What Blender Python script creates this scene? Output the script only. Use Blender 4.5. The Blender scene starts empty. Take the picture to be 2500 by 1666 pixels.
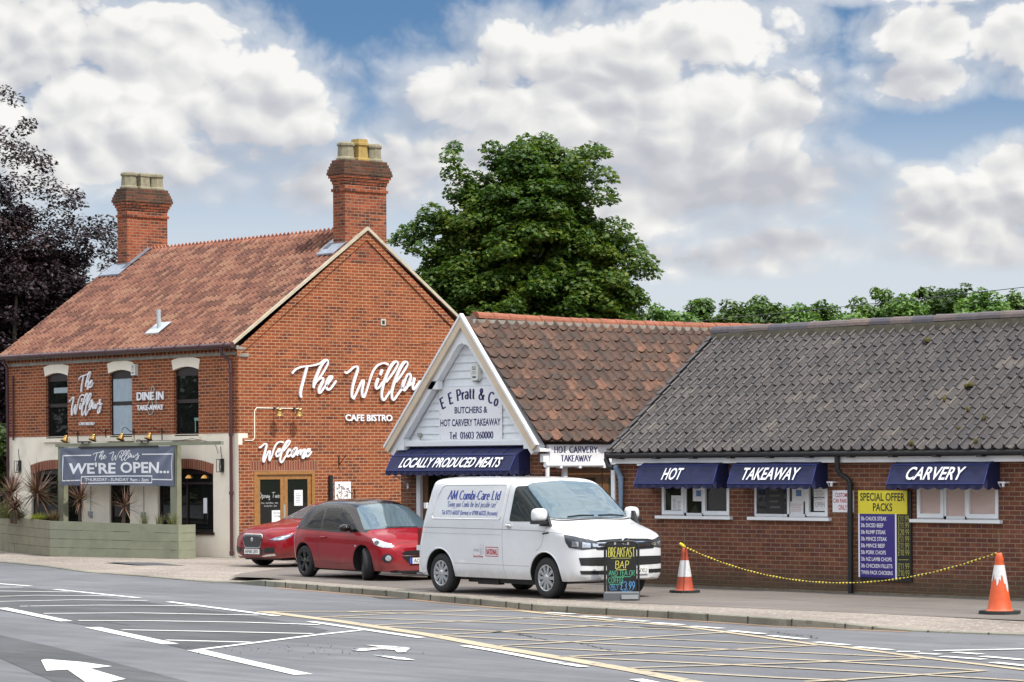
import bpy, bmesh, math, random
import numpy as np
from mathutils import Vector, Matrix
from mathutils.bvhtree import BVHTree
random.seed(7)
R = math.radians
PI = math.pi
SC = bpy.context.scene
COL = SC.collection

# ------------------------------------------------------------------ camera
# world: X runs along the shop fronts, Y into the buildings, Z up, ground at 0
YAW = R(48)
cam_d = bpy.data.cameras.new("camera")
cam = bpy.data.objects.new("camera", cam_d)
COL.objects.link(cam)
cam.matrix_world = Matrix.Translation((0, 0, 2.25)) @ Matrix.Rotation(YAW, 4, 'Z') @ Matrix.Rotation(R(90), 4, 'X') @ Matrix.Rotation(-0.0063, 4, 'Z')
cam_d.sensor_width = 36
cam_d.lens = 36 * 7000 / 2500
cam_d.shift_y = 295 / 2500
cam_d.clip_start = 0.5
cam_d.clip_end = 6000
SC.camera = cam

# ------------------------------------------------------------------ sky and sun
SUN_AZ = R(2)      # from +X towards +Y
SUN_EL = R(57)
w = bpy.data.worlds.new("World")
SC.world = w
w.use_nodes = True
SC.view_settings.view_transform = 'Standard'
SC.view_settings.look = 'None'
SC.view_settings.exposure = 0.15
SC.view_settings.gamma = 1.0


class NT:
    """small helper to write node trees as expressions"""
    def __init__(s, tree):
        s.t = tree; s.n = tree.nodes; s.l = tree.links

    def node(s, typ, **kw):
        n = s.n.new(typ)
        for k, v in kw.items():
            setattr(n, k, v)
        return n

    def put(s, sock, v):
        if isinstance(v, bpy.types.NodeSocket):
            s.l.new(v, sock)
        elif v is not None:
            if isinstance(v, (tuple, list)) and len(v) == 3 and sock.type == 'RGBA':
                v = (*v, 1)
            sock.default_value = v

    def math(s, op, a, b=None, c=None, clamp=False):
        n = s.node('ShaderNodeMath', operation=op, use_clamp=clamp)
        s.put(n.inputs[0], a)
        if b is not None: s.put(n.inputs[1], b)
        if c is not None: s.put(n.inputs[2], c)
        return n.outputs[0]

    def vmath(s, op, a, b=None):
        n = s.node('ShaderNodeVectorMath', operation=op)
        s.put(n.inputs[0], a)
        if b is not None:
            if op == 'SCALE': s.put(n.inputs['Scale'], b)
            else: s.put(n.inputs[1], b)
        return n.outputs['Value'] if op in ('DOT_PRODUCT', 'LENGTH') else n.outputs[0]

    def mix(s, f, a, b, blend='MIX'):
        n = s.node('ShaderNodeMix', data_type='RGBA', blend_type=blend)
        s.put(n.inputs[0], f); s.put(n.inputs[6], a); s.put(n.inputs[7], b)
        return n.outputs[2]

    def ramp(s, f, stops, interp='LINEAR'):
        n = s.node('ShaderNodeValToRGB')
        n.color_ramp.interpolation = interp
        els = n.color_ramp.elements
        while len(els) > len(stops): els.remove(els[-1])
        while len(els) < len(stops): els.new(0.5)
        for e, (p, c) in zip(els, stops):
            e.position = p
            e.color = (*c, 1) if isinstance(c, (tuple, list)) else (c, c, c, 1)
        s.put(n.inputs[0], f)
        return n.outputs[0]

    def noise(s, vec, scale, detail=4, rough=0.55, dist=0.0, out=0):
        n = s.node('ShaderNodeTexNoise')
        s.put(n.inputs['Vector'], vec)
        n.inputs['Scale'].default_value = scale
        n.inputs['Detail'].default_value = detail
        n.inputs['Roughness'].default_value = rough
        n.inputs['Distortion'].default_value = dist
        return n.outputs[out]

    def combine(s, x, y, z):
        n = s.node('ShaderNodeCombineXYZ')
        s.put(n.inputs[0], x); s.put(n.inputs[1], y); s.put(n.inputs[2], z)
        return n.outputs[0]

    def sep(s, v):
        n = s.node('ShaderNodeSeparateXYZ'); s.put(n.inputs[0], v)
        return n.outputs

    def step(s, v, a, b):
        n = s.node('ShaderNodeMapRange', interpolation_type='SMOOTHSTEP')
        s.put(n.inputs[0], v); s.put(n.inputs[1], a); s.put(n.inputs[2], b)
        return n.outputs[0]


def build_world():
    t = NT(w.node_tree)
    t.n.clear()
    out = t.node('ShaderNodeOutputWorld')
    bg = t.node('ShaderNodeBackground')
    t.l.new(bg.outputs[0], out.inputs[0])
    tc = t.node('ShaderNodeTexCoord')
    d = t.vmath('NORMALIZE', tc.outputs['Generated'])
    x, y, z = t.sep(d)
    az = t.math('ADD', t.math('ARCTAN2', y, x), -(YAW + PI / 2))     # sky azimuth in radians from north-west
    el = t.math('ARCSINE', z)
    # clear sky: the low band is read a little higher up so that it keeps its blue
    zz = t.math('ADD', t.math('MULTIPLY', z, 3.0), 0.05)
    sk = t.node('ShaderNodeTexSky', sky_type='NISHITA')
    sk.sun_disc = False
    sk.sun_elevation = SUN_EL
    sk.sun_rotation = PI / 2 - SUN_AZ
    sk.air_density = 1.0; sk.dust_density = 0.6; sk.ozone_density = 2.0
    t.put(sk.inputs[0], t.combine(x, y, zz))
    sky = t.vmath('SCALE', sk.outputs[0], 0.125)
    sky = t.mix(1.0, sky, (0.86, 1.08, 1.10), 'MULTIPLY')
    # low milky band
    sky = t.mix(t.step(el, 0.150, 0.055), sky, (0.60, 0.655, 0.71))
    # clouds: ellipses in azimuth / elevation, edges broken up by billowing noise
    P = t.combine(az, t.math('MULTIPLY', el, 1.25), 0.0)
    wv = t.noise(P, 17, 4, 0.55, 0, 1)
    P2 = t.vmath('ADD', P, t.vmath('SCALE', t.vmath('SUBTRACT', wv, (0.5, 0.5, 0.5)), 0.030))

    def billow(vec, sc, det):
        v = t.node('ShaderNodeTexVoronoi', feature='F1', voronoi_dimensions='2D', normalize=True)
        t.put(v.inputs['Vector'], vec)
        v.inputs['Scale'].default_value = sc
        v.inputs['Detail'].default_value = det
        v.inputs['Roughness'].default_value = 0.52
        v.inputs['Lacunarity'].default_value = 2.3
        return v.outputs['Distance']
    vb = billow(P2, 36, 3.0)
    nb = t.noise(P2, 26, 9, 0.6)
    ells = [(-0.158, 0.130, .050, .026, 1), (-0.182, 0.150, .030, .020, 1), (-0.115, 0.128, .036, .020, 1), (-0.082, 0.122, .018, .012, 1), (-0.120, 0.150, .018, .008, .9), (-0.150, 0.108, .055, .012, .9),
            (-0.055, .098, .034, .008, .7), (-.085, .107, .020, .005, .5), (-.02, .106, .03, .010, .75),
            (0.032, 0.132, .044, .019, 1), (-0.008, 0.126, .022, .014, 1), (0.070, 0.146, .026, .013, 1), (0.010, 0.112, .050, .010, .8),
            (0.082, 0.122, .022, .014, 1), (0.084, 0.097, .028, .010, 1), (0.055, 0.110, .034, .010, .9), (0.045, 0.094, .045, .012, .85), (.0, .098, .03, .012, .6),
            (0.143, 0.130, .016, .006, 1), (0.143, 0.146, .016, .008, 1), (0.176, 0.143, .016, .010, 1), (0.150, 0.162, .036, .005, .85), (.18, .128, .012, .004, .6),
            (0.160, 0.086, .026, .010, .95), (0.176, 0.098, .016, .008, .9), (0.144, 0.098, .008, .0035, .8), (0.10, 0.075, .03, .005, .5), (.0, .166, .02, .002, .5), (.17, .074, .03, .006, .7), (.06, .07, .04, .005, .45)]
    field = None
    for (cx, cy, rx, ry, s) in ells:
        dx = t.math('DIVIDE', t.math('SUBTRACT', az, -cx), rx)
        dy = t.math('DIVIDE', t.math('SUBTRACT', el, cy), ry)
        q = t.math('ADD', t.math('MULTIPLY', dx, dx), t.math('MULTIPLY', dy, dy))
        f = t.math('SUBTRACT', s, t.math('MULTIPLY', q, 0.55))
        field = f if field is None else t.math('SMOOTH_MAX', field, f, 0.2)
    # the rest of the sky, beyond this window, keeps scattered cloud from plain noise
    outside = t.step(t.math('ABSOLUTE', az), 0.24, 0.34)
    outside = t.math('MAXIMUM', outside, t.step(el, 0.175, 0.22))
    wide = t.noise(t.combine(x, y, t.math('MULTIPLY', z, 2.2)), 2.4, 7, 0.55)
    wide = t.math('MULTIPLY', t.math('SUBTRACT', wide, 0.47), 7.0)
    field = t.math('ADD', t.math('MULTIPLY', t.math('MAXIMUM', field, -1.6), t.math('SUBTRACT', 1.0, outside)), t.math('MULTIPLY', wide, outside))
    dens = t.math('ADD', t.math('ADD', field, 0.27), t.math('MULTIPLY', t.math('SUBTRACT', 0.30, vb), 2.6))
    dens = t.math('ADD', dens, t.math('MULTIPLY', t.math('SUBTRACT', nb, 0.5), 2.2))
    mask = t.math('MAXIMUM', t.step(dens, 0.10, 0.75), t.math('MULTIPLY', t.step(dens, -0.9, 0.5), 0.55))
    # light and shade: compare the billows with themselves a little towards the sun (up and to the right)
    vs0 = billow(P2, 36, 1.0)
    vs1 = billow(t.vmath('ADD', P2, (-0.0030, 0.0055, 0.0)), 36, 1.0)
    rel = t.math('MULTIPLY', t.math('SUBTRACT', vs1, vs0), 1.9)
    big = t.noise(P, 13, 3, 0.5)
    sh = t.math('ADD', t.math('ADD', 0.62, rel), t.math('MULTIPLY', t.math('SUBTRACT', big, 0.5), 1.5))
    # tops catch the light, bases stay in shade: density falls off towards the sun near a top edge
    sh = t.math('ADD', sh, t.math('MULTIPLY', t.math('SUBTRACT', t.math('MINIMUM', t.math('MAXIMUM', el, 0.085), 0.16), 0.118), 7.0))
    sh = t.math('SUBTRACT', sh, t.math('MULTIPLY', t.step(dens, 0.7, 1.9), 0.24))
    sh = t.math('ADD', sh, t.math('MULTIPLY', t.math('SUBTRACT', nb, 0.5), 0.7), clamp=True)
    ccol = t.ramp(sh, [(0.0, (0.48, 0.49, 0.53)), (0.35, (0.59, 0.59, 0.615)), (0.62, (0.73, 0.725, 0.715)), (0.9, (0.89, 0.875, 0.845))])
    colr = t.mix(t.math('MULTIPLY', mask, 0.95), sky, ccol)
    # sky above this low window is brightened to add fill light
    colr = t.vmath('SCALE', colr, t.math('ADD', 1.0, t.math('MULTIPLY', t.step(el, 0.20, 0.55), 1.5)))
    # below the horizon
    colr = t.mix(t.step(z, 0.0, -0.02), colr, (0.18, 0.175, 0.165))
    t.put(bg.inputs[0], colr)
    bg.inputs[1].default_value = 1.0


build_world()
sl = bpy.data.lights.new("sun", 'SUN')
sl.energy = 3.8
sl.angle = R(0.6)
sl.color = (1.0, 0.94, 0.84)
so = bpy.data.objects.new("sun", sl)
COL.objects.link(so)
sv = Vector((math.cos(SUN_EL) * math.cos(SUN_AZ), math.cos(SUN_EL) * math.sin(SUN_AZ), math.sin(SUN_EL)))
so.rotation_euler = sv.to_track_quat('Z', 'Y').to_euler()
so.location = sv * 80

# ------------------------------------------------------------------ objects
WL = {}


class MB:
    def __init__(s):
        s.v = []; s.f = []; s.uv = []; s.m = []; s.sm = []

    def face(s, pts, uv=None, m=0, smooth=False):
        i = len(s.v)
        s.v.extend([tuple(p) for p in pts])
        s.f.append(tuple(range(i, i + len(pts))))
        s.uv.append(uv); s.m.append(m); s.sm.append(smooth)

    def add(s, verts, faces, uvs=None, m=0, smooth=False):
        i = len(s.v)
        s.v.extend([tuple(p) for p in verts])
        for k, f in enumerate(faces):
            s.f.append(tuple(i + q for q in f))
            s.uv.append(uvs[k] if uvs else None); s.m.append(m); s.sm.append(smooth)

    def box(s, x0, x1, y0, y1, z0, z1, m=0, M=None):
        v = [Vector(p) for p in ((x0, y0, z0), (x1, y0, z0), (x1, y1, z0), (x0, y1, z0), (x0, y0, z1), (x1, y0, z1), (x1, y1, z1), (x0, y1, z1))]
        if M: v = [M @ p for p in v]
        s.add(v, [(0, 3, 2, 1), (4, 5, 6, 7), (0, 1, 5, 4), (1, 2, 6, 5), (2, 3, 7, 6), (3, 0, 4, 7)], m=m)

    def prism(s, poly, fn, a, b, m=0, smooth=False):
        """poly: 2D points; fn(p, q, t) maps to 3D, extruded from t=a to t=b"""
        n = len(poly)
        A = [fn(p[0], p[1], a) for p in poly]; B = [fn(p[0], p[1], b) for p in poly]
        s.face(A[::-1], m=m); s.face(B, m=m)
        for i in range(n):
            j = (i + 1) % n
            s.face([A[i], A[j], B[j], B[i]], m=m, smooth=smooth)

    def tube(s, pts, r, n=8, m=0, cap=True, rr=None):
        pts = [Vector(p) for p in pts]
        rings = []
        for i, p in enumerate(pts):
            d = (pts[min(i + 1, len(pts) - 1)] - pts[max(i - 1, 0)])
            if d.length < 1e-9: d = Vector((0, 0, 1))
            d.normalize()
            u = d.cross(Vector((0, 0, 1)))
            if u.length < 1e-3: u = d.cross(Vector((1, 0, 0)))
            u.normalize(); v = u.cross(d)
            q = (rr[i] if rr else r)
            rings.append([p + (u * math.cos(2 * PI * k / n) + v * math.sin(2 * PI * k / n)) * q for k in range(n)])
        verts = [p for g in rings for p in g]
        faces = []
        for i in range(len(rings) - 1):
            for k in range(n):
                a = i * n + k; b = i * n + (k + 1) % n
                faces.append((a, b, b + n, a + n))
        s.add(verts, faces, m=m, smooth=True)
        if cap:
            s.face(rings[0][::-1], m=m); s.face(rings[-1], m=m)

    def lathe(s, prof, c, n=24, m=0, axis='Z', M=None):
        """prof: (r, h) pairs"""
        verts = []
        for r_, h in prof:
            for k in range(n):
                a = 2 * PI * k / n
                if axis == 'Z': p = Vector((r_ * math.cos(a), r_ * math.sin(a), h))
                elif axis == 'Y': p = Vector((r_ * math.cos(a), h, r_ * math.sin(a)))
                else: p = Vector((h, r_ * math.cos(a), r_ * math.sin(a)))
                if M: p = M @ p
                verts.append(p + Vector(c))
        faces = []
        for i in range(len(prof) - 1):
            for k in range(n):
                a = i * n + k; b = i * n + (k + 1) % n
                faces.append((a, b, b + n, a + n))
        s.add(verts, faces, m=m, smooth=True)

    def build(s, name, mat, parent=None, local=False, loc=None, auto=None):
        me = bpy.data.meshes.new(name)
        base = Vector((0, 0, 0))
        if parent is not None: base = WL.get(parent, Vector((0, 0, 0)))
        elif loc is not None: base = Vector(loc)
        if local: base = Vector((0, 0, 0))
        me.from_pydata([(p[0] - base[0], p[1] - base[1], p[2] - base[2]) for p in s.v], [], s.f)
        ul = me.uv_layers.new(name="UVMap")
        buf = []
        for k, f in enumerate(s.f):
            u = s.uv[k]
            if u is None:
                a, b, c = Vector(s.v[f[0]]), Vector(s.v[f[1]]), Vector(s.v[f[2]])
                nn = (b - a).cross(c - a)
                ax = max(range(3), key=lambda q: abs(nn[q]))
                for i in f:
                    p = s.v[i]
                    buf += [p[1], p[2]] if ax == 0 else ([p[0], p[2]] if ax == 1 else [p[0], p[1]])
            else:
                for q in u: buf += [q[0], q[1]]
        ul.data.foreach_set("uv", buf)
        mats = mat if isinstance(mat, (list, tuple)) else [mat]
        for q in mats: me.materials.append(q)
        me.polygons.foreach_set("material_index", s.m)
        me.polygons.foreach_set("use_smooth", s.sm)
        me.update()
        o = bpy.data.objects.new(name, me)
        COL.objects.link(o)
        if parent is not None:
            o.parent = parent
            WL[o] = base
        else:
            o.location = base
            WL[o] = base
        return o


def tag(o, label=None, cat=None, group=None, kind=None):
    if label: o['label'] = label
    if cat: o['category'] = cat
    if group: o['group'] = group
    if kind: o['kind'] = kind
    return o


def thing(name, label, cat, loc=(0, 0, 0), rz=0.0, group=None):
    o = bpy.data.objects.new(name, None)
    o.empty_display_size = 0.2
    COL.objects.link(o)
    o.location = loc; o.rotation_euler = (0, 0, rz)
    WL[o] = Vector(loc)
    return tag(o, label, cat, group)


def copy_tree(o, parent=None):
    c = o.copy(); COL.objects.link(c)
    if parent is not None: c.parent = parent
    for ch in list(o.children): copy_tree(ch, c)
    return c


# ------------------------------------------------------------------ materials
def newmat(name):
    m = bpy.data.materials.new(name)
    m.use_nodes = True
    t = NT(m.node_tree)
    b = t.n.get('Principled BSDF')
    return m, t, b


def M_(name, c, rough=0.6, metal=0.0, spec=0.5, var=0.12, vs=6.0, bump=0.0, bs=60.0, coat=0.0, dirt=None):
    m, t, b = newmat(name)
    tc = t.node('ShaderNodeTexCoord').outputs['Object']
    col = (*c, 1)
    if var:
        n = t.noise(tc, vs, 5, 0.6)
        k = t.ramp(n, [(0.25, 1 - var), (0.75, 1 + var)])
        col = t.mix(1.0, col, k, 'MULTIPLY')
    if dirt:
        n = t.noise(tc, dirt[1], 6, 0.65)
        col = t.mix(t.math('MULTIPLY', t.step(n, 0.52, 0.75), dirt[2]), col, dirt[0])
    t.put(b.inputs['Base Color'], col)
    b.inputs['Roughness'].default_value = rough
    b.inputs['Metallic'].default_value = metal
    b.inputs['Specular IOR Level'].default_value = spec
    if coat:
        b.inputs['Coat Weight'].default_value = coat
        b.inputs['Coat Roughness'].default_value = 0.03
    if bump:
        bn = t.node('ShaderNodeBump')
        bn.inputs['Strength'].default_value = bump
        bn.inputs['Distance'].default_value = 0.01
        t.put(bn.inputs['Height'], t.noise(tc, bs, 4, 0.6))
        t.l.new(bn.outputs[0], b.inputs['Normal'])
    return m


def brick_mat(name, c1, c2, mortar, bw=0.225, rh=0.075, ms=0.010, dark=(0.05, 0.03, 0.03), darkamt=0.5, darkfreq=0.62, stain=None, tone=0.22):
    m, t, b = newmat(name)
    uv = t.node('ShaderNodeTexCoord').outputs['UV']
    ob = t.node('ShaderNodeNewGeometry').outputs['Position']
    wob = t.noise(ob, 1.2, 2, 0.5, 0, 1)
    vec = t.vmath('ADD', uv, t.vmath('SCALE', t.vmath('SUBTRACT', wob, (0.5, 0.5, 0.5)), 0.012))
    br = t.node('ShaderNodeTexBrick')
    br.offset = 0.5
    t.put(br.inputs['Vector'], vec)
    br.inputs['Color1'].default_value = (*c1, 1); br.inputs['Color2'].default_value = (*c2, 1)
    br.inputs['Mortar'].default_value = (*mortar, 1)
    br.inputs['Scale'].default_value = 1.0
    br.inputs['Mortar Size'].default_value = ms
    br.inputs['Mortar Smooth'].default_value = 0.3
    br.inputs['Brick Width'].default_value = bw
    br.inputs['Row Height'].default_value = rh
    # odd dark bricks: random value per brick
    ux, uy, uz = t.sep(vec)
    row = t.math('FLOOR', t.math('DIVIDE', uy, rh))
    half = t.math('MULTIPLY', t.math('MODULO', t.math('ABSOLUTE', row), 2.0), 0.5)
    colm = t.math('FLOOR', t.math('ADD', t.math('DIVIDE', ux, bw), half))
    wn = t.node('ShaderNodeTexWhiteNoise', noise_dimensions='2D')
    t.put(wn.inputs[0], t.combine(colm, row, 0))
    patch = t.noise(ob, 0.9, 3, 0.5)
    pr = t.math('ADD', wn.outputs[0], t.math('MULTIPLY', t.math('SUBTRACT', patch, 0.5), 0.9))
    isd = t.math('MULTIPLY', t.step(pr, darkfreq, darkfreq + 0.3), darkamt)
    notm = t.math('SUBTRACT', 1.0, br.outputs['Fac'])
    col = t.mix(t.math('MULTIPLY', isd, notm), br.outputs[0], dark)
    k = t.ramp(t.noise(ob, 2.3, 6, 0.65), [(0.25, 1 - tone), (0.75, 1 + tone)])
    col = t.mix(1.0, col, k, 'MULTIPLY')
    k2 = t.ramp(wn.outputs[0], [(0.0, 0.80), (1.0, 1.18)])
    col = t.mix(notm, col, t.mix(1.0, col, k2, 'MULTIPLY'))
    fine = t.ramp(t.noise(ob, 60, 4, 0.6), [(0.25, 0.86), (0.75, 1.14)])
    col = t.mix(1.0, col, fine, 'MULTIPLY')
    if stain:
        (sc, z0, z1, amt) = stain
        px_, py_, pz = t.sep(ob)
        n = t.noise(ob, 3.0, 6, 0.7)
        low = t.step(t.math('ADD', pz, t.math('MULTIPLY', t.math('SUBTRACT', n, 0.5), 0.5)), z1, z0)
        col = t.mix(t.math('MULTIPLY', low, amt), col, sc)
    t.put(b.inputs['Base Color'], col)
    b.inputs['Roughness'].default_value = 0.9
    b.inputs['Specular IOR Level'].default_value = 0.2
    bn = t.node('ShaderNodeBump')
    bn.inputs['Strength'].default_value = 0.6
    bn.inputs['Distance'].default_value = 0.008
    h = t.math('ADD', notm, t.math('MULTIPLY', t.noise(ob, 45, 4, 0.6), 0.5))
    t.put(bn.inputs['Height'], h)
    t.l.new(bn.outputs[0], b.inputs['Normal'])
    return m


def tile_mat(name, stops, lich=None, rough=0.75, grime=0.3):
    m, t, b = newmat(name)
    uv = t.node('ShaderNodeTexCoord').outputs['UV']
    ob = t.node('ShaderNodeNewGeometry').outputs['Position']
    ux, uy, uz = t.sep(uv)
    wn = t.node('ShaderNodeTexWhiteNoise', noise_dimensions='2D')
    t.put(wn.inputs[0], t.combine(t.math('FLOOR', ux), t.math('FLOOR', uy), 0))
    big = t.noise(ob, 0.8, 4, 0.6)
    f = t.math('ADD', wn.outputs[0], t.math('MULTIPLY', t.math('SUBTRACT', big, 0.5), 0.9))
    col = t.ramp(f, stops)
    k = t.ramp(t.noise(ob, 9, 6, 0.7), [(0.25, 1 - grime), (0.75, 1 + grime)])
    col = t.mix(1.0, col, k, 'MULTIPLY')
    k = t.ramp(t.noise(ob, 70, 3, 0.6), [(0.25, 0.85), (0.75, 1.15)])
    col = t.mix(1.0, col, k, 'MULTIPLY')
    if lich:
        n = t.noise(ob, lich[1], 5, 0.7)
        col = t.mix(t.math('MULTIPLY', t.step(n, lich[2], lich[2] + 0.08), lich[3]), col, lich[0])
    t.put(b.inputs['Base Color'], col)
    b.inputs['Roughness'].default_value = rough
    b.inputs['Specular IOR Level'].default_value = 0.3
    bn = t.node('ShaderNodeBump')
    bn.inputs['Strength'].default_value = 0.3
    bn.inputs['Distance'].default_value = 0.01
    t.put(bn.inputs['Height'], t.noise(ob, 40, 4, 0.6))
    t.l.new(bn.outputs[0], b.inputs['Normal'])
    return m


def ground_mat(name, c, speck=None, patches=0.15, rough=0.9, sc=220, wear=None):
    m, t, b = newmat(name)
    ob = t.node('ShaderNodeNewGeometry').outputs['Position']
    k = t.ramp(t.noise(ob, 0.35, 6, 0.62), [(0.3, 1 - patches), (0.7, 1 + patches)])
    col = t.mix(1.0, (*c, 1), k, 'MULTIPLY')
    # streaks along the traffic direction
    st = t.vmath('MULTIPLY', ob, (0.25, 3.0, 1.0))
    k = t.ramp(t.noise(st, 1.1, 5, 0.6), [(0.3, 1 - patches * 0.8), (0.7, 1 + patches * 0.8)])
    col = t.mix(1.0, col, k, 'MULTIPLY')
    k = t.ramp(t.noise(ob, sc, 2, 0.7), [(0.3, 0.72), (0.7, 1.28)])
    col = t.mix(1.0, col, k, 'MULTIPLY')
    if wear:
        wc, wsc, wth, wamt = wear
        n = t.noise(ob, wsc, 5, 0.6)
        col = t.mix(t.math('MULTIPLY', t.step(n, wth, wth + 0.1), wamt), col, wc)
    if speck:
        for (scol, ssc, thr, amt) in speck:
            v = t.node('ShaderNodeTexVoronoi', feature='F1')
            t.put(v.inputs['Vector'], ob); v.inputs['Scale'].default_value = ssc
            wn = t.node('ShaderNodeTexWhiteNoise', noise_dimensions='3D')
            t.put(wn.inputs[0], v.outputs['Position'])
            col = t.mix(t.math('MULTIPLY', t.step(wn.outputs[0], thr, thr + 0.05), amt), col, scol)
    t.put(b.inputs['Base Color'], col)
    b.inputs['Roughness'].default_value = rough
    b.inputs['Specular IOR Level'].default_value = 0.3
    bn = t.node('ShaderNodeBump')
    bn.inputs['Strength'].default_value = 0.35
    bn.inputs['Distance'].default_value = 0.01
    t.put(bn.inputs['Height'], t.noise(ob, sc * 0.6, 3, 0.7))
    t.l.new(bn.outputs[0], b.inputs['Normal'])
    return m


def paint_mark_mat(name, c, wear):
    """thermoplastic road paint, worn through to the asphalt in places"""
    m, t, b = newmat(name)
    ob = t.node('ShaderNodeNewGeometry').outputs['Position']
    n = t.noise(ob, 5.0, 8, 0.75)
    k = t.ramp(t.noise(ob, 1.5, 5, 0.6), [(0.3, 0.85), (0.7, 1.1)])
    col = t.mix(1.0, (*c, 1), k, 'MULTIPLY')
    col = t.mix(t.step(n, wear, wear + 0.06), col, (0.13, 0.135, 0.15))
    t.put(b.inputs['Base Color'], col)
    b.inputs['Roughness'].default_value = 0.8
    return m


def leaf_mat(name, c1, c2, c3, trans=0.25):
    m, t, b = newmat(name)
    ob = t.node('ShaderNodeNewGeometry')
    rnd = t.node('ShaderNodeNewGeometry').outputs['Random Per Island']
    n = t.noise(ob.outputs['Position'], 0.55, 3, 0.5)
    f = t.math('ADD', t.math('MULTIPLY', rnd, 0.6), t.math('MULTIPLY', t.math('SUBTRACT', n, 0.3), 1.0))
    col = t.ramp(f, [(0.1, c1), (0.5, c2), (0.95, c3)])
    t.put(b.inputs['Base Color'], col)
    b.inputs['Roughness'].default_value = 0.5
    b.inputs['Specular IOR Level'].default_value = 0.35
    tr = t.node('ShaderNodeBsdfTranslucent')
    t.put(tr.inputs[0], t.mix(1.0, col, (1.25, 1.35, 0.5), 'MULTIPLY'))
    mx = t.node('ShaderNodeMixShader')
    mx.inputs[0].default_value = trans
    t.l.new(b.outputs[0], mx.inputs[1]); t.l.new(tr.outputs[0], mx.inputs[2])
    t.l.new(mx.outputs[0], t.n['Material Output'].inputs[0])
    return m


def glass_mat(name, tint=(0.02, 0.025, 0.025), ior=1.5, see=0.0, tcol=(0.6, 0.7, 0.68), rough=0.01):
    m, t, b = newmat(name)
    t.put(b.inputs['Base Color'], (*tint, 1))
    b.inputs['Roughness'].default_value = rough
    b.inputs['IOR'].default_value = ior
    if see:
        tp = t.node('ShaderNodeBsdfTransparent'); tp.inputs[0].default_value = (*tcol, 1)
        gl = t.node('ShaderNodeBsdfGlossy'); gl.inputs['Roughness'].default_value = rough
        fr = t.node('ShaderNodeFresnel'); fr.inputs[0].default_value = ior
        mx = t.node('ShaderNodeMixShader')
        t.put(mx.inputs[0], t.math('MULTIPLY', fr.outputs[0], 1.0, clamp=True))
        t.l.new(tp.outputs[0], mx.inputs[1]); t.l.new(gl.outputs[0], mx.inputs[2])
        t.l.new(mx.outputs[0], t.n['Material Output'].inputs[0])
    return m


WHITE = M_('white_paint', (0.78, 0.79, 0.80), 0.45, var=0.05, dirt=((0.45, 0.44, 0.42), 3.0, 0.25))
WHITE_UPVC = M_('white_upvc', (0.80, 0.82, 0.84), 0.35, var=0.03)
CREAM = M_('cream_masonry_paint', (0.86, 0.775, 0.635), 0.85, var=0.07, vs=2.5, bump=0.3, bs=25, dirt=((0.42, 0.40, 0.34), 1.3, 0.3))
WHITE_LETTER = M_('white_letter', (0.86, 0.86, 0.88), 0.4, var=0.02)
STONE = M_('stone_band', (0.28, 0.26, 0.22), 0.9, var=0.3, vs=5, bump=0.4)
MAROON = M_('maroon_plastic', (0.075, 0.03, 0.035), 0.35, var=0.1)
DARK_FRAME = M_('dark_brown_frame', (0.022, 0.012, 0.012), 0.35, var=0.1)
BLACK = M_('black_plastic', (0.015, 0.015, 0.016), 0.45, var=0.1)
RUBBER = M_('rubber', (0.018, 0.018, 0.02), 0.8, var=0.2)
LEAD = M_('lead_flashing', (0.24, 0.27, 0.32), 0.5, metal=0.3, var=0.3)
BRASS = M_('aged_brass', (0.42, 0.27, 0.09), 0.28, metal=0.9, var=0.25, vs=20)
IRON = M_('dark_iron', (0.03, 0.02, 0.018), 0.6, var=0.2)
TIMBER = M_('oak_frame', (0.33, 0.155, 0.045), 0.45, var=0.25, vs=14)
TIMBER_D = M_('brown_door_timber', (0.16, 0.075, 0.028), 0.45, var=0.25, vs=14)
GLASS_DARK = glass_mat('window_glass_dark', (0.008, 0.009, 0.009), 1.45)
PAPER = M_('paper', (0.78, 0.79, 0.80), 0.7, var=0.03)
INK = M_('grey_ink', (0.25, 0.26, 0.28), 0.7, var=0)
NAVY_INK = M_('navy_ink', (0.012, 0.012, 0.10), 0.5, var=0)
BLUE_INK = M_('van_blue_ink', (0.02, 0.05, 0.32), 0.4, var=0)
RED_INK = M_('red_ink', (0.42, 0.012, 0.02), 0.5, var=0)
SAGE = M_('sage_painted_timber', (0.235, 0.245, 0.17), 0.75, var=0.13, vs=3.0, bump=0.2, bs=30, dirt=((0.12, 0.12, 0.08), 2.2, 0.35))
AWN = M_('navy_awning_canvas', (0.0042, 0.0080, 0.054), 0.7, var=0.14, vs=5, bump=0.25, bs=9, dirt=((0.008, 0.009, 0.05), 3, 0.4))
CHROME = M_('chrome', (0.75, 0.76, 0.78), 0.08, metal=1.0, var=0)
SILVER = M_('silver_paint', (0.52, 0.53, 0.55), 0.3, metal=0.7, var=0.03)

# ------------------------------------------------------------------ lettering
_tc = {}


def text_raw(s, bold=0.0, shear=0.0, res=3, space=1.0):
    key = (s, bold, shear, res, space)
    if key in _tc: return _tc[key]
    c = bpy.data.curves.new("t", 'FONT')
    c.body = s; c.offset = bold; c.shear = shear; c.resolution_u = res; c.space_character = space
    c.fill_mode = 'FRONT'
    o = bpy.data.objects.new("t", c)
    COL.objects.link(o)
    dg = bpy.context.evaluated_depsgraph_get()
    me = bpy.data.meshes.new_from_object(o.evaluated_get(dg))
    v = [(p.co.x, p.co.y) for p in me.vertices]
    f = [tuple(p.vertices) for p in me.polygons]
    e = [tuple(q.vertices) for q in me.edges]
    bpy.data.objects.remove(o); bpy.data.curves.remove(c); bpy.data.meshes.remove(me)
    _tc[key] = (v, f, e)
    return _tc[key]


_H = {}


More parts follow.
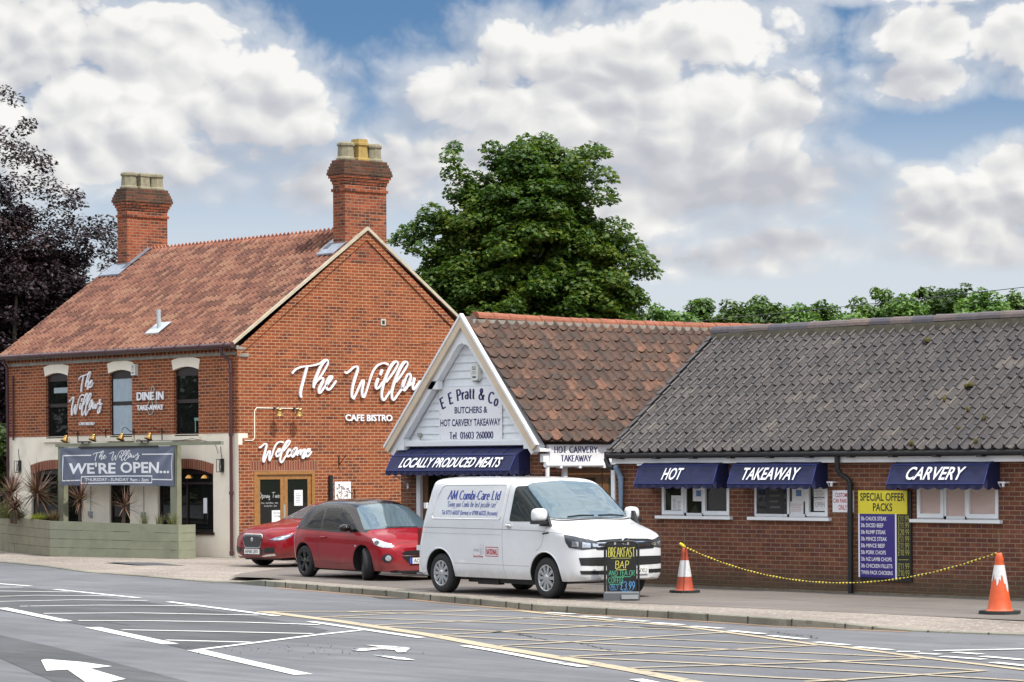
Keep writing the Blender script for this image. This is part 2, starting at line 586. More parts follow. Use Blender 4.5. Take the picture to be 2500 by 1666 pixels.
def capheight():
    if 'h' not in _H:
        v, f, e = text_raw("H")
        _H['h'] = max(p[1] for p in v) - min(p[1] for p in v)
    return _H['h']


def letter(mb, s, o, u, v, width=None, cap=0.1, align='C', bold=0.0, shear=0.0, depth=0.0, m=0, warp=None, space=1.0):
    """flat (or raised) lettering; o = point on the baseline, u = reading direction, v = up, both unit; n = u x v"""
    V, F, E_ = text_raw(s, bold, shear, 3, space)
    if not V: return
    o = Vector(o); u = Vector(u); v = Vector(v); n = u.cross(v)
    k = cap / capheight()
    x0 = min(p[0] for p in V); x1 = max(p[0] for p in V)
    kx = (width / (x1 - x0)) if width else k
    W = (x1 - x0) * kx
    off = -W / 2 if align == 'C' else (0 if align == 'L' else -W)
    def P(p, d):
        q = ((p[0] - x0) * kx + off, p[1] * k)
        if warp: q = warp(*q)
        return o + u * q[0] + v * q[1] + n * d
    mb.add([P(p, depth) for p in V], F, m=m)
    if depth:
        cnt = {}
        for f in F:
            for i in range(len(f)):
                a, b = f[i], f[(i + 1) % len(f)]
                cnt[(a, b)] = 1
        for (a, b) in cnt:
            if (b, a) not in cnt:
                mb.face([P(V[a], 0), P(V[b], 0), P(V[b], depth), P(V[a], depth)], m=m)


def spline(pts, k=5):
    pts = [Vector((p[0], p[1])) for p in pts]
    if len(pts) < 3: return pts
    out = []
    n = len(pts)
    for i in range(n - 1):
        p0 = pts[max(i - 1, 0)]; p1 = pts[i]; p2 = pts[i + 1]; p3 = pts[min(i + 2, n - 1)]
        for j in range(k):
            t = j / k
            out.append(0.5 * ((2 * p1) + (p2 - p0) * t + (2 * p0 - 5 * p1 + 4 * p2 - p3) * t * t + (3 * p1 - p0 - 3 * p2 + p3) * t ** 3))
    out.append(pts[-1])
    return out


def strokes(mb, S, o, u, v, sx, sy, wd, depth=0.0, m=0, mode='brush', k=5, jitter=0.0, base=0.0):
    """ink the polylines S (2D, y up). brush: thick on the way down; mono: even; nib: thick verticals with thin hairlines"""
    o = Vector(o); u = Vector(u); v = Vector(v); n = u.cross(v)
    for si, st in enumerate(S):
        q = spline(st, k) if k > 1 else [Vector((p[0], p[1])) for p in st]
        q = [Vector((p.x * sx + random.uniform(-1, 1) * jitter, p.y * sy + random.uniform(-1, 1) * jitter)) for p in q]
        L, Rr = [], []
        N = len(q)
        for i in range(N):
            d = q[min(i + 1, N - 1)] - q[max(i - 1, 0)]
            if d.length < 1e-9: d = Vector((1, 0))
            d.normalize()
            if mode == 'brush': ww = wd * (0.60 + 0.40 * max(0.0, min(1.0, -d.y * 1.3 + 0.1)))
            elif mode == 'nib': ww = wd * (0.45 + 0.55 * abs(d.y) ** 1.2)
            else: ww = wd
            if mode == 'brush' and i in (0, N - 1): ww *= 0.6
            p = Vector((-d.y, d.x)) * ww / 2
            L.append(q[i] + p); Rr.append(q[i] - p)
        dd = depth + base + si * 0.0006
        def P(a, z): return o + u * a.x + v * a.y + n * z
        vs = [P(a, dd) for a in L] + [P(a, dd) for a in Rr]
        fs = [(i + N, i + N + 1, i + 1, i) for i in range(N - 1)]
        mb.add(vs, fs, m=m)
        if depth:
            for A, flip in ((L, 0), (Rr, 1)):
                for i in range(N - 1):
                    g = [P(A[i], 0), P(A[i + 1], 0), P(A[i + 1], dd), P(A[i], dd)]
                    mb.face(g[::-1] if flip else g, m=m)
            for i in (0, N - 1):
                mb.face([P(L[i], 0), P(Rr[i], 0), P(Rr[i], dd), P(L[i], dd)], m=m)


def arc(cx, cy, rx, ry, a0, a1, n=9):
    return [(cx + rx * math.cos(R(a0 + (a1 - a0) * i / n)), cy + ry * math.sin(R(a0 + (a1 - a0) * i / n))) for i in range(n + 1)]


# skeleton alphabet, cap height 1: glyph -> (advance, [strokes])
G = {}
def _g(c, w, *st): G[c] = (w, list(st))
_g('A', .72, [(0.0, 0), (.36, 1)], [(.36, 1), (.72, 0)], [(.13, .36), (.59, .36)])
_g('B', .58, [(.08, 0), (.08, 1)], [(.08, 1), (.3, 1)] + arc(.3, .77, .22, .23, 90, -90, 6) + [(.08, .54)], [(.08, .54), (.32, .54)] + arc(.32, .27, .26, .27, 90, -90, 6) + [(.08, 0)])
_g('C', .68, arc(.36, .5, .34, .5, 48, 312, 12))
_g('D', .68, [(.08, 0), (.08, 1)], [(.08, 1), (.28, 1)] + arc(.28, .5, .38, .5, 90, -90, 9) + [(.08, 0)])
_g('E', .56, [(.08, 0), (.08, 1)], [(.08, 1), (.52, 1)], [(.08, .52), (.44, .52)], [(.08, 0), (.54, 0)])
_g('F', .54, [(.08, 0), (.08, 1)], [(.08, 1), (.52, 1)], [(.08, .52), (.44, .52)])
_g('G', .72, arc(.37, .5, .34, .5, 48, 330, 12) + [(.68, .46)], [(.42, .46), (.70, .46)])
_g('H', .7, [(.08, 0), (.08, 1)], [(.62, 0), (.62, 1)], [(.08, .52), (.62, .52)])
_g('I', .2, [(.1, 0), (.1, 1)])
_g('K', .66, [(.08, 0), (.08, 1)], [(.6, 1), (.1, .45)], [(.22, .58), (.64, 0)])
_g('L', .52, [(.08, 0), (.08, 1)], [(.08, 0), (.5, 0)])
_g('M', .86, [(.06, 0), (.12, 1)], [(.12, 1), (.43, .1)], [(.43, .1), (.74, 1)], [(.74, 1), (.8, 0)])
_g('N', .72, [(.08, 0), (.08, 1)], [(.08, 1), (.62, 0)], [(.62, 0), (.62, 1)])
_g('O', .74, arc(.37, .5, .34, .5, 90, 450, 16))
_g('P', .56, [(.08, 0), (.08, 1)], [(.08, 1), (.28, 1)] + arc(.28, .74, .25, .26, 90, -90, 7) + [(.08, .48)])
_g('R', .64, [(.08, 0), (.08, 1)], [(.08, 1), (.28, 1)] + arc(.28, .75, .25, .25, 90, -90, 7) + [(.08, .5)], [(.26, .5), (.62, 0)])
_g('S', .54, arc(.28, .76, .21, .24, 40, 230, 8) + arc(.27, .25, .24, .25, 70, -150, 9))
_g('T', .64, [(.32, 0), (.32, 1)], [(.02, 1), (.62, 1)])
_g('V', .7, [(0, 1), (.35, 0)], [(.35, 0), (.7, 1)])
_g('W', .98, [(0, 1), (.26, 0)], [(.26, 0), (.49, .9)], [(.49, .9), (.72, 0)], [(.72, 0), (.98, 1)])
_g('Y', .68, [(0, 1), (.34, .48)], [(.68, 1), (.34, .48)], [(.34, .48), (.34, 0)])
_g('a', .46, arc(.22, .45, .17, .2, 150, 20, 5) + [(.39, .3), (.39, .06), (.45, .0)], [(.39, .36)] + arc(.2, .17, .17, .17, 80, 300, 7) + [(.39, .12)])
_g('b', .5, [(.08, 0), (.08, 1)], arc(.27, .31, .19, .31, 150, -150, 9))
_g('c', .44, arc(.25, .32, .2, .32, 50, 310, 9))
_g('d', .52, [(.42, 0), (.42, 1)], arc(.24, .31, .19, .31, 30, 330, 9))
_g('e', .46, [(.07, .34), (.4, .34)] + arc(.24, .32, .18, .32, 15, 310, 10))
_g('g', .48, arc(.23, .36, .18, .26, 30, 330, 9), [(.4, .62), (.4, -.1)] + arc(.23, -.12, .17, .15, 0, -160, 5))
_g('h', .5, [(.08, 0), (.08, 1)], [(.08, .42)] + arc(.26, .42, .16, .2, 150, 0, 5) + [(.42, 0)])
_g('i', .2, [(.1, 0), (.1, .62)], [(.09, .82), (.11, .86)])
_g('l', .2, [(.1, 0), (.1, 1)])
_g('m', .76, [(.08, 0), (.08, .62)], [(.08, .42)] + arc(.24, .42, .14, .2, 150, 0, 5) + [(.38, 0)], [(.38, .42)] + arc(.54, .42, .14, .2, 150, 0, 5) + [(.68, 0)])
_g('n', .5, [(.08, 0), (.08, .62)], [(.08, .42)] + arc(.26, .42, .16, .2, 150, 0, 5) + [(.42, 0)])
_g('o', .48, arc(.24, .31, .2, .32, 90, 450, 12))
_g('p', .5, [(.08, -.3), (.08, .62)], arc(.27, .31, .19, .31, 150, -150, 9))
_g('r', .36, [(.08, 0), (.08, .62)], [(.08, .4)] + arc(.26, .42, .14, .2, 150, 40, 4))
_g('s', .4, arc(.2, .47, .14, .15, 40, 230, 6) + arc(.19, .16, .16, .16, 70, -150, 7))
_g('t', .32, [(.14, .9), (.14, .14)] + arc(.24, .12, .1, .12, 180, 310, 4), [(.0, .62), (.3, .62)])
_g('u', .5, [(.08, .62), (.08, .2)] + arc(.24, .2, .16, .2, 180, 350, 5), [(.42, .62), (.42, 0)])
_g('v', .46, [(0, .62), (.23, 0)], [(.23, 0), (.46, .62)])
_g('y', .46, [(0, .62), (.23, .02)], [(.46, .62), (.2, -.2), (.06, -.3)])
_g('0', .5, arc(.25, .5, .21, .5, 90, 450, 14))
_g('1', .4, [(.06, .78), (.22, 1)], [(.22, 1), (.22, 0)])
_g('2', .5, arc(.25, .74, .2, .26, 170, -30, 7) + [(.05, .02)], [(.05, .0), (.47, .0)])
_g('3', .5, arc(.24, .76, .19, .24, 150, -90, 7), arc(.24, .27, .21, .27, 90, -150, 8))
_g('6', .5, [(.42, .96), (.2, .74), (.06, .4)], arc(.25, .28, .2, .28, 90, 450, 12))
_g('9', .5, arc(.25, .72, .19, .28, 0, 360, 12), [(.44, .74), (.4, .4), (.16, .02)])
_g('&', .78, [(.74, .5), (.58, .16), (.3, .0), (.1, .16), (.14, .4), (.42, .68), (.44, .9), (.3, 1.), (.18, .84), (.3, .58), (.74, .0)])
_g('£', .54, [(.46, .8), (.36, 1), (.2, .94), (.2, .6), (.22, .3), (.06, .02)], [(.06, .02), (.5, .02)], [(.06, .5), (.4, .5)])
_g('.', .18, [(.07, .05), (.12, .05)])
_g(':', .2, [(.07, .06), (.12, .06)], [(.07, .56), (.12, .56)])
_g('-', .34, [(.04, .36), (.3, .36)])
_g('"', .28, [(.08, 1), (.07, .78)], [(.2, 1), (.19, .78)])
_g(' ', .34)


def inkline(mb, s, o, u, v, width=None, cap=0.1, align='C', pen=0.13, mode='nib', serif=True, shear=0.0, m=0, gap=0.1, warp=None, jitter=0.0, base=0.0):
    adv = 0; items = []
    for ch in s:
        if ch not in G: continue
        wd, st = G[ch]
        items.append((adv, st)); adv += wd + gap
    adv -= gap
    kx = (width / adv) if width else cap
    off = {'C': -adv / 2, 'L': 0, 'R': -adv}[align]
    o = Vector(o); u = Vector(u); v = Vector(v); n = u.cross(v)
    for a, st in items:
        for q in st:
            q2 = [(a + off + p[0] + p[1] * shear, p[1]) for p in q]
            oo, uu, vv = o, u, v
            if warp:
                cx = a + off + 0.3
                dy, rot = warp(cx * kx)
                oo = o + v * dy + u * 0
                c_, s_ = math.cos(rot), math.sin(rot)
                cx_ = cx * kx
                q2 = [(cx + ((p[0] - cx) * kx * c_ - p[1] * cap * s_) / kx, ((p[0] - cx) * kx * s_ + p[1] * cap * c_) / cap) for p in q2]
            strokes(mb, [q2], oo, uu, vv, kx, cap, cap * pen, mode=mode, k=3 if len(q) > 2 else 1, m=m, jitter=jitter, base=base)
            if serif:
                for e0, e1 in ((q[0], q[1]), (q[-1], q[-2])):
                    if len(q) == 2 and abs(e1[1] - e0[1]) > 0.5:
                        i0 = q2[0] if e0 == q[0] else q2[-1]
                        hw = 0.15
                        sg = [(i0[0] - hw, i0[1]), (i0[0] + hw, i0[1])]
                        strokes(mb, [sg], oo, uu, vv, kx, cap, cap * 0.055, mode='mono', k=1, m=m, base=base + 0.0007)


# brush script for the bistro, digitised as pen strokes (pixels of a working sheet, y down)
_TH = [[(75, 360), (130, 290), (220, 245), (320, 230), (430, 215), (540, 180), (600, 130), (640, 115)],
       [(455, 520), (500, 465), (560, 385), (630, 265), (668, 175), (655, 120), (610, 145), (545, 240), (490, 370), (440, 500), (425, 612)],
       [(440, 560), (480, 490), (530, 450), (575, 440), (582, 485), (548, 565), (515, 645), (520, 695), (555, 675), (605, 600), (640, 560)],
       [(320, 240), (295, 330), (260, 470), (222, 620), (207, 715), (226, 770)],
       [(625, 590), (690, 505), (738, 430), (735, 405), (700, 420), (655, 495), (632, 575), (650, 630), (690, 638), (740, 585), (808, 482)]]
_WILLOW = [[(950, 335), (985, 350), (1040, 308), (1100, 252), (1150, 238), (1168, 272), (1148, 360), (1110, 480), (1080, 600), (1065, 710), (1072, 775), (1108, 805)],
           [(1100, 800), (1138, 720), (1190, 600), (1238, 500), (1262, 485), (1262, 525), (1246, 610), (1236, 700), (1250, 768), (1285, 775)],
           [(1278, 775), (1308, 690), (1350, 560), (1390, 430), (1440, 310), (1510, 220), (1590, 182), (1650, 185), (1692, 207)],
           [(1590, 290), (1570, 340), (1550, 392)],
           [(1520, 445), (1492, 520), (1472, 590), (1490, 630), (1530, 610), (1570, 555), (1605, 505)],
           [(1650, 520), (1735, 412), (1810, 300), (1852, 212), (1850, 160), (1820, 150), (1780, 182), (1720, 270), (1660, 400), (1610, 540), (1582, 660), (1572, 755), (1592, 822), (1622, 830), (1662, 772), (1725, 675)],
           [(1820, 520), (1905, 412), (1978, 300), (2024, 212), (2020, 165), (1990, 153), (1950, 190), (1890, 290), (1832, 420), (1782, 560), (1752, 680), (1746, 770), (1765, 825), (1796, 825), (1842, 758), (1925, 640)],
           [(1925, 640), (1960, 560), (2000, 440), (2042, 370), (2070, 385), (2076, 440), (2050, 535), (2002, 622), (1962, 665), (1932, 640), (1932, 570), (1965, 470)],
           [(2005, 580), (2060, 575), (2110, 525)],
           [(2150, 440), (2128, 520), (2112, 600), (2130, 650), (2162, 620), (2205, 560), (2250, 495)],
           [(2252, 500), (2232, 575), (2232, 635), (2262, 645), (2310, 570), (2350, 485), (2395, 500), (2425, 470)]]
_S = [[(2500, 400), (2460, 380), (2440, 430), (2470, 520), (2480, 620), (2440, 740), (2380, 800), (2340, 780), (2360, 700), (2440, 610), (2560, 500)]]
_WELC = [[(95, 315), (125, 322), (180, 270), (230, 235), (262, 245), (265, 290), (240, 390), (210, 510), (187, 610), (190, 658), (215, 667)],
         [(210, 665), (250, 560), (300, 440), (335, 408), (346, 440), (330, 530), (326, 600), (346, 642)],
         [(340, 642), (390, 530), (430, 400), (480, 280), (540, 207), (610, 183), (672, 205)],
         [(505, 475), (565, 420), (598, 372), (570, 362), (522, 430), (492, 500), (520, 542), (560, 510), (625, 430)],
         [(640, 440), (700, 372), (780, 270), (826, 188), (816, 153), (780, 165), (720, 242), (660, 360), (610, 490), (586, 600), (600, 670), (636, 677), (690, 590), (745, 505)],
         [(832, 412), (842, 380), (815, 368), (770, 430), (750, 500), (770, 542), (810, 530), (865, 475)],
         [(865, 475), (900, 420), (950, 333), (986, 340), (986, 392), (950, 472), (890, 547), (856, 530), (870, 450), (920, 375)],
         [(905, 480), (960, 482), (1005, 440)], [(1022, 398), (1005, 460), (990, 525)], [(990, 520), (1030, 440), (1080, 383), (1100, 402), (1062, 510)],
         [(1062, 508), (1110, 430), (1172, 373), (1187, 402), (1150, 492), (1122, 560), (1140, 587), (1180, 540), (1225, 465)],
         [(1222, 470), (1280, 420), (1312, 370), (1280, 362), (1230, 440), (1210, 510), (1240, 547), (1290, 510), (1352, 418)]]


def flip(S, y0=650.0, x0=0.0): return [[(p[0] - x0, y0 - p[1]) for p in st] for st in S]


# ------------------------------------------------------------------ ground
def strip_mesh(mb, pts, wd, z, m=0):
    pts = [Vector((p[0], p[1])) for p in pts]
    L, Rr = [], []
    for i in range(len(pts)):
        d = (pts[min(i + 1, len(pts) - 1)] - pts[max(i - 1, 0)]).normalized()
        n = Vector((-d.y, d.x)) * wd / 2
        L.append(pts[i] + n); Rr.append(pts[i] - n)
    N = len(pts)
    mb.add([(p.x, p.y, z) for p in L] + [(p.x, p.y, z) for p in Rr], [(i + N, i + N + 1, i + 1, i) for i in range(N - 1)], m=m)


WHITE_MARKS = [(0.13, [(-50.61, 30.6), (-47.44, 30.17)]), (0.11, [(-47.81, 29.17), (-47.13, 29.8)]), (0.11, [(-46.51, 28.38), (-44.65, 29.23)]), (0.11, [(-44.2, 26.97), (-44.0, 28.1), (-42.71, 28.83)]), (0.11, [(-42.63, 26.01), (-42.0, 27.57), (-40.78, 28.27)]), (0.11, [(-40.77, 25.72), (-40.09, 26.79), (-38.65, 27.72)]), (0.12, [(-38.48, 24.71), (-37.54, 25.78), (-35.5, 26.68)]), (0.12, [(-36.32, 23.93), (-35.51, 24.6), (-34.04, 25.35), (-32.72, 25.68)]), (0.12, [(-33.82, 23.01), (-32.43, 23.69), (-32.03, 23.85), (-31.06, 24.27)]), (0.13, [(-31.47, 22.11), (-30.24, 22.6)]), (0.13, [(-29.46, 21.12), (-30.02, 22.36), (-30.82, 24.08), (-31.32, 25.45)]), (0.13, [(-45.82, 29.68), (-41.71, 28.74)]), (0.14, [(-40.13, 28.27), (-35.1, 26.75)]), (0.14, [(-33.49, 26.13), (-29.29, 24.72)]), (0.14, [(-27.6, 24.01), (-26.7, 23.68), (-24.44, 22.73)]), (0.14, [(-24.33, 22.68), (-23.73, 22.46)]), (0.16, [(-21.99, 21.57), (-21.14, 21.19)]), (0.2, [(-40.49, 25.19), (-36.29, 23.7)]), (0.22, [(-34.73, 23.12), (-30.72, 21.66)]), (0.22, [(-29.51, 21.18), (-27.32, 20.34), (-25.18, 19.54)]), (0.16, [(-32.75, 30.2), (-32.1, 30.17)]), (0.16, [(-31.59, 29.83), (-30.96, 29.81)]), (0.16, [(-30.6, 29.6), (-29.79, 29.46)]), (0.16, [(-29.51, 29.29), (-28.8, 29.18)]), (0.16, [(-28.44, 29.01), (-27.76, 28.91)]), (0.16, [(-27.27, 28.58), (-26.47, 28.37)]), (0.15, [(-26.13, 28.14), (-25.26, 27.88)]), (0.15, [(-24.82, 27.6), (-24.13, 27.41)]), (0.15, [(-23.81, 27.21), (-23.11, 27.07)]), (0.15, [(-22.87, 26.89), (-22.64, 27.05)]), (0.15, [(-22.48, 26.8), (-22.14, 26.82)]), (0.15, [(-22.26, 27.24), (-21.79, 27.17)]), (0.15, [(-21.89, 26.56), (-21.2, 26.49)]), (0.15, [(-21.54, 26.88), (-20.84, 26.74)]), (0.15, [(-20.81, 26.16), (-20.12, 25.95)]), (0.12, [(-22.58, 27.25), (-21.79, 28.59)])]
YELLOW_MARKS = [(0.24, [(-36.33, 27.41), (-33.23, 26.49), (-29.75, 25.24), (-27.25, 24.17), (-24.96, 23.29), (-22.84, 22.43), (-21.13, 21.65)]), (0.13, [(-36.42, 27.34), (-35.36, 28.36), (-34.13, 29.92), (-33.87, 30.04), (-33.39, 30.23), (-30.32, 29.28), (-28.44, 28.9), (-25.56, 27.68), (-24.5, 27.23), (-23.93, 27.11), (-22.01, 26.3), (-19.53, 25.4)]), (0.1, [(-34.41, 26.99), (-34.29, 28.48), (-34.04, 29.9)]), (0.1, [(-32.07, 26.18), (-31.93, 27.56), (-31.84, 28.24), (-31.75, 29.64)]), (0.1, [(-29.57, 25.22), (-29.52, 26.37), (-29.52, 26.18), (-29.58, 28.57)]), (0.1, [(-27.2, 24.27), (-27.25, 24.29), (-27.16, 25.46), (-27.16, 26.68), (-27.1, 28.29)]), (0.1, [(-25.2, 23.44), (-24.84, 24.72), (-24.58, 25.88), (-24.36, 27.09)]), (0.1, [(-23.25, 22.7), (-22.5, 24.37), (-21.85, 26.11)]), (0.1, [(-20.45, 22.56), (-20.31, 23.06), (-20.07, 25.02)]), (0.1, [(-35.3, 28.31), (-32.54, 28.86), (-30.09, 29.06)]), (0.1, [(-34.24, 27.14), (-30.63, 27.96), (-27.7, 28.39)]), (0.1, [(-31.74, 26.06), (-29.69, 26.33), (-24.88, 26.95), (-24.46, 27.0)]), (0.1, [(-29.36, 25.23), (-28.51, 25.28), (-23.9, 25.89), (-21.96, 26.2)]), (0.1, [(-26.97, 24.33), (-23.05, 24.97), (-22.44, 25.06), (-20.06, 25.11)]), (0.1, [(-25.06, 23.49), (-22.11, 23.94), (-20.36, 24.13), (-18.87, 24.23)]), (0.1, [(-22.97, 22.56), (-21.03, 22.78), (-20.22, 22.96)]), (0.07, [(-34.49, 30.6), (-31.75, 30.66), (-27.94, 30.27), (-27.86, 30.34), (-26.54, 30.28)])]
ARROW = [(-29.31, 18.78), (-29.41, 18.92), (-28.69, 18.93), (-27.81, 18.78), (-27.67, 18.39), (-26.05, 17.77), (-25.82, 17.4), (-26.01, 17.22), (-27.73, 18.12), (-27.75, 17.85)]
WORN = [[(-27.97, 22.46), (-28.16, 22.76), (-28.11, 23.02), (-27.74, 23.23), (-27.15, 22.66), (-27.23, 22.59), (-27.6, 22.86), (-27.85, 22.82), (-27.72, 22.44)], [(-28.72, 23.25), (-28.4, 23.28), (-28.13, 23.33), (-27.78, 23.26), (-28.07, 23.06)], [(-27.1, 22.1), (-26.91, 22.09), (-26.42, 22.03), (-25.97, 21.84), (-26.25, 21.78)]]
KERB = [(-63.39, 37.02), (-59.6, 37.05), (-56.38, 36.2), (-52.41, 34.76), (-49.8, 34.33), (-47.08, 33.66), (-46.06, 33.5), (-45.65, 33.6), (-43.67, 33.1), (-40.39, 32.34), (-38.5, 31.92), (-36.86, 31.41), (-34.94, 30.92), (-33.21, 30.4), (-32.02, 30.33), (-30.32, 30.29), (-28.88, 30.13), (-27.66, 29.96), (-26.33, 30.1), (-24.91, 30.23), (-23.71, 30.46)]
DARKP = [(-47.43, 28.67), (-46.88, 29.81), (-42.34, 28.55), (-36.37, 26.81), (-33.79, 25.91), (-31.62, 24.99), (-30.4, 23.32), (-29.4, 21.08), (-34.91, 23.24), (-41.52, 25.33)]
BAND = [(-34.77, 21.01), (-34.13, 21.21), (-31.06, 20.2), (-28.07, 19.09), (-25.52, 18.15), (-24.14, 17.63), (-25.26, 16.57), (-30.05, 18.67), (-31.58, 19.08)]

ROADZ = -0.10
ASPHALT = ground_mat('road_asphalt', (0.135, 0.137, 0.146), patches=0.24, sc=160, speck=[((0.03, 0.03, 0.03), 9, 0.985, 0.7)], wear=((0.11, 0.115, 0.125), 0.5, 0.52, 0.45))
ASPHALT_D = ground_mat('dark_asphalt', (0.078, 0.079, 0.084), patches=0.28, sc=130, speck=[((0.015, 0.015, 0.015), 16, 0.985, 0.8), ((0.5, 0.5, 0.5), 14, 0.992, 0.6)])
CHIP = ground_mat('chip_dressed_pavement', (0.25, 0.212, 0.182), patches=0.2, sc=120, speck=[((0.52, 0.48, 0.42), 26, 0.88, 0.5), ((0.10, 0.085, 0.075), 22, 0.90, 0.45)])
FORE = ground_mat('forecourt_asphalt', (0.15, 0.13, 0.116), patches=0.2, sc=150, speck=[((0.45, 0.42, 0.38), 14, 0.985, 0.5)])
KERB_M = ground_mat('kerb_concrete', (0.21, 0.20, 0.16), patches=0.3, sc=60, speck=[((0.08, 0.08, 0.06), 12, 0.9, 0.5)])
GRASS = ground_mat('rough_grass', (0.06, 0.085, 0.03), patches=0.3, sc=40)
RUST_GRIT = ground_mat('gutter_grit', (0.26, 0.17, 0.11), patches=0.3, sc=90)
WPAINT = paint_mark_mat('white_road_paint', (0.70, 0.69, 0.66), 0.60)
WPAINT2 = paint_mark_mat('worn_white_road_paint', (0.66, 0.65, 0.62), 0.50)
YPAINT = paint_mark_mat('yellow_road_paint', (0.44, 0.36, 0.24), 0.57)

mb = MB()
mb.face([(-2500, -2500, -0.2), (2500, -2500, -0.2), (2500, 2500, -0.2), (-2500, 2500, -0.2)])
tag(mb.build('ground', GRASS), kind='structure')
mb = MB()
mb.face([(-260, -14, ROADZ), (120, -14, ROADZ), (120, 31.5, ROADZ), (-46, 34.2, ROADZ), (-70, 39.5, ROADZ), (-260, 80, ROADZ)])
tag(mb.build('road', ASPHALT), kind='structure')
mb = MB()
mb.face([(p[0], p[1], ROADZ + .004) for p in DARKP])
mb.face([(p[0], p[1], ROADZ + .004) for p in BAND])
o = mb.build('road_patch', ASPHALT_D); tag(o, kind='structure')
bm = bmesh.new(); bm.from_mesh(o.data)
for f in bm.faces:
    if f.normal.z < 0: f.normal_flip()
bm.to_mesh(o.data); bm.free()

KP = [(-130, 52), (-80, 41.2)] + KERB[1:] + [(-15, 30.9), (60, 31.5)]
def kerb_drop(x):
    a = max(0, min(1, (-44.2 - x) / 1.2)); b = max(0, min(1, (x + 27.2) / 1.6)); c = max(0, min(1, (x + 23.6) / 0.7))
    return 0.082 * max(a, b * (1 - c))
def kerb_y(x):
    for (x0, y0), (x1, y1) in zip(KP, KP[1:]):
        if x0 <= x <= x1: return y0 + (y1 - y0) * (x - x0) / (x1 - x0)
    return KP[-1][1]
def dens(pts):
    out = []
    for (x0, y0), (x1, y1) in zip(pts, pts[1:]):
        n = max(1, int(abs(x1 - x0) / 0.45)) if -62 < x0 and x1 < -18 else 1
        for i in range(n): out.append((x0 + (x1 - x0) * i / n, y0 + (y1 - y0) * i / n))
    out.append(pts[-1])
    return out
KD = dens(KP)
mb = MB()     # pavement: one sheet from the kerb back under the buildings, dipping at the dropped kerbs
for (x0, y0), (x1, y1) in zip(KD, KD[1:]):
    h0, h1 = kerb_drop(x0), kerb_drop(x1)
    rows = [(0.13, 1.0), (1.0, 0.45), (1.9, 0.0), (70, 0.0)]
    for (a, ka), (b, kb) in zip(rows, rows[1:]):
        mb.face([(x0, y0 + a, -h0 * ka), (x1, y1 + a, -h1 * ka), (x1, y1 + b, -h1 * kb), (x0, y0 + b, -h0 * kb)], smooth=True)
tag(mb.build('pavement', CHIP), kind='structure')
mb = MB()
for (x0, y0), (x1, y1) in zip(KD, KD[1:]):
    h0, h1 = kerb_drop(x0) - 0.012, kerb_drop(x1) - 0.012
    a, b = (x0, y0), (x1, y1)
    mb.face([(x0, y0, ROADZ - .05), (x1, y1, ROADZ - .05), (x1, y1 + .012, -h1 - .012), (x0, y0 + .012, -h0 - .012)])
    mb.face([(x0, y0 + .012, -h0 - .012), (x1, y1 + .012, -h1 - .012), (x1, y1 + .035, -h1), (x0, y0 + .035, -h0)], smooth=True)
    mb.face([(x0, y0 + .035, -h0), (x1, y1 + .035, -h1), (x1, y1 + .14, -h1), (x0, y0 + .14, -h0)])
x = -43.9       # joints between the kerb stones
while x < -20:
    y = kerb_y(x); h = kerb_drop(x) - .012
    mb.box(x - .008, x + .008, y - .003, y + .1, -0.14, -h - .004, m=1)
    x += 0.915 * random.choice((1, 1, 1, .5))
tag(mb.build('kerb', [KERB_M, M_('kerb_joint', (0.04, 0.04, 0.035), 0.9)]), kind='structure')
mb = MB()
strip = [(x, y - .10) for x, y in KD if -43.5 < x < -25]
strip_mesh(mb, strip, 0.17, ROADZ + .004)
tag(mb.build('gutter_grit', RUST_GRIT), kind='structure')
mb = MB()
fp = [(-46.1, 33.95), (-45.0, 34.05), (-42.83, 33.55), (-40.5, 33.1), (-38.9, 32.7), (-35.4, 32.0), (-32.6, 31.75), (-30.7, 31.85), (-27.9, 31.9), (-25.0, 31.9), (-20, 32.2), (-8, 32.4), (-8, 52), (-54.9, 52), (-54.9, 41.2), (-51.8, 40.0), (-49.0, 37.5), (-47.4, 35.2)]
mb.face([(a, b, .004) for a, b in fp])
tag(mb.build('forecourt', FORE), kind='structure')

z1 = ROADZ + .008
for name, mat, lst in (('road_marking', WPAINT, WHITE_MARKS), ('box_junction_marking', YPAINT, YELLOW_MARKS)):
    for k, (wd, pts) in enumerate(lst):
        mb = MB(); strip_mesh(mb, dens(pts), wd * 1.0, z1 + 0.0006 * (k % 9)); tag(mb.build(name, mat), kind='structure')
for name, mat, poly in [('road_arrow_marking', WPAINT, ARROW)] + [('worn_arrow_marking', WPAINT2, p) for p in WORN]:
    mb = MB(); mb.face([(p[0], p[1], z1 + .004) for p in poly]); o = mb.build(name, mat); tag(o, kind='structure')
# repair patch in the pavement by the planter, recessed cover in the forecourt and joint lines
mb = MB(); mb.face([(-55.4, 37.2, .005), (-53.2, 36.6, .005), (-51.9, 37.0, .005), (-54.0, 37.7, .005)])
tag(mb.build('pavement_patch', ASPHALT_D), kind='structure')
mb = MB(); mb.face([(-37.6, 34.6, .008), (-36.9, 34.45, .008), (-36.75, 34.9, .008), (-37.45, 35.05, .008)])
mb.face([(-37.53, 34.65, .012), (-36.95, 34.52, .012), (-36.83, 34.86, .012), (-37.4, 34.98, .012)], m=1)
tag(mb.build('drain_cover', [M_('rust_rim', (0.3, 0.22, 0.15), 0.8), M_('drain_iron', (0.11, 0.085, 0.07), 0.7)]), 'flat rectangular drain cover in the asphalt beneath the white van', 'drain cover')

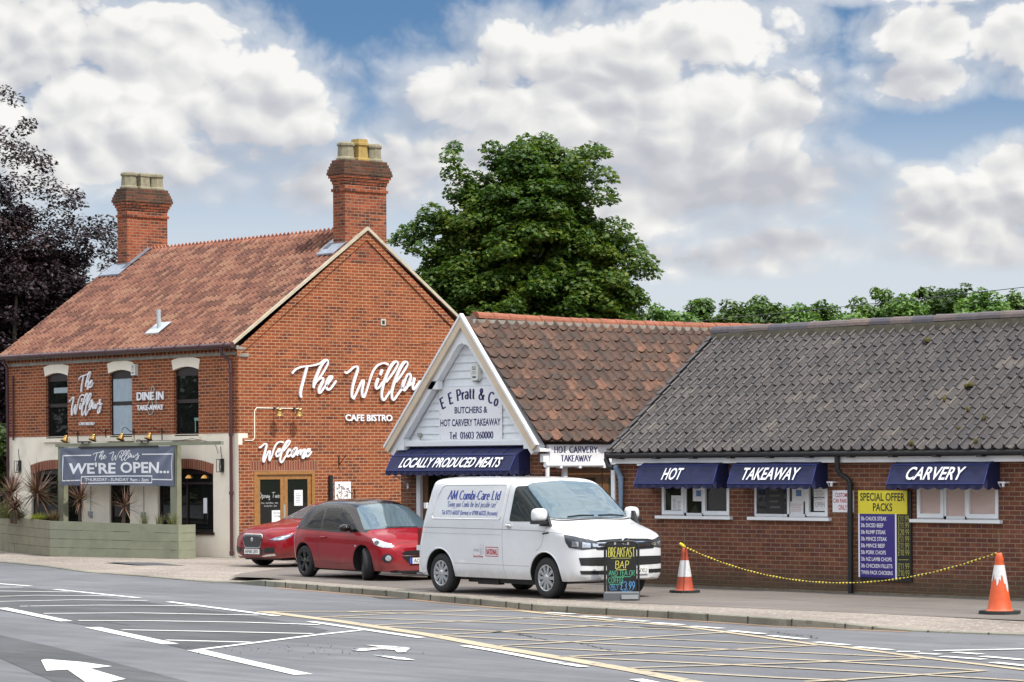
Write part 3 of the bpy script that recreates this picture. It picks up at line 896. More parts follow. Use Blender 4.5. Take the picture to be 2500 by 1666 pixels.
CRACKS = [[(-28.98, 26.12), (-28.54, 25.97), (-27.64, 25.54)], [(-26.99, 25.45), (-26.22, 25.01), (-25.83, 24.8), (-25.32, 24.64)], [(-29.05, 26.24), (-28.3, 25.83)], [(-26.83, 28.9), (-26.22, 28.6), (-25.78, 28.46)], [(-25.85, 28.58), (-25.29, 28.13)], [(-23.23, 28.71), (-22.75, 29.22)], [(-36.0, 24.17), (-34.45, 23.65)]]
WETP = [[(-29.1, 28.59), (-28.46, 28.68), (-28.04, 28.59), (-28.15, 28.37), (-28.57, 28.38)], [(-38.91, 31.7), (-38.37, 31.81), (-37.72, 31.73), (-38.19, 31.39)]]

rgc = random.Random(4)
CRACK = M_('crack_dark', (0.035, 0.034, 0.033), 0.95, var=0.3)  # dark tone of the cracks and scars
for c in CRACKS:
    mb = MB(); pts = []
    for a, b in zip(c, c[1:]):
        for i in range(9):
            f = i / 9; pts.append((a[0] + (b[0] - a[0]) * f + rgc.gauss(0, .025), a[1] + (b[1] - a[1]) * f + rgc.gauss(0, .025)))
    strip_mesh(mb, pts, .022, ROADZ + .006); tag(mb.build('road_crack', CRACK), kind='structure')
for p in WETP:
    mb = MB(); mb.face([(q[0], q[1], ROADZ + .0055) for q in p]); o = mb.build('road_scar', CRACK); tag(o, kind='structure')
    bm = bmesh.new(); bm.from_mesh(o.data)
    for f in bm.faces:
        if f.normal.z < 0: f.normal_flip()
    bm.to_mesh(o.data); bm.free()

# ------------------------------------------------------------------ building helpers
def wall_cells(mb, fn, u0, u1, z0, z1, holes, depth=0.1, m=0, mr=None):
    us = sorted({u0, u1, *[h[0] for h in holes], *[h[1] for h in holes]})
    zs = sorted({z0, z1, *[h[2] for h in holes], *[h[3] for h in holes]})
    us = [q for q in us if u0 <= q <= u1]; zs = [q for q in zs if z0 <= q <= z1]
    for a, b in zip(us, us[1:]):
        for c, d in zip(zs, zs[1:]):
            mu, mz = (a + b) / 2, (c + d) / 2
            if any(h[0] < mu < h[1] and h[2] < mz < h[3] for h in holes): continue
            mb.face([fn(a, c, 0), fn(b, c, 0), fn(b, d, 0), fn(a, d, 0)], m=m)
    mr = m if mr is None else mr
    for (a, b, c, d) in holes:
        c = max(c, z0); d = min(d, z1)
        if c >= d: continue
        mb.face([fn(a, c, 0), fn(a, d, 0), fn(a, d, depth), fn(a, c, depth)], m=mr)
        mb.face([fn(b, c, 0), fn(b, c, depth), fn(b, d, depth), fn(b, d, 0)], m=mr)
        if d < z1 or True: mb.face([fn(a, d, 0), fn(b, d, 0), fn(b, d, depth), fn(a, d, depth)], m=mr)
        mb.face([fn(a, c, 0), fn(a, c, depth), fn(b, c, depth), fn(b, c, 0)], m=mr)


def fbox(mb, fn, a, b, c, d, e0, e1, m=0):
    """box in wall coordinates: u a..b, z c..d, depth e0..e1"""
    v = [fn(a, c, e0), fn(b, c, e0), fn(b, c, e1), fn(a, c, e1), fn(a, d, e0), fn(b, d, e0), fn(b, d, e1), fn(a, d, e1)]
    mb.add(v, [(0, 3, 2, 1), (4, 5, 6, 7), (0, 1, 5, 4), (1, 2, 6, 5), (2, 3, 7, 6), (3, 0, 4, 7)], m=m)


def tiles(mb, O, U, S, width, length, tw, gauge, prof, lift=0.022, droop=0.0, m=0, jit=0.004, clip=None):
    O = Vector(O); U = Vector(U).normalized(); S = Vector(S).normalized(); N = U.cross(S)
    nc = int(round(width / tw)); tw = width / nc; nr = int(math.ceil(length / gauge - 0.05)); gauge = length / nr
    T = [0, .12, .25, .4, .55, .68, .76, .84, .90, .935, .965, 1.0]
    K = len(T)
    for j in range(nr):
        for c in range(nc):
            if clip and not clip((c + .5) * tw, (j + .5) * gauge): continue
            dz = random.uniform(-jit, jit); ds = random.uniform(-1, 1) * jit * 2; tilt = random.uniform(-1, 1) * jit
            bot, top, lip = [], [], []
            for t in T:
                h = prof(t) + dz + tilt * (t - .5)
                x = (c + t) * tw
                s0 = j * gauge - droop * math.sin(PI * min(1, t / .86)) * (1 if t < .86 else 0) + ds
                bot.append(O + U * x + S * s0 + N * (h + lift))
                lip.append(O + U * x + S * (s0 + .004) + N * (h - .012))
                top.append(O + U * x + S * ((j + 1) * gauge + .02) + N * h)
            uv = (c + .5, j + .5)
            n0 = len(mb.v)
            fs = []
            for k in range(K - 1):
                fs.append((k, k + 1, K + k + 1, K + k))
            mb.add(bot + top, fs, uvs=[[uv] * 4] * len(fs), m=m, smooth=True)
            fs = [(k + K, k + K + 1, k + 1, k) for k in range(K - 1)]
            mb.add(bot + lip, fs, uvs=[[uv] * 4] * len(fs), m=m)


def half_tiles(mb, p0, p1, r, n, up=Vector((0, 0, 1)), m=0, seg=7):
    """ridge of half-round tiles from p0 to p1"""
    p0 = Vector(p0); p1 = Vector(p1); d = (p1 - p0); L = d.length; d.normalize(); side = d.cross(up).normalized()
    for i in range(n):
        a = p0 + d * (L * i / n); b = p0 + d * (L * (i + 1) / n + 0.0)
        j = random.uniform(-.006, .006)
        ra, rb = r * 1.06, r * 0.98
        A = [a + side * math.cos(PI * k / seg) * ra + up * (math.sin(PI * k / seg) * ra + j) for k in range(seg + 1)]
        B = [b + side * math.cos(PI * k / seg) * rb + up * (math.sin(PI * k / seg) * rb + j) for k in range(seg + 1)]
        uv = (i + .5, 77.5)
        for k in range(seg):
            mb.face([A[k], B[k], B[k + 1], A[k + 1]], uv=[uv] * 4, m=m, smooth=True)
        mb.face(A, uv=[uv] * (seg + 1), m=m)


BRICK_OLD = brick_mat('old_red_brick', (0.315, 0.084, 0.028), (0.235, 0.060, 0.022), (0.44, 0.27, 0.17), bw=0.235, rh=0.077, ms=0.0095, dark=(0.075, 0.026, 0.020), darkamt=0.8, darkfreq=0.68, tone=0.15, stain=((0.10, 0.045, 0.03), 0.0, 0.9, 0.45))
BRICK_SOLDIER = brick_mat('soldier_brick', (0.27, 0.085, 0.045), (0.22, 0.066, 0.038), (0.42, 0.28, 0.2), bw=0.50, rh=0.077, ms=0.008, darkamt=0.3, tone=0.1)
BRICK_CHIM = brick_mat('chimney_brick', (0.34, 0.090, 0.040), (0.25, 0.065, 0.030), (0.30, 0.20, 0.14), bw=0.235, rh=0.077, ms=0.009, dark=(0.05, 0.025, 0.02), darkamt=0.85, darkfreq=0.60, tone=0.2)
BRICK_SOOT = brick_mat('sooty_corbel_brick', (0.11, 0.055, 0.04), (0.17, 0.06, 0.035), (0.12, 0.10, 0.07), bw=0.235, rh=0.077, ms=0.008, dark=(0.035, 0.03, 0.022), darkamt=0.7, darkfreq=0.45, tone=0.35)
BRICK_SHOP = brick_mat('shop_brown_brick', (0.205, 0.078, 0.046), (0.128, 0.047, 0.033), (0.25, 0.18, 0.115), bw=0.225, rh=0.075, ms=0.0085, dark=(0.085, 0.035, 0.035), darkamt=0.7, darkfreq=0.62, stain=((0.09, 0.07, 0.045), 0.05, 0.55, 0.75), tone=0.16)
TILE_RED = tile_mat('red_clay_tiles', [(0.0, (0.105, 0.048, 0.036)), (0.35, (0.175, 0.078, 0.054)), (0.7, (0.235, 0.105, 0.070)), (1.0, (0.26, 0.14, 0.09))], lich=((0.10, 0.075, 0.06), 6, 0.62, 0.5), grime=0.22)
TILE_BROWN = tile_mat('weathered_brown_pantiles', [(0.0, (0.070, 0.042, 0.032)), (0.5, (0.096, 0.055, 0.040)), (0.9, (0.125, 0.068, 0.047)), (1.0, (0.18, 0.09, 0.058))], lich=((0.055, 0.045, 0.038), 3.5, 0.50, 0.7), grime=0.4)
TILE_GREY = tile_mat('blue_black_pantiles', [(-0.0, (0.042, 0.037, 0.038)), (0.5, (0.058, 0.050, 0.049)), (0.98, (0.070, 0.060, 0.057)), (1.0, (0.10, 0.085, 0.075))], lich=((0.10, 0.075, 0.02), 5, 0.72, 0.8), rough=0.36, grime=0.28)
TILE_RIDGE = tile_mat('red_ridge_tiles', [(0.0, (0.24, 0.085, 0.05)), (0.5, (0.36, 0.125, 0.07)), (1.0, (0.42, 0.19, 0.12))], grime=0.25)
BOARD = M_('white_weatherboard', (0.74, 0.76, 0.78), 0.5, var=0.06, dirt=((0.40, 0.42, 0.42), 4, 0.25))
SIGNWHITE = M_('white_sign_panel', (0.80, 0.80, 0.82), 0.4, var=0.03, dirt=((0.6, 0.6, 0.62), 3, 0.3))
BEIGE = M_('beige_barge_paint', (0.62, 0.50, 0.36), 0.6, var=0.1, dirt=((0.3, 0.24, 0.18), 3, 0.3))
POT_STONE = M_('buff_chimney_pot', (0.25, 0.225, 0.15), 0.9, var=0.3, vs=9, dirt=((0.13, 0.12, 0.09), 5, 0.6))
POT_YELLOW = M_('yellow_chimney_pot', (0.36, 0.245, 0.075), 0.9, var=0.25, vs=8, dirt=((.2, .15, .06), 5, .5))

# ------------------------------------------------------------------ the bistro house
HX, HY, HB, HL = -55.07, 40.83, 48.70, -65.28      # gable face, front face, back face, far gable
RY, RZ_ = 44.77, 8.02
house = thing('brick_house', 'two-storey red brick bistro with cream ground floor, red tiled roof and two chimneys', 'building', (HX, HY, 0))
FF = lambda u, z, d: (u, HY + d, z)
FG = lambda u, z, d: (HX - d, u, z)
upwins = [(-63.42, -62.40), (-60.50, -59.50), (-57.70, -56.68)]
lowwins = [(-64.14, -61.80), (-58.42, -56.10)]
mb = MB()
wall_cells(mb, FF, HL, HX, 2.97, 5.15, [(a, b, 2.93, 4.62) for a, b in upwins], 0.11)
wall_cells(mb, FG, HY, HB, 0, 5.0, [(41.28, 43.12, 0, 2.06)], 0.09)
mb.face([FG(HY, 5.0, 0), FG(HB, 5.0, 0), FG(RY, RZ_ - .05, 0)])
mb.face([(HL, HB, 0), (HL, HY, 0), (HL, HY, 5.0), (HL, RY, RZ_), (HL, HB, 5.0)])
mb.face([(HX, HB, 0), (HL, HB, 0), (HL, HB, 5.1), (HX, HB, 5.1)])
# corbelled brick under the sloping verge
for (ya, za, yb, zb) in ((HY - .05, 4.98, RY, RZ_ - .06), (HB + .05, 4.98, RY, RZ_ - .06)):
    s = 1 if yb > ya else -1
    n = 26
    for i in range(n):
        y0 = ya + (yb - ya) * i / n; y1 = ya + (yb - ya) * (i + 1) / n
        z0 = za + (zb - za) * i / n; zz = za + (zb - za) * (i + 1) / n
        p = [(HX, y0, z0 - .20), (HX, y1, zz - .20), (HX, y1, zz), (HX, y0, z0)]
        q = [(HX + .035, a, b) for _, a, b in p]
        if s < 0: p = p[::-1]; q = q[::-1]
        mb.face(q); mb.face([p[0], p[1], q[1], q[0]])
mb.build('brick_wall', BRICK_OLD, house)
mb = MB()
wall_cells(mb, FF, HL, HX, 0, 2.97, [(a, b, .60, 2.16) for a, b in lowwins] + [(-60.53, -59.62, 0, 2.10)] + [(a, b, 2.93, 4.62) for a, b in upwins], 0.11)
fbox(mb, FG, HY - .004, 41.10, 2.86, 2.97, -.004, .02); fbox(mb, FG, HY - .004, 40.94, 2.70, 2.86, -.004, .02)
fbox(mb, FF, HL, HX, 2.962, 2.974, -.006, .05)
mb.build('cream_wall', CREAM, house)
# eaves bands
mb = MB()
fbox(mb, FF, HL - .02, HX + .03, 4.84, 4.915, -.03, .02); fbox(mb, FF, HL - .02, HX + .03, 5.0, 5.06, -.075, .02)
fbox(mb, FG, HY - .03, HY + .30, 4.80, 4.88, -.03, .02); fbox(mb, FG, HY - .07, HY + .2, 4.97, 5.03, -.04, .02)
mb.build('stone_band', STONE, house)
mb = MB()
x = HL
while x < HX - .1:
    fbox(mb, FF, x, x + .11, 4.918, 4.998, -.055, .0); x += .17
mb.build('dentil_course', BRICK_OLD, house)

# upper sash windows
def upper_window(a, b, k):
    f = MB(); t = .055
    z0, z1 = 2.93, 4.62
    zm = 3.78
    for (c, d, e, g) in ((a, a + t, z0, z1), (b - t, b, z0, z1), (a + t, b - t, z0, z0 + .07), (a + t, b - t, z1 - .22, z1), (a + t, b - t, zm - .045, zm + .045)):
        fbox(f, FF, c, d, e, g, .07, .12)
    win = f.build('window', DARK_FRAME, house)
    p = MB()
    fbox(p, FF, a + t, b - t, z0 + .07, zm - .045, .095, .105); fbox(p, FF, a + t, b - t, zm + .045, z1 - .22, .095, .105)
    p.build('pane', GLASS_DARK if k != 1 else glass_mat('curtained_glass', (0.10, 0.12, 0.15), 1.45), win)
    s = MB(); fbox(s, FF, a - .09, b + .09, 2.83, 2.93, -.07, .1)
    s.build('window_sill', CREAM, house)
    L = MB()     # painted segmental arch
    n = 12; w_ = (b - a) / 2 + .02; cx = (a + b) / 2
    lo = [(cx + w_ * (2 * i / n - 1), 4.54 + .08 * (1 - (2 * i / n - 1) ** 2)) for i in range(n + 1)]
    hi = [(cx + (w_ + .06) * (2 * i / n - 1), 4.785 + .07 * (1 - (2 * i / n - 1) ** 2)) for i in range(n + 1)]
    for i in range(n):
        A, B, C, D = lo[i], lo[i + 1], hi[i + 1], hi[i]
        L.face([FF(*A, -.014), FF(*B, -.014), FF(*C, -.014), FF(*D, -.014)], smooth=False)
        L.face([FF(*A, -.014), FF(*A, .09), FF(*B, .09), FF(*B, -.014)])
        L.face([FF(*D, -.014), FF(*C, -.014), FF(*C, .01), FF(*D, .01)])
    L.face([FF(*lo[0], -.014), FF(*hi[0], -.014), FF(*hi[0], .01), FF(*lo[0], .01)])
    L.face([FF(*lo[-1], -.014), FF(*lo[-1], .01), FF(*hi[-1], .01), FF(*hi[-1], -.014)])
    L.build('window_arch', CREAM, house)
    return win
CURT = M_('pale_curtain', (0.36, 0.43, 0.48), 0.9, var=0.1)
for k, (a, b) in enumerate(upwins):
    win = upper_window(a, b, k)
    if k == 1:
        c = MB()
        for (z0, z1) in ((3.01, 3.73), (3.83, 4.40)):
            n = 30
            vs = []
            for i in range(n + 1):
                xx = a + .06 + (b - a - .12) * i / n
                dy = .092 - .012 - .009 * math.sin(i * 1.7) - .005 * math.sin(i * .6)
                vs.append((xx, HY + dy, z0)); vs.append((xx, HY + dy, z1))
            c.add(vs, [(2 * i, 2 * i + 2, 2 * i + 3, 2 * i + 1) for i in range(n)], smooth=True)
        c.build('curtain', CURT, win)
    if k == 0:
        c = MB(); fbox(c, FF, a + .25, b - .06, 4.1, 4.24, .088, .094); c.build('roller_blind', M_('grey_blind', (0.33, 0.38, 0.40), 0.8), win)
    if k == 2:
        c = MB()
        ch = M_('green_chair', (0.16, 0.27, 0.23), 0.6)
        fbox(c, FF, b - .30, b - .06, 3.30, 3.37, .085, .094); fbox(c, FF, b - .27, b - .24, 3.02, 3.30, .085, .094); fbox(c, FF, b - .12, b - .09, 3.02, 3.30, .085, .094)
        c.build('chair_back', ch, win)

# lower windows with brick arches
def lower_window(a, b):
    n = 16; cx = (a + b) / 2; w_ = (b - a) / 2
    f = MB(); t = .06
    z0, z1, zt = .60, 2.16, 1.78
    for (c, d, e, g) in ((a, a + t, z0, z1), (b - t, b, z0, z1), (a + t, b - t, z0, z0 + t), (a + t, b - t, z1 - .16, z1), (a + t, b - t, zt - .03, zt + .03), (cx - .03, cx + .03, zt, z1 - .16), (cx - .025, cx + .025, z0 + t, zt - .03)):
        fbox(f, FF, c, d, e, g, .06, .115)
    win = f.build('window', DARK_FRAME, house)
    p = MB(); fbox(p, FF, a + t, b - t, z0 + t, z1 - .1, .09, .1)
    p.build('pane', GLASS_DARK, win)
    s = MB(); fbox(s, FF, a - .05, b + .05, .54, .60, -.05, .1); s.build('window_sill', DARK_FRAME, house)
    L = MB()
    lo = [(cx + w_ * (2 * i / n - 1), 2.0 + .14 * (1 - (2 * i / n - 1) ** 2)) for i in range(n + 1)]
    hi = [(cx + (w_ + .03) * (2 * i / n - 1), 2.24 + .14 * (1 - (2 * i / n - 1) ** 2)) for i in range(n + 1)]
    for i in range(n):
        A, B, C, D = lo[i], lo[i + 1], hi[i + 1], hi[i]
        L.face([FF(*A, -.012), FF(*B, -.012), FF(*C, -.012), FF(*D, -.012)], uv=[(0.02, A[0]), (0.02, B[0]), (.26, C[0]), (.26, D[0])])
        L.face([FF(*A, -.012), FF(*A, .08), FF(*B, .08), FF(*B, -.012)])
        L.face([FF(*D, -.012), FF(*C, -.012), FF(*C, .0), FF(*D, .0)])
    L.build('brick_arch', BRICK_SOLDIER, house)
    return win
LW = [lower_window(a, b) for a, b in lowwins]
c = MB(); fbox(c, FF, -56.62, -56.47, 1.05, 1.42, .082, .086); c.build('notice', PAPER, LW[1])
mb = MB()
m_, t_, b_ = newmat('warm_lampshade'); b_.inputs['Base Color'].default_value = (.6, .3, .08, 1); b_.inputs['Emission Color'].default_value = (1, .55, .15, 1); b_.inputs['Emission Strength'].default_value = .35
for x in (-57.2, -56.55):
    mb = MB(); mb.lathe([(.09, 0), (.05, .06), (.015, .08)], (x, HY + .07, 1.90), 12); mb.build('pendant_lamp', m_, LW[1])
mb = MB()
fbox(mb, FF, -60.53, -60.47, 0, 2.1, .05, .11); fbox(mb, FF, -59.68, -59.62, 0, 2.1, .05, .11); fbox(mb, FF, -60.47, -59.68, 2.03, 2.1, .05, .11)
d = mb.build('front_door', DARK_FRAME, house)
mb = MB(); fbox(mb, FF, -60.47, -59.68, .02, 2.03, .08, .09); mb.build('pane', GLASS_DARK, d)

# roof
mb = MB()
SL = Vector((0, RY - (HY - .22), RZ_ - 5.10)); Ls = SL.length
prof_red = lambda t: -.022 if t > .95 else .055 * math.exp(-((t - .83) / .10) ** 2) + .008
tiles(mb, (HL - .10, HY - .22, 5.10), (1, 0, 0), SL, HX + .06 - (HL - .10), Ls, .205, .262, prof_red, lift=.030)
mb.face([(HX, HB + .22, 5.10), (HL - .1, HB + .22, 5.10), (HL - .1, RY, RZ_), (HX, RY, RZ_)], uv=[(0, 0), (3, 0), (3, 3), (0, 3)])
mb.face([(HL - .1, HY - .18, 5.085), (HX + .05, HY - .18, 5.085), (HX + .05, RY, RZ_ - .03), (HL - .1, RY, RZ_ - .03)], uv=[(9.5, 9.5)] * 4)
roof = mb.build('roof', TILE_RED, house)
mb = MB()
xa, xb = HL - .1, HX - .40
n = 30
for i in range(n):
    a = xa + (xb - xa) * i / n; b = xa + (xb - xa) * (i + 1) / n
    uv = (i + .5, 3.5)
    for (y0, z0, y1, z1) in ((RY - .17, RZ_ - .11, RY - .02, RZ_ + .05), (RY - .02, RZ_ + .05, RY + .02, RZ_ + .05), (RY + .02, RZ_ + .05, RY + .17, RZ_ - .11)):
        mb.face([(a, y0, z0), (b, y0, z0), (b, y1, z1), (a, y1, z1)], uv=[uv] * 4)
    for q in range(2):       # saw-tooth cresting
        c = a + (b - a) * (q + .5) / 2; h = (b - a) / 4
        for yy in (-.014, .014):
            tri = [(c - h, RY + yy, RZ_ + .05), (c + h, RY + yy, RZ_ + .05), (c, RY + yy, RZ_ + .135)]
            mb.face(tri if yy < 0 else tri[::-1], uv=[uv] * 3)
        mb.face([(c - h, RY - .014, RZ_ + .05), (c, RY - .014, RZ_ + .135), (c, RY + .014, RZ_ + .135), (c - h, RY + .014, RZ_ + .05)], uv=[uv] * 4)
        mb.face([(c, RY - .014, RZ_ + .135), (c + h, RY - .014, RZ_ + .05), (c + h, RY + .014, RZ_ + .05), (c, RY + .014, RZ_ + .135)], uv=[uv] * 4)
mb.build('ridge_cresting', TILE_RIDGE, roof)
mb = MB()       # pale mortared verge strips
for ya in (HY - .2, HB + .2):
    pa = Vector((HX + .045, ya, 5.06)); pb = Vector((HX + .045, RY, RZ_ - .02))
    f = [pa, pb, pb + Vector((0, 0, .085)), pa + Vector((0, 0, .085))]
    if ya > RY: f = f[::-1]
    g = [p + Vector((.05, 0, 0)) for p in f]
    mb.face(g)
    for i in range(4): mb.face([f[i], f[(i + 1) % 4], g[(i + 1) % 4], g[i]])
mb.build('verge', M_('pale_verge_mortar', (0.50, 0.44, 0.33), 0.85, var=0.2), roof)

def chimney(x0, x1, y0, y1, zb, yellow):
    zc = 9.10
    mb = MB(); mb.box(x0, x1, y0, y1, zb, 9.66)
    st = mb.build('chimney', BRICK_CHIM, roof)
    mb = MB()
    for (z, e) in ((8.94, .035), (9.12, .02), (9.195, .05), (9.27, .085)):
        mb.box(x0 - e, x1 + e, y0 - e, y1 + e, z, z + .07)
    for i, e in enumerate((.115, .10, .075, .05, .02)):
        mb.box(x0 - e, x1 + e, y0 - e, y1 + e, 9.345 + .075 * i, 9.345 + .075 * i + .072, m=1)
    mb.build('corbelled_cap', [BRICK_CHIM, BRICK_SOOT], st)
    for i in range(3):
        yy = y0 + (y1 - y0) * (.17 + .33 * i)
        p = MB(); xm = (x0 + x1) / 2
        tall = (yellow and i == 1)
        h = .56 if tall else .46
        rot = Matrix.Rotation(R(45), 4, 'Z')
        prof = [(.25, 0), (.25, .06), (.215, .10), (.20, h - .13), (.205, h - .10), (.23, h - .09), (.23, h - .04), (.20, h), (.15, h), (.14, h - .2)]
        if tall: prof = [(.26, 0), (.25, .07), (.22, .1), (.19, h - .2), (.2, h - .17), (.235, h - .15), (.235, h - .1), (.21, h - .09), (.20, h), (.15, h), (.14, h - .2)]
        vs = []
        nn = 4 if tall or i == 1 else 8
        p.lathe(prof, (xm, yy, 9.70), nn, M=rot if nn == 4 else Matrix.Rotation(R(22.5), 4, 'Z'))
        p.sm = [False] * len(p.sm)
        p.build('chimney_pot', POT_YELLOW if tall else POT_STONE, st)
    return st
c1 = chimney(HX - .46, HX + .004, 44.11, 45.43, 7.2, True)
c2 = chimney(HL + .36, HL + .82, 44.11, 45.43, 7.0, False)
def lead_patch(mb, x0, x1, yb, yt, h=.05):
    f = lambda y: 5.10 + (y - (HY - .22)) * (RZ_ - 5.10) / (RY - HY + .22) + h
    mb.face([(x0, yb, f(yb)), (x1, yb, f(yb)), (x1, yt, f(yt)), (x0, yt, f(yt))])
    mb.face([(x0, yb, f(yb) - .04), (x1, yb, f(yb) - .04), (x1, yb, f(yb)), (x0, yb, f(yb))])
mb = MB(); lead_patch(mb, HX - .66, HX + .05, 43.72, 44.14, .115); lead_patch(mb, HX - .72, HX - .43, 43.9, 44.75, .115)
mb.box(HX - .49, HX + .01, 44.085, 44.112, 7.42, 7.66); mb.build('lead_flashing', LEAD, roof)
mb = MB(); lead_patch(mb, HL + .10, HL + 1.06, 43.68, 44.14, .115); lead_patch(mb, HL + .80, HL + 1.06, 43.9, 44.75, .115)
mb.box(HL + .34, HL + .85, 44.085, 44.112, 7.4, 7.68); mb.build('lead_flashing', LEAD, roof)
mb = MB(); zb = 5.62; lead_patch(mb, -59.25, -58.65, 41.05, 41.45, .105)
mb.tube([(-58.95, 41.28, 5.55), (-58.95, 41.26, 6.10)], .055, 12)
mb.build('vent_pipe', M_('grey_vent_pipe', (.42, .46, .48), .5, var=.1), roof)
mb = MB()
mb.tube([(HL - .12, HY - .24, 5.09), (HX + .10, HY - .24, 5.07)], .062, 10)
x = HL
while x < HX: mb.tube([(x, HY - .24, 5.087), (x + .05, HY - .24, 5.087)], .07, 10); x += 1.0
gut = mb.build('gutter', MAROON, house)
mb = MB()
mb.tube([(-55.42, HY - .24, 5.02), (-55.42, HY - .22, 4.86), (-55.28, HY - .09, 4.70), (-55.27, HY - .075, 4.5), (-55.27, HY - .075, .05)], .042, 10)
for z in (4.45, 2.95, 1.55, .12): mb.tube([(-55.27, HY - .075, z - .04), (-55.27, HY - .075, z + .04)], .056, 10)
mb.build('downpipe', MAROON, house)
mb = MB()
mb.tube([(HL + .16, HY - .22, 5.02), (HL + .16, HY - .10, 4.8), (HL + .16, HY - .075, .05)], .042, 10)
mb.tube([(HL + .36, HY - .05, 4.6), (HL + .36, HY - .05, 2.9)], .025, 8)
mb.build('downpipe', MAROON, house)

# double door in the gable
door = None
mb = MB()
a, b, z1 = 41.28, 43.12, 2.06
for (c, d, e, g) in ((a, a + .09, 0, z1), (b - .09, b, 0, z1), (a + .09, b - .09, z1 - .08, z1)): fbox(mb, FG, c, d, e, g, -.01, .09)
fr = mb.build('entrance_doors', TIMBER, house)
mid = (a + b) / 2
for (c, d) in ((a + .09, mid), (mid, b - .09)):
    mb = MB(); s = .11
    for (e, f_, g, h) in ((c + .004, c + s, .03, z1 - .085), (d - s, d - .004, .03, z1 - .085), (c + s, d - s, .03, .78), (c + s, d - s, z1 - .085 - s, z1 - .085)):
        fbox(mb, FG, e, f_, g, h, .025, .07)
    lf = mb.build('door_leaf', TIMBER, fr)
mb = MB(); fbox(mb, FG, a + .1, b - .1, .75, z1 - .1, .045, .055); mb.build('door_glass', GLASS_DARK, fr)
mb = MB(); fbox(mb, FG, mid - .03, mid + .03, .85, 1.25, .01, .03); mb.build('push_plate', SILVER, fr)
for (c, d, e, g) in ((41.84, 42.14, .83, 1.12), (42.52, 42.78, 1.22, 1.60)):
    mb = MB(); fbox(mb, FG, c, d, e, g, .040, .044); mb.build('door_notice', PAPER, fr)
mb = MB()
U_, V_ = (0, 1, 0), (0, 0, 1)
letter(mb, 'ONE WAY', (HX - .039, 41.99, 1.03), U_, V_, .22, .045, bold=.01)
letter(mb, 'SYSTEM', (HX - .039, 41.99, .95), U_, V_, .20, .045, bold=.01)
for k in range(6): fbox(mb, FG, 42.57, 42.57 + random.uniform(.1, .17), 1.30 + k * .04, 1.312 + k * .04, .0385, .0395)
mb.build('notice_text', INK, fr)
mb = MB()
strokes(mb, [[(0, .5), (.3, 1), (.6, .5), (.3, 0), (0, .5)], [(.8, -.3), (.8, .5), (1.0, .5), (1.0, 0), (.8, 0)], [(1.2, .2), (1.5, .4), (1.3, .5), (1.25, 0), (1.6, .2)], [(1.7, .5), (1.7, 0), (1.8, .5), (2, 0)], [(2.1, .5), (2.1, 0)], [(2.2, 0), (2.3, .5), (2.5, 0)], [(2.7, .5), (2.6, 0), (2.9, .4), (2.9, -.3), (2.6, -.3)],
             [(3.6, 1), (4.5, 1)], [(4.0, 1), (3.9, 0)], [(4.5, .5), (4.5, 0)], [(4.7, 0), (4.8, .5), (4.9, 0), (5, .5), (5.1, 0)], [(5.3, .2), (5.6, .4), (5.3, .5), (5.4, 0), (5.7, .2)], [(6, .5), (5.8, .4), (6, .1), (5.8, 0)]],
        (HX - .044, 41.47, 1.42), U_, V_, .105, .13, .012, mode='mono')
letter(mb, 'Mon - Sat 8:30am - 4pm', (HX - .044, 41.78, 1.28), U_, V_, .5, .04); letter(mb, 'Sunday 9am - 3pm', (HX - .044, 41.80, 1.21), U_, V_, .38, .04)
mb.build('opening_times_lettering', M_('etched_white', (.45, .45, .45), .6), fr)
mb = MB()
for i in range(24):
    y0 = 41.18 + i * (43.22 - 41.18) / 24; y1 = y0 + (43.22 - 41.18) / 24
    mb.face([FG(y0, 2.08, -.004), FG(y1, 2.08, -.004), FG(y1, 2.31, -.004), FG(y0, 2.31, -.004)], uv=[(.02, y0), (.02, y1), (.25, y1), (.25, y0)])
mb.face([FG(41.18, 2.06, -.004), FG(43.22, 2.06, -.004), FG(43.22, 2.08, -.004), FG(41.18, 2.08, -.004)])
mb.build('soldier_course', BRICK_SOLDIER, house)
mb = MB(); fbox(mb, FG, 45.22, 45.38, 5.66, 5.82, -.02, .01); fbox(mb, FG, 45.26, 45.34, 5.69, 5.78, -.024, -.02, m=1)
mb.build('air_vent', [M_('grey_vent', (.5, .48, .42), .7), BLACK], house)
mb = MB()
pass
mb.tube([(HX + .03, 43.86, 2.20), (HX + .03, 43.86, 2.44)], .014, 6); mb.tube([(HX + .03, 43.86, 2.20), (HX + .24, 43.92, 2.45)], .012, 6)
mb.build('hanging_sign_bracket', IRON, house)
mb = MB(); mb.tube([(HX + .05, 43.58, .02), (HX + .05, 43.58, 1.95)], .055, 10); mb.tube([(HX + .05, 43.58, 1.6), (HX + .05, 43.58, 1.64)], .065, 10); mb.build('waste_pipe', BLACK, house)
mb = MB(); mb.tube([(HX + .02, 44.35, .3), (HX + .02, 44.36, 1.55), (HX + .02, 44.33, 1.6)], .012, 6); mb.build('cable', IRON, house)
mb = MB()
mb.tube([(HX + .012, 41.0, 2.80), (HX + .012, 41.24, 2.80), (HX + .012, 41.30, 2.86), (HX + .012, 41.30, 3.50), (HX + .012, 41.36, 3.58), (HX + .012, 42.72, 3.57)], .014, 6)
mb.build('conduit', CREAM, house)
mb = MB()
for (xx, zt) in ((-59.0, 1.7), (-61.35, 1.7)):
    mb.tube([(xx, HY - .015, 1.05), (xx, HY - .015, zt)], .011, 6); mb.box(xx - .07, xx + .07, HY - .06, HY, .93, 1.06)
mb.build('socket_box', M_('grey_socket', (.33, .34, .34), .5), house)

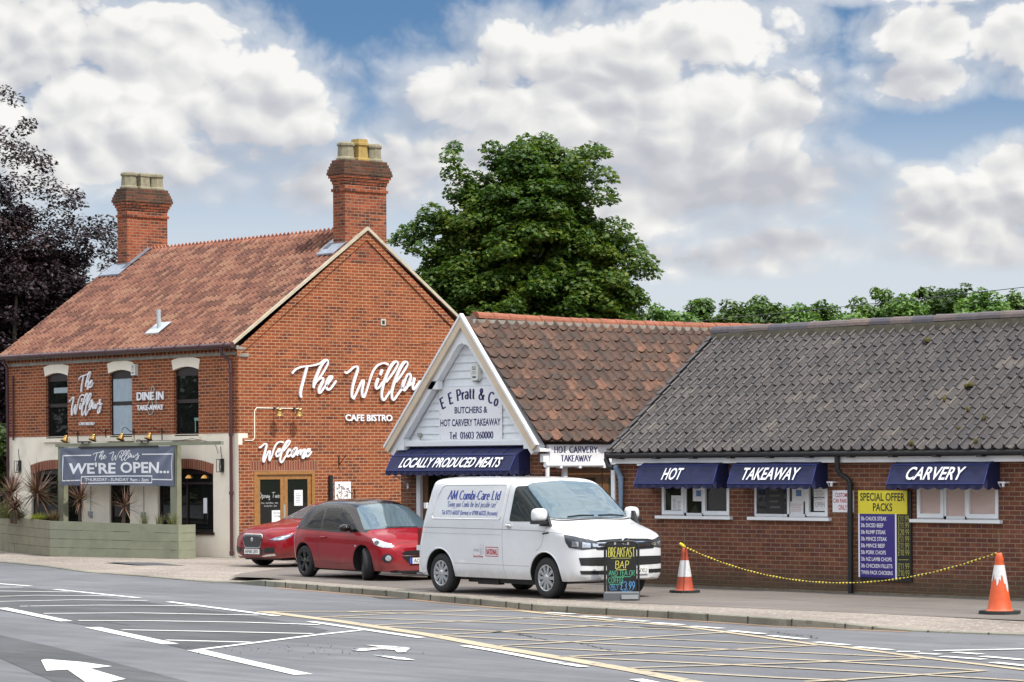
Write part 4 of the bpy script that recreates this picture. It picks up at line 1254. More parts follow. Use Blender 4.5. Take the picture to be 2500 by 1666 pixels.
# ------------------------------------------------------------------ signs and fittings on the bistro
U_X, U_Y, U_Z = (1, 0, 0), (0, 1, 0), (0, 0, 1)
def skew(S, k=0.0255, x0=75): return [[(p[0], p[1] - k * (p[0] - x0)) for p in st] for st in S]
TH, WI, SS, WE = skew(_TH), skew(_WILLOW), skew(_S), [st for st in _WELC]

def lettering_sign(name, label, loc, fill, mat=WHITE_LETTER):
    t = thing(name, label, 'sign', loc)
    fill(t)
    return t
def f(t):
    mb = MB(); o = (HX + .02, 42.41 - 75 * .00186, 4.005)
    strokes(mb, flip(TH + WI + SS), o, U_Y, U_Z, .00186, .00140, .066, depth=.045)
    mb.build('script_lettering', WHITE_LETTER, t)
    mb = MB(); letter(mb, 'CAFE BISTRO', (HX + .015, 44.81, 3.285), U_Y, U_Z, 1.49, .15, bold=.022, depth=.03); mb.build('capital_lettering', WHITE_LETTER, t)
lettering_sign('wall_lettering', 'large raised white script lettering across the brick gable above the words CAFE BISTRO', (HX, 42.4, 3.3), f)
def f(t):
    mb = MB(); strokes(mb, flip(WE), (HX + .02, 41.41 - 95 * .001265, 2.305), U_Y, U_Z, .001265, .000995, .052, depth=.035)
    mb.build('script_lettering', WHITE_LETTER, t)
lettering_sign('welcome_lettering', 'raised white script word WELCOME over the timber double doors', (HX, 41.4, 2.3), f)
def f(t):
    mb = MB()
    strokes(mb, flip(TH), (-61.83 - 75 * .00093, HY - .02, 4.19), U_X, U_Z, .00093, .00076, .043, depth=.03)
    strokes(mb, flip(WI + SS), (-62.27 - 950 * .00094, HY - .02, 3.62), U_X, U_Z, .00094, .0008, .043, depth=.03)
    mb.build('script_lettering', WHITE_LETTER, t)
    mb = MB(); letter(mb, 'CAFE BISTRO', (-61.5, HY - .01, 3.255), U_X, U_Z, .70, .07, bold=.02, depth=.02); mb.build('capital_lettering', WHITE_LETTER, t)
lettering_sign('wall_lettering', 'small stacked white script lettering between two upstairs front windows of the bistro', (-61.8, HY, 3.2), f)
def f(t):
    mb = MB(); letter(mb, 'DINE IN', (-58.66, HY - .02, 3.84), U_X, U_Z, 1.14, .19, bold=.022, depth=.03); mb.build('capital_lettering', WHITE_LETTER, t)
    mb = MB(); letter(mb, 'TAKE-AWAY', (-58.66, HY - .02, 3.59), U_X, U_Z, 1.14, .12, bold=.02, depth=.03); mb.build('capital_lettering', WHITE_LETTER, t)
    mb = MB()
    S = [[(.95, .05), (.55, .12), (.18, .03), (.0, .2), (.10, .42), (.45, .60), (.68, .80), (.64, .97), (.48, 1.0), (.40, .85), (.55, .62), (.80, .35), (1.0, .18)], [(.42, .58), (.28, .50), (.20, .40), (.62, .05)]]
    S = [[(.12, .12), (.25, .0), (.55, .05), (.92, .28), (.98, .48), (.72, .62), (.48, .60), (.42, .74), (.52, .95), (.68, 1.0), (.78, .9), (.70, .75), (.30, .52), (.05, .3), (.0, .18), (.12, .10)], [(.48, .58), (.60, .40), (.72, .2)]]
    strokes(mb, S, (-58.83, HY - .012, 3.47), U_X, U_Z, .40, .70, .016, mode='mono', depth=.008, k=6)
    mb.build('ampersand', M_('grey_green_ampersand', (.50, .54, .47), .5, var=.05), t)
lettering_sign('wall_lettering', 'white capitals DINE IN and TAKE-AWAY over a thin ampersand', (-58.6, HY, 3.4), f)

def alarm(t, fn, uc, zc, w_, h_, hexa=False):
    mb = MB()
    if hexa: poly = [(-.5, .32), (-.32, .5), (.32, .5), (.5, .32), (.42, -.38), (.25, -.5), (-.25, -.5), (-.42, -.38)]
    else: poly = [(-.5, .5), (.5, .5), (.5, -.5), (-.5, -.5)]
    poly = [(uc + a * w_, zc + b * h_) for a, b in poly][::-1]
    A = [fn(a, b, 0) for a, b in poly]; B = [fn(uc + (a - uc) * .9, zc + (b - zc) * .94, -.085) for a, b in poly]
    mb.face(B[::-1])
    for i in range(len(A)): mb.face([A[i], A[(i + 1) % len(A)], B[(i + 1) % len(A)], B[i]][::-1])
    mb.build('casing', M_('ivory_alarm_case', (.66, .67, .60), .45, var=.06), t)
    mb = MB(); k = h_ / .28
    letter(mb, 'S3', fn(uc - .01, zc + .05 * k, -.0865), U_X, U_Z, .085 * k, .055 * k, bold=.02)
    letter(mb, 'SECURITY', fn(uc - .01, zc + .01 * k, -.0865), U_X, U_Z, .10 * k, .016 * k); letter(mb, 'SYSTEMS', fn(uc - .01, zc - .018 * k, -.0865), U_X, U_Z, .10 * k, .016 * k)
    fbox(mb, fn, uc - .05 * k, uc + .04 * k, zc - .085 * k, zc - .06 * k, -.087, -.085)
    mb.build('alarm_text', NAVY_INK, t)
    mb = MB(); fbox(mb, fn, uc - .25 * w_, uc + .25 * w_, zc - .52 * h_, zc - .47 * h_, -.07, 0); mb.build('beacon', M_('blue_beacon', (.01, .015, .05), .2), t)
t = thing('alarm_box', 'rectangular ivory alarm box beside a white painted window arch', 'alarm box', (-59.33, HY, 4.45))
alarm(t, FF, -59.33, 4.60, .20, .29)

def lamp_shape():
    """swan-neck lamp; local: wall at y=0, sticks out to -y"""
    a = MB(); a.tube([(0, 0, -.16), (0, -.012, .12)], .014, 6); a.box(-.02, .02, -.02, 0, .03, .14)
    a.tube([(0, -.02, .06), (0, -.12, .07), (0, -.22, .15), (0, -.30, .17), (0, -.36, .10), (0, -.35, .02)], .009, 6)
    b = MB(); M = Matrix.Translation((0, -.345, .02)) @ Matrix.Rotation(R(-22), 4, 'X')
    b.lathe([(.012, .0), (.045, -.015), (.055, -.055), (.045, -.062), (.06, -.075), (.07, -.12), (.105, -.165), (.112, -.175), (.10, -.17), (.04, -.09), (.0, -.08)], (0, 0, 0), 16, M=M)
    return a, b
lg = 'brass swan-neck lamps on the front of the bistro'
lamp_labels = ['brass swan-neck lamp below the upstairs window with the grey blind', 'brass swan-neck lamp below the small CAFE BISTRO lettering', 'brass swan-neck lamp in front of the curtained upstairs window', 'brass swan-neck lamp below the TAKE-AWAY lettering']
for x, z, lb in zip((-61.93, -60.66, -59.42, -58.21), (2.98, 3.0, 3.0, 3.0), lamp_labels):
    t = thing('wall_lamp', lb, 'lamp', (x, HY, z), 0, lg)
    a, b = lamp_shape(); a.build('lamp_arm', IRON, t, local=True); b.build('lamp_shade', BRASS, t, local=True)
for y, lb in zip((41.88, 42.48), ('brass spotlight on the gable beside the bend of the white conduit', 'brass spotlight on the gable at the right end of the white conduit')):
    t = thing('wall_spotlight', lb, 'lamp', (HX, y, 3.55), R(90), 'brass spotlights on the gable')
    a = MB(); a.tube([(0, 0, .02), (0, -.10, .03), (0, -.17, .10), (0, -.24, .08), (0, -.26, .0)], .009, 6); a.box(-.03, .03, -.03, 0, -.0, .05)
    a.build('lamp_arm', IRON, t, local=True)
    b = MB(); M = Matrix.Translation((0, -.26, .02)) @ Matrix.Rotation(R(14), 4, 'X')
    b.lathe([(.012, .0), (.045, -.015), (.055, -.055), (.045, -.062), (.06, -.075), (.07, -.12), (.105, -.165), (.112, -.175), (.10, -.17), (.04, -.09), (.0, -.08)], (0, 0, 0), 16, M=M)
    b.build('lamp_shade', BRASS, t, local=True)
for x, lb in ((-55.72, 'black box lantern on the cream wall by the right corner downpipe'), (-64.68, 'black box lantern on the cream wall near the left end')):
    t = thing('wall_lantern', lb, 'lantern', (x, HY, 2.05), 0, 'box lanterns on the cream wall')
    mb = MB()
    for sx in (-.065, .055):
        for sy in (-.14, -.02): mb.box(sx, sx + .01, sy, sy + .012, 0, .30)
    mb.box(-.065, .065, -.14, -.008, .295, .31); mb.box(-.065, .065, -.14, -.008, -.005, .01); mb.box(-.05, .07, -.03, 0, .02, .32); mb.tube([(0, -.01, .3), (-.05, -.01, .5), (-.06, -.01, .62)], .007, 5)
    mb.build('lantern_frame', BLACK, t, local=True)
    mb = MB(); mb.lathe([(.0, .06), (.022, .08), (.03, .13), (.012, .18), (.012, .22)], (0, -.075, 0), 10); mb.build('bulb', M_('clear_bulb', (.5, .5, .45), .1), t, local=True)

t = thing('framed_poster', 'white framed picture poster on the brick gable, half hidden by the hatchback', 'poster', (HX, 43.9, .8))
mb = MB(); fbox(mb, FG, 43.73, 44.23, .9, 1.79, -.02, 0); mb.build('poster_frame', WHITE_UPVC, t)
mb = MB()
rr = random.Random(3)
mats = [M_('poster_brown', (.25, .12, .05), .5), M_('poster_orange', (.55, .28, .08), .5), M_('poster_green', (.12, .25, .1), .5), M_('poster_violet', (.2, .12, .2), .5), INK]
for i in range(60):
    y0 = rr.uniform(43.77, 44.16); z0 = rr.uniform(1.33, 1.72)
    pts = [(y0 + rr.uniform(-.05, .05), z0 + rr.uniform(-.05, .05)) for _ in range(3)]
    mb.face([FG(max(43.76, min(44.2, a)), max(1.31, min(1.76, b)), -.022 - i * .0001) for a, b in pts], m=rr.choice((0, 0, 1, 2, 3)))
for i in range(4): fbox(mb, FG, 43.82, 44.12 - .03 * (i % 2), 1.22 - i * .05, 1.228 - i * .05, -.0225, -.02, m=4)
mb.build('poster_print', mats, t)

# ------------------------------------------------------------------ banner on its timber frame
BY = 40.28
t = thing('timber_arbour', 'sage green timber frame of two posts and a long beam before the bistro', 'timber frame', (-59.5, BY, 0))
mb = MB(); mb.box(-62.1, -54.98, BY - .03, BY + .05, 2.70, 2.785); mb.build('beam', SAGE, t)
mb = MB(); mb.box(-62.02, -61.80, BY, BY + .16, 0, 2.70); mb.build('post', SAGE, t)
mb = MB(); mb.box(-57.10, -56.86, BY, BY + .16, 0, 2.70); mb.build('post', SAGE, t)
mb = MB(); mb.box(-61.0, -57.55, BY - .06, BY - .031, 2.66, 2.70); mb.build('black_batten', BLACK, t)
for x0, w_, lb in ((-60.95, .42, 'flat black LED floodlight on the beam above the left half of the banner'), (-58.35, .40, 'flat black LED floodlight with dangling cable on the beam, right half')):
    t2 = thing('floodlight', lb, 'floodlight', (x0 + w_ / 2, BY, 2.785), 0, 'LED floodlights on the banner beam')
    mb = MB(); mb.box(x0, x0 + w_, BY - .12, BY + .02, 2.80, 2.835); mb.box(x0 + .05, x0 + .08, BY - .02, BY + .01, 2.785, 2.80); mb.box(x0 + w_ - .08, x0 + w_ - .05, BY - .02, BY + .01, 2.785, 2.80)
    mb.build('lamp_body', BLACK, t2)
    mb = MB()
    if w_ < .41: mb.tube([(x0 + .1, BY - .02, 2.82), (x0 - .1, BY, 2.87), (x0 - .2, BY, 2.80)], .008, 5); mb.tube([(x0 + .35, BY, 2.82), (x0 + 1.6, BY, 2.81), (x0 + 1.9, BY + .2, 2.86), (x0 + 2.35, HY - .02, 2.75), (x0 + 2.5, HY - .03, 2.5)], .007, 5)
    else: mb.tube([(x0 + .2, BY, 2.82), (x0 + .5, BY, 2.80)], .008, 5)
    mb.build('cable', BLACK, t2)
BX0, BX1, BZ0, BZ1 = -61.86, -56.90, 1.715, 2.685
def bdisp(x, z):
    u = (x - BX0) / (BX1 - BX0); v = (z - BZ0) / (BZ1 - BZ0)
    d = 0.0
    for (cx, s) in ((0, 1), (1, -1)):
        dx = abs(u - cx) * 4.9; dy = (1 - v) * .97
        ang = math.atan2(dy, dx + 1e-6); r = math.hypot(dx, dy)
        d += .030 * math.sin(ang * 9.0 + (0.4 if s > 0 else 1.2)) * math.exp(-r / 1.6) * min(1, r * 2.2) * (1.0 if s > 0 else .6)
    d += .012 * math.sin(u * 7 + v * 2) * (1 - v) + .010 * math.sin(u * 17 - v * 5)
    d += .03 * (1 - v) ** 2 * math.sin(PI * u)
    return -d
def bpt(x, z, off=0): return (x, BY - .012 + bdisp(x, z) - off, z + .02 * ((1 - (z - BZ0) / .97)) * math.sin(PI * (x - BX0) / 4.96) * 1.0)
t = thing('banner', 'slate blue fabric banner saying we are open, tied across the timber frame', 'banner', (-59.4, BY, 1.7))
mb = MB(); nx, nz = 110, 26
vs = [bpt(BX0 + (BX1 - BX0) * i / nx, BZ0 + (BZ1 - BZ0) * j / nz) for j in range(nz + 1) for i in range(nx + 1)]
mb.add(vs, [(j * (nx + 1) + i, j * (nx + 1) + i + 1, (j + 1) * (nx + 1) + i + 1, (j + 1) * (nx + 1) + i) for j in range(nz) for i in range(nx)], smooth=True)
mb.build('banner_cloth', M_('slate_blue_vinyl', (.135, .155, .215), .38, var=.06), t)
mb = MB()
kx = (BX1 - BX0) / 2320.0      # sheet pixels to metres
X = lambda p: BX0 + (p - 20) * kx
Z = lambda p: BZ1 - (p - 80) * (BZ1 - BZ0) / 820.0
def bline(a, b, wd=.028):
    n = 24
    pts = [(a[0] + (b[0] - a[0]) * i / n, a[1] + (b[1] - a[1]) * i / n) for i in range(n + 1)]
    d = Vector((b[0] - a[0], b[1] - a[1])).normalized(); q = Vector((-d.y, d.x)) * wd / 2
    vs = [bpt(p[0] + q.x, p[1] + q.y, .006) for p in pts] + [bpt(p[0] - q.x, p[1] - q.y, .006) for p in pts]
    mb.add(vs, [(i + n + 1, i + n + 2, i + 1, i) for i in range(n)])
for (a, b) in (((60, 255), (680, 255)), ((1715, 245), (2310, 245)), ((62, 255), (62, 795)), ((2308, 245), (2308, 770)), ((62, 795), (475, 790)), ((1915, 770), (2310, 770)), ((475, 715), (1915, 700)), ((475, 860), (1915, 840)), ((477, 715), (477, 860)), ((1913, 700), (1913, 842))):
    bline((X(a[0]), Z(a[1])), (X(b[0]), Z(b[1])))
lt = MB()
letter(lt, "WE'RE", (X(690), 0, Z(645)), U_X, U_Z, 970 * kx, .252, bold=.028); letter(lt, "OPEN...", (X(1765), 0, Z(630)), U_X, U_Z, 975 * kx, .252, bold=.028)
letter(lt, "THURSDAY - SUNDAY 9am - 3pm", (X(1195), 0, Z(812)), U_X, U_Z, 1300 * kx, .075, bold=.018)
strokes(lt, flip(TH, 650, 75), (X(715), 0, Z(340)), U_X, U_Z, 280 * kx / 735, .00038, .032, mode='brush')
strokes(lt, flip(WI + SS, 650, 950), (X(1050), 0, Z(330)), U_X, U_Z, 630 * kx / 1610, .00038, .032, mode='brush')
lt.v = [bpt(p[0], p[2], .008 + max(0, -p[1])) for p in lt.v]
mb.add(lt.v, lt.f)
mb.build('banner_print', WHITE_LETTER, t)

# ------------------------------------------------------------------ planter and its plants
t = thing('planter', 'long sage green timber planter of stacked boards in front of the bistro', 'planter', (-60.14, 38.81, 0))
def boards(p0, p1, h0, h1, n=4, joints=()):
    mb = MB(); p0 = Vector(p0); p1 = Vector(p1); d = (p1 - p0); L = d.length; d.normalize(); nrm = Vector((d.y, -d.x))
    for k in range(n):
        a0, a1 = h0 * k / n + .004, h0 * (k + 1) / n - .004
        b0, b1 = h1 * k / n + .004, h1 * (k + 1) / n - .004
        segs = [0] + ([L * j for j in joints[k]] if joints else []) + [L]
        for s0, s1 in zip(segs, segs[1:]):
            s0 += .002; s1 -= .002
            e = random.uniform(0, .006)
            def P(s, u, o): 
                f = s / L; q = p0 + d * s + nrm * o
                return (q.x, q.y, (a0 + (b0 - a0) * f) * (1 - u) + (a1 + (b1 - a1) * f) * u)
            v = [P(s0, 0, e), P(s1, 0, e), P(s1, 1, e), P(s0, 1, e), P(s0, 0, -.035), P(s1, 0, -.035), P(s1, 1, -.035), P(s0, 1, -.035)]
            mb.add(v, [(0, 1, 2, 3), (3, 2, 6, 7), (4, 0, 3, 7), (1, 5, 6, 2), (0, 4, 5, 1), (5, 4, 7, 6)])
    return mb
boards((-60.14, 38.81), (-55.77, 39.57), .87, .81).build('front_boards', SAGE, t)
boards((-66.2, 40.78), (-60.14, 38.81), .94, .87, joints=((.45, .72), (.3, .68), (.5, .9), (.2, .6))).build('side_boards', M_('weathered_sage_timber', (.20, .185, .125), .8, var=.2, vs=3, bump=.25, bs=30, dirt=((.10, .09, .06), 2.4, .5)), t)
boards((-55.77, 39.57), (-55.85, 40.12), .81, .81).build('end_boards', SAGE, t)
mb = MB(); mb.face([(-60.12, 38.86, .80), (-55.8, 39.6, .75), (-55.86, 40.1, .75), (-66, 40.8, .85)])
mb.build('soil', M_('planter_soil', (.05, .035, .02), .95, var=.3), t)

CORD = leaf_mat('bronze_cordyline_leaf', (.06, .028, .026), (.12, .062, .046), (.27, .18, .12), .15)
CORD_T = M_('cordyline_stem', (.10, .07, .05), .9, var=.3, vs=20, bump=.5)
def cordyline(label, x, y, z0, zh, L, n, seed, lean=0.0):
    rg = random.Random(seed)
    t = thing('cordyline', label, 'palm plant', (x, y, z0 - .05), 0, 'bronze cordylines in the planter')
    s = MB(); s.tube([(x, y, z0 - .1), (x + lean * .4, y, z0 + (zh - z0) * .5), (x + lean, y, zh)], .04, 7, rr=[.05, .04, .035]); s.build('stem', CORD_T, t)
    lf = MB()
    for i in range(n):
        az = rg.uniform(0, 2 * PI); el = rg.choice((rg.uniform(.0, 1.0), rg.uniform(.2, 1.35), rg.uniform(-.45, .45)))
        l = L * rg.uniform(.7, 1.1); wd = .032 * rg.uniform(.7, 1.2); dr = rg.uniform(.0, .3) * (1.3 - el)
        d = Vector((math.cos(az) * math.cos(el), math.sin(az) * math.cos(el), math.sin(el)))
        sd = d.cross(Vector((0, 0, 1))).normalized()
        p = Vector((x + lean, y, zh + rg.uniform(-.06, .08)))
        vs = []
        K = 5
        for k in range(K + 1):
            f_ = k / K; q = p + d * (l * f_) - Vector((0, 0, dr * l * f_ * f_))
            ww = wd * (0.55 + 1.2 * f_ if f_ < .35 else (1 - f_) * 1.5 + .02) * .6
            vs += [q - sd * ww, q + sd * ww]
        lf.add(vs, [(2 * k, 2 * k + 1, 2 * k + 3, 2 * k + 2) for k in range(K)], smooth=True)
    lf.build('leaves', CORD, t)
cordyline('tall bronze cordyline rising from the dense green grass at the planter end', -63.45, 39.8, .85, 1.50, .78, 110, 1)
cordyline('tall bronze cordyline with a broad fan of leaves left of the banner post', -62.2, 39.75, .85, 1.50, .92, 130, 2, .04)
cordyline('short bronze cordyline tucked low at the left end of the planter', -62.9, 39.55, .85, 1.12, .60, 70, 3)
cordyline('bronze cordyline on a slim stem just right of the left banner post', -60.15, 39.7, .82, 1.36, .78, 75, 4, .02)
cordyline('sparse bronze cordyline with a leaning stem below the centre of the banner', -58.27, 39.7, .80, 1.19, .72, 65, 5, .08)
GRASSY = leaf_mat('ornamental_grass_yellow', (.10, .14, .02), (.22, .25, .04), (.32, .30, .08), .3)
GRASSB = leaf_mat('ornamental_grass_green', (.05, .08, .02), (.11, .14, .05), (.22, .20, .10), .3)
GRASSR = leaf_mat('bronze_sedge', (.05, .04, .02), (.12, .08, .04), (.2, .15, .09), .2)
def tuft(label, x, y, z, h, r_, n, mat, seed, spread=.5):
    rg = random.Random(seed); mb = MB()
    for i in range(n):
        a = rg.uniform(0, 2 * PI); b = r_ * .35 * rg.random() ** .5
        p = Vector((x + b * math.cos(a), y + b * math.sin(a), z)); l = h * rg.uniform(.6, 1.1); o = spread * rg.random()
        sd = Vector((-math.sin(a), math.cos(a), 0)) * .006
        vs = []
        for k in range(4):
            f_ = k / 3; q = p + Vector((math.cos(a) * o * r_ * 1.6 * f_ * f_, math.sin(a) * o * r_ * 1.6 * f_ * f_, l * f_ * (1 - .35 * o * f_)))
            vs += [q - sd * (1 - f_ * .9), q + sd * (1 - f_ * .9)]
        mb.add(vs, [(2 * k, 2 * k + 1, 2 * k + 3, 2 * k + 2) for k in range(3)], smooth=True)
    o = mb.build('ornamental_grass', mat, None, loc=(x, y, z)); tag(o, label, 'grass plant', 'grasses in the planter')
tuft('bright yellow-green grass tuft at the foot of the left banner post', -61.75, 39.5, .82, .24, .34, 380, GRASSY, 1, .9)
tuft('brown sedge tuft beside the bright yellow-green grass', -61.15, 39.6, .82, .34, .3, 160, GRASSR, 2, .9)
tuft('sparse upright grass right of the leaning cordyline', -57.45, 39.75, .78, .36, .30, 60, GRASSB, 3)
tuft('thin upright grass clump below the right part of the banner', -56.9, 39.8, .78, .30, .28, 55, GRASSB, 4)
tuft('green grass clump at the foot of the right banner post', -56.35, 39.8, .78, .36, .32, 90, GRASSB, 5)
tuft('dense dark grass clump below the smallest cordyline', -63.1, 39.75, .85, .35, .45, 260, GRASSB, 6, .9)
tuft('tall green grass at the left end of the planter', -63.9, 39.9, .87, .55, .6, 340, GRASSB, 7, .8)

# ------------------------------------------------------------------ butcher's shop with the white gable
PY0, PY1 = 37.15, 46.1
PXL, PXR, PXA, PZE, PZA = -44.72, -40.36, -42.46, 2.53, 5.08
shop = thing('butcher_shop', 'single-storey butcher shop with a white boarded gable and weathered brown pantiles', 'building', (PXA, PY0, 0))
FP = lambda u, z, d: (u, PY0 + d, z)
FS = lambda u, z, d: (PXR - .04 - d, u, z)
mb = MB()
wall_cells(mb, FP, PXL + .1, PXR - .04, 0, 2.56, [(-44.14, -40.75, 0, 2.45)], .25)
wall_cells(mb, FS, PY0, PY1, 0, 2.6, [(37.66, 39.9, 0, 2.15)], .15)
mb.face([(PXL + .1, PY1, 0), (PXL + .1, PY0, 0), (PXL + .1, PY0, 2.6), (PXL + .1, PY1, 2.6)])
mb.face([(PXR, PY1, 0), (PXL, PY1, 0), (PXL, PY1, 2.6), (PXA, PY1, PZA - .1), (PXR, PY1, 2.6)])
mb.build('brick_wall', BRICK_SHOP, shop)
# shopfront behind the awning
mb = MB()
fbox(mb, FP, -44.13, -44.01, 0, 2.45, -.01, .2); fbox(mb, FP, -42.86, -42.76, 0, 2.45, .02, .2); fbox(mb, FP, -40.87, -40.75, 0, 2.45, -.01, .2); fbox(mb, FP, -42.76, -40.87, .5, .62, .02, .2)
sf = mb.build('shopfront_frame', WHITE_UPVC, shop)
mb = MB(); fbox(mb, FP, -44.01, -43.86, 0, 2.45, .06, .2); fbox(mb, FP, -42.98, -42.86, 0, 2.45, .06, .2); fbox(mb, FP, -43.86, -42.98, 0, .8, .06, .2)
dr = mb.build('shop_door', TIMBER_D, shop)
mb = MB(); fbox(mb, FP, -43.86, -42.98, .8, 2.45, .10, .11); mb.build('pane', GLASS_DARK, dr)
mb = MB(); fbox(mb, FP, -42.76, -40.87, .62, 2.45, .10, .11); mb.build('shop_window', GLASS_DARK, sf)
mb = MB(); fbox(mb, FP, PXL + .42, PXR - .42, 0.05, .5, .1, .12); mb.build('stall_riser', BLACK, sf)
t = thing('no_entry_sign', 'round red no-entry sign with white bar on the butcher door', 'sign', (-43.5, PY0, 1.5))
mb = MB(); mb.lathe([(0, .0), (.16, .0), (.16, .01)], (-43.56, PY0 + .088, 1.66), 28, axis='Y'); mb.build('disc', M_('sign_red', (.40, .02, .02), .4), t)
mb = MB(); fbox(mb, FP, -43.68, -43.44, 1.63, 1.69, .080, .086); mb.build('bar', SIGNWHITE, t)
t = thing('notice', 'narrow yellow and white notice on the butcher door below the no-entry sign', 'sign', (-43.75, PY0, 1.2))
mb = MB(); fbox(mb, FP, -43.83, -43.70, 1.06, 1.24, .086, .095); fbox(mb, FP, -43.83, -43.70, 1.24, 1.42, .086, .095, m=1); fbox(mb, FP, -43.80, -43.73, 1.12, 1.36, .082, .086, m=2)
mb.build('notice_panel', [M_('notice_yellow', (.62, .45, .03), .5), PAPER, BLACK], t)

# gable boarding
mb = MB()
z = 2.66; bh = .155
k = 0
half = lambda zz: max(0.0, (PZA - .34 - zz) / (PZA - .34 - 2.5) * 1.98)
while z < PZA - .36:
    zt = min(z + bh, PZA - .36)
    a0, a1 = half(z), half(zt)
    f = [(PXA - a0, PY0 - .03, z), (PXA + a0, PY0 - .03, z), (PXA + a1, PY0 - .006, zt), (PXA - a1, PY0 - .006, zt)]
    mb.face(f); mb.face([(PXA - a0, PY0, z + .004), (PXA + a0, PY0, z + .004), (PXA + a0, PY0 - .03, z), (PXA - a0, PY0 - .03, z)])
    z = zt; k += 1
mb.face([(PXA - 2.1, PY0 + .002, 2.56), (PXA + 2.1, PY0 + .002, 2.56), (PXA, PY0 + .002, PZA - .2)])
gb = mb.build('gable_boarding', BOARD, shop)
mb = MB(); fbox(mb, FP, -44.35, -40.70, 2.575, 2.665, -.14, 0); fbox(mb, FP, -44.3, -40.75, 2.665, 2.69, -.09, 0); mb.build('gable_beam', WHITE, shop)

def barge(mat_face, off_out, width, y0, y1, name, arch=False, extra=0.0):
    mb = MB()
    apex = Vector((PXA, 0, PZA + .07)); 
    for foot in (Vector((PXL - .13, 0, PZE + .04)), Vector((PXR + .08, 0, PZE + .04))):
        d = (apex - foot).normalized(); s = 1 if foot.x < apex.x else -1
        inw = Vector((d.z, 0, -d.x)) * s          # towards the inside of the gable
        if inw.z > 0: inw = -inw
        A = foot + inw * off_out; B = foot + inw * (off_out + width)
        # meet on the vertical through the apex
        def to_apex(P): return P + d * ((apex.x - P.x) / d.x)
        C = to_apex(B); D_ = to_apex(A)
        if arch:   # flatten the inside of the apex into a low arch
            n = 6; cz = C.z - .16
            pts = [A, B]
            e = B + d * ((C - B).length - .30)
            for i in range(n + 1):
                f_ = i / n
                q = e * (1 - f_) ** 2 + (Vector((C.x, 0, C.z - .12)) - Vector((C.x - e.x, 0, 0)) * .5) * 2 * f_ * (1 - f_) + Vector((C.x, 0, C.z - .15)) * f_ ** 2
                pts.append(q)
            pts.append(D_)
        else: pts = [A, B, C, D_]
        if s < 0: pts = pts[::-1]
        mb.prism([(p.x, p.z) for p in pts], lambda a, b, t_: (a, t_, b), y1, y0)
    return mb.build(name, mat_face, shop)
barge(BEIGE, .035, .135, PY0 - .26, PY0 - .20, 'bargeboard')
barge(WHITE, .171, .115, PY0 - .19, PY0 - .03, 'barge_trim', arch=True)
barge(WHITE, -.012, .045, PY0 - .275, PY0 - .185, 'barge_capping')
barge(WHITE, .037, .13, PY0 - .198, PY0, 'barge_soffit')
for (a, b, s) in ((PXL - .10, PXL + .42, 1), (PXR - .36, PXR + .10, -1)):
    mb = MB()
    p = [(a, 2.50), (b, 2.50), (b, 2.72)] if s > 0 else [(a, 2.50), (b, 2.50), (a, 2.72)]
    mb.prism(p, lambda u, v, t_: (u, t_, v), PY0 - .02, PY0 - .185)
    if s < 0: mb.box(PXR - .12, PXR + .10, PY0 - .18, PY0 + .12, 2.44, 2.50)
    mb.build('eaves_box', WHITE, shop)

# pantile roof, right-hand slope in view
mb = MB()
O = Vector((PXR + .16, PY0 - .18, 2.66)); S = Vector((PXA - (PXR + .16), 0, PZA + .03 - 2.66))
prof_pan = lambda t: -.012 if t > .95 else .058 * math.exp(-((t - .86) / .10) ** 2) - .016 * math.sin(PI * min(1, t / .76)) + .014
tiles(mb, O, (0, 1, 0), S, PY1 - PY0 + .2, S.length, .262, .285, prof_pan, lift=.03, droop=.035, jit=.011)
mb.face([(PXL - .1, PY1, PZE), (PXL - .1, PY0 - .1, PZE), (PXA, PY0 - .1, PZA), (PXA, PY1, PZA)], uv=[(2.5, 2.5)] * 4)
sl = S.normalized(); 
mb.face([(O.x - .0, PY0 - .1, O.z - .02), (O.x, PY1, O.z - .02), (PXA, PY1, PZA - .02), (PXA, PY0 - .1, PZA - .02)], uv=[(0.5, 99.5)] * 4)
roof2 = mb.build('roof', TILE_BROWN, shop)
mb = MB()
N_ = 21
for i in range(N_):
    a = PY0 + .12 + (PY1 - PY0 - .1) * i / N_; b = PY0 + .12 + (PY1 - PY0 - .1) * (i + 1) / N_
    sg = lambda y: -.05 * math.sin(PI * (y - PY0) / (PY1 - PY0))
    half_tiles(mb, (PXA, a, PZA + .01 + sg(a)), (PXA, b, PZA + .01 + sg(b)), .125, 1)
mb.build('ridge', TILE_RIDGE, roof2)
mb = MB(); mb.box(PXA - .14, PXA + .14, PY0 - .05, PY1, PZA - .16, PZA - .02); mb.build('ridge_mortar', STONE, roof2)
mb = MB(); mb.box(PXR + .0, PXR + .05, PY0 + .1, 42, 2.58, 2.68); mb.build('dark_fascia', BLACK, shop)

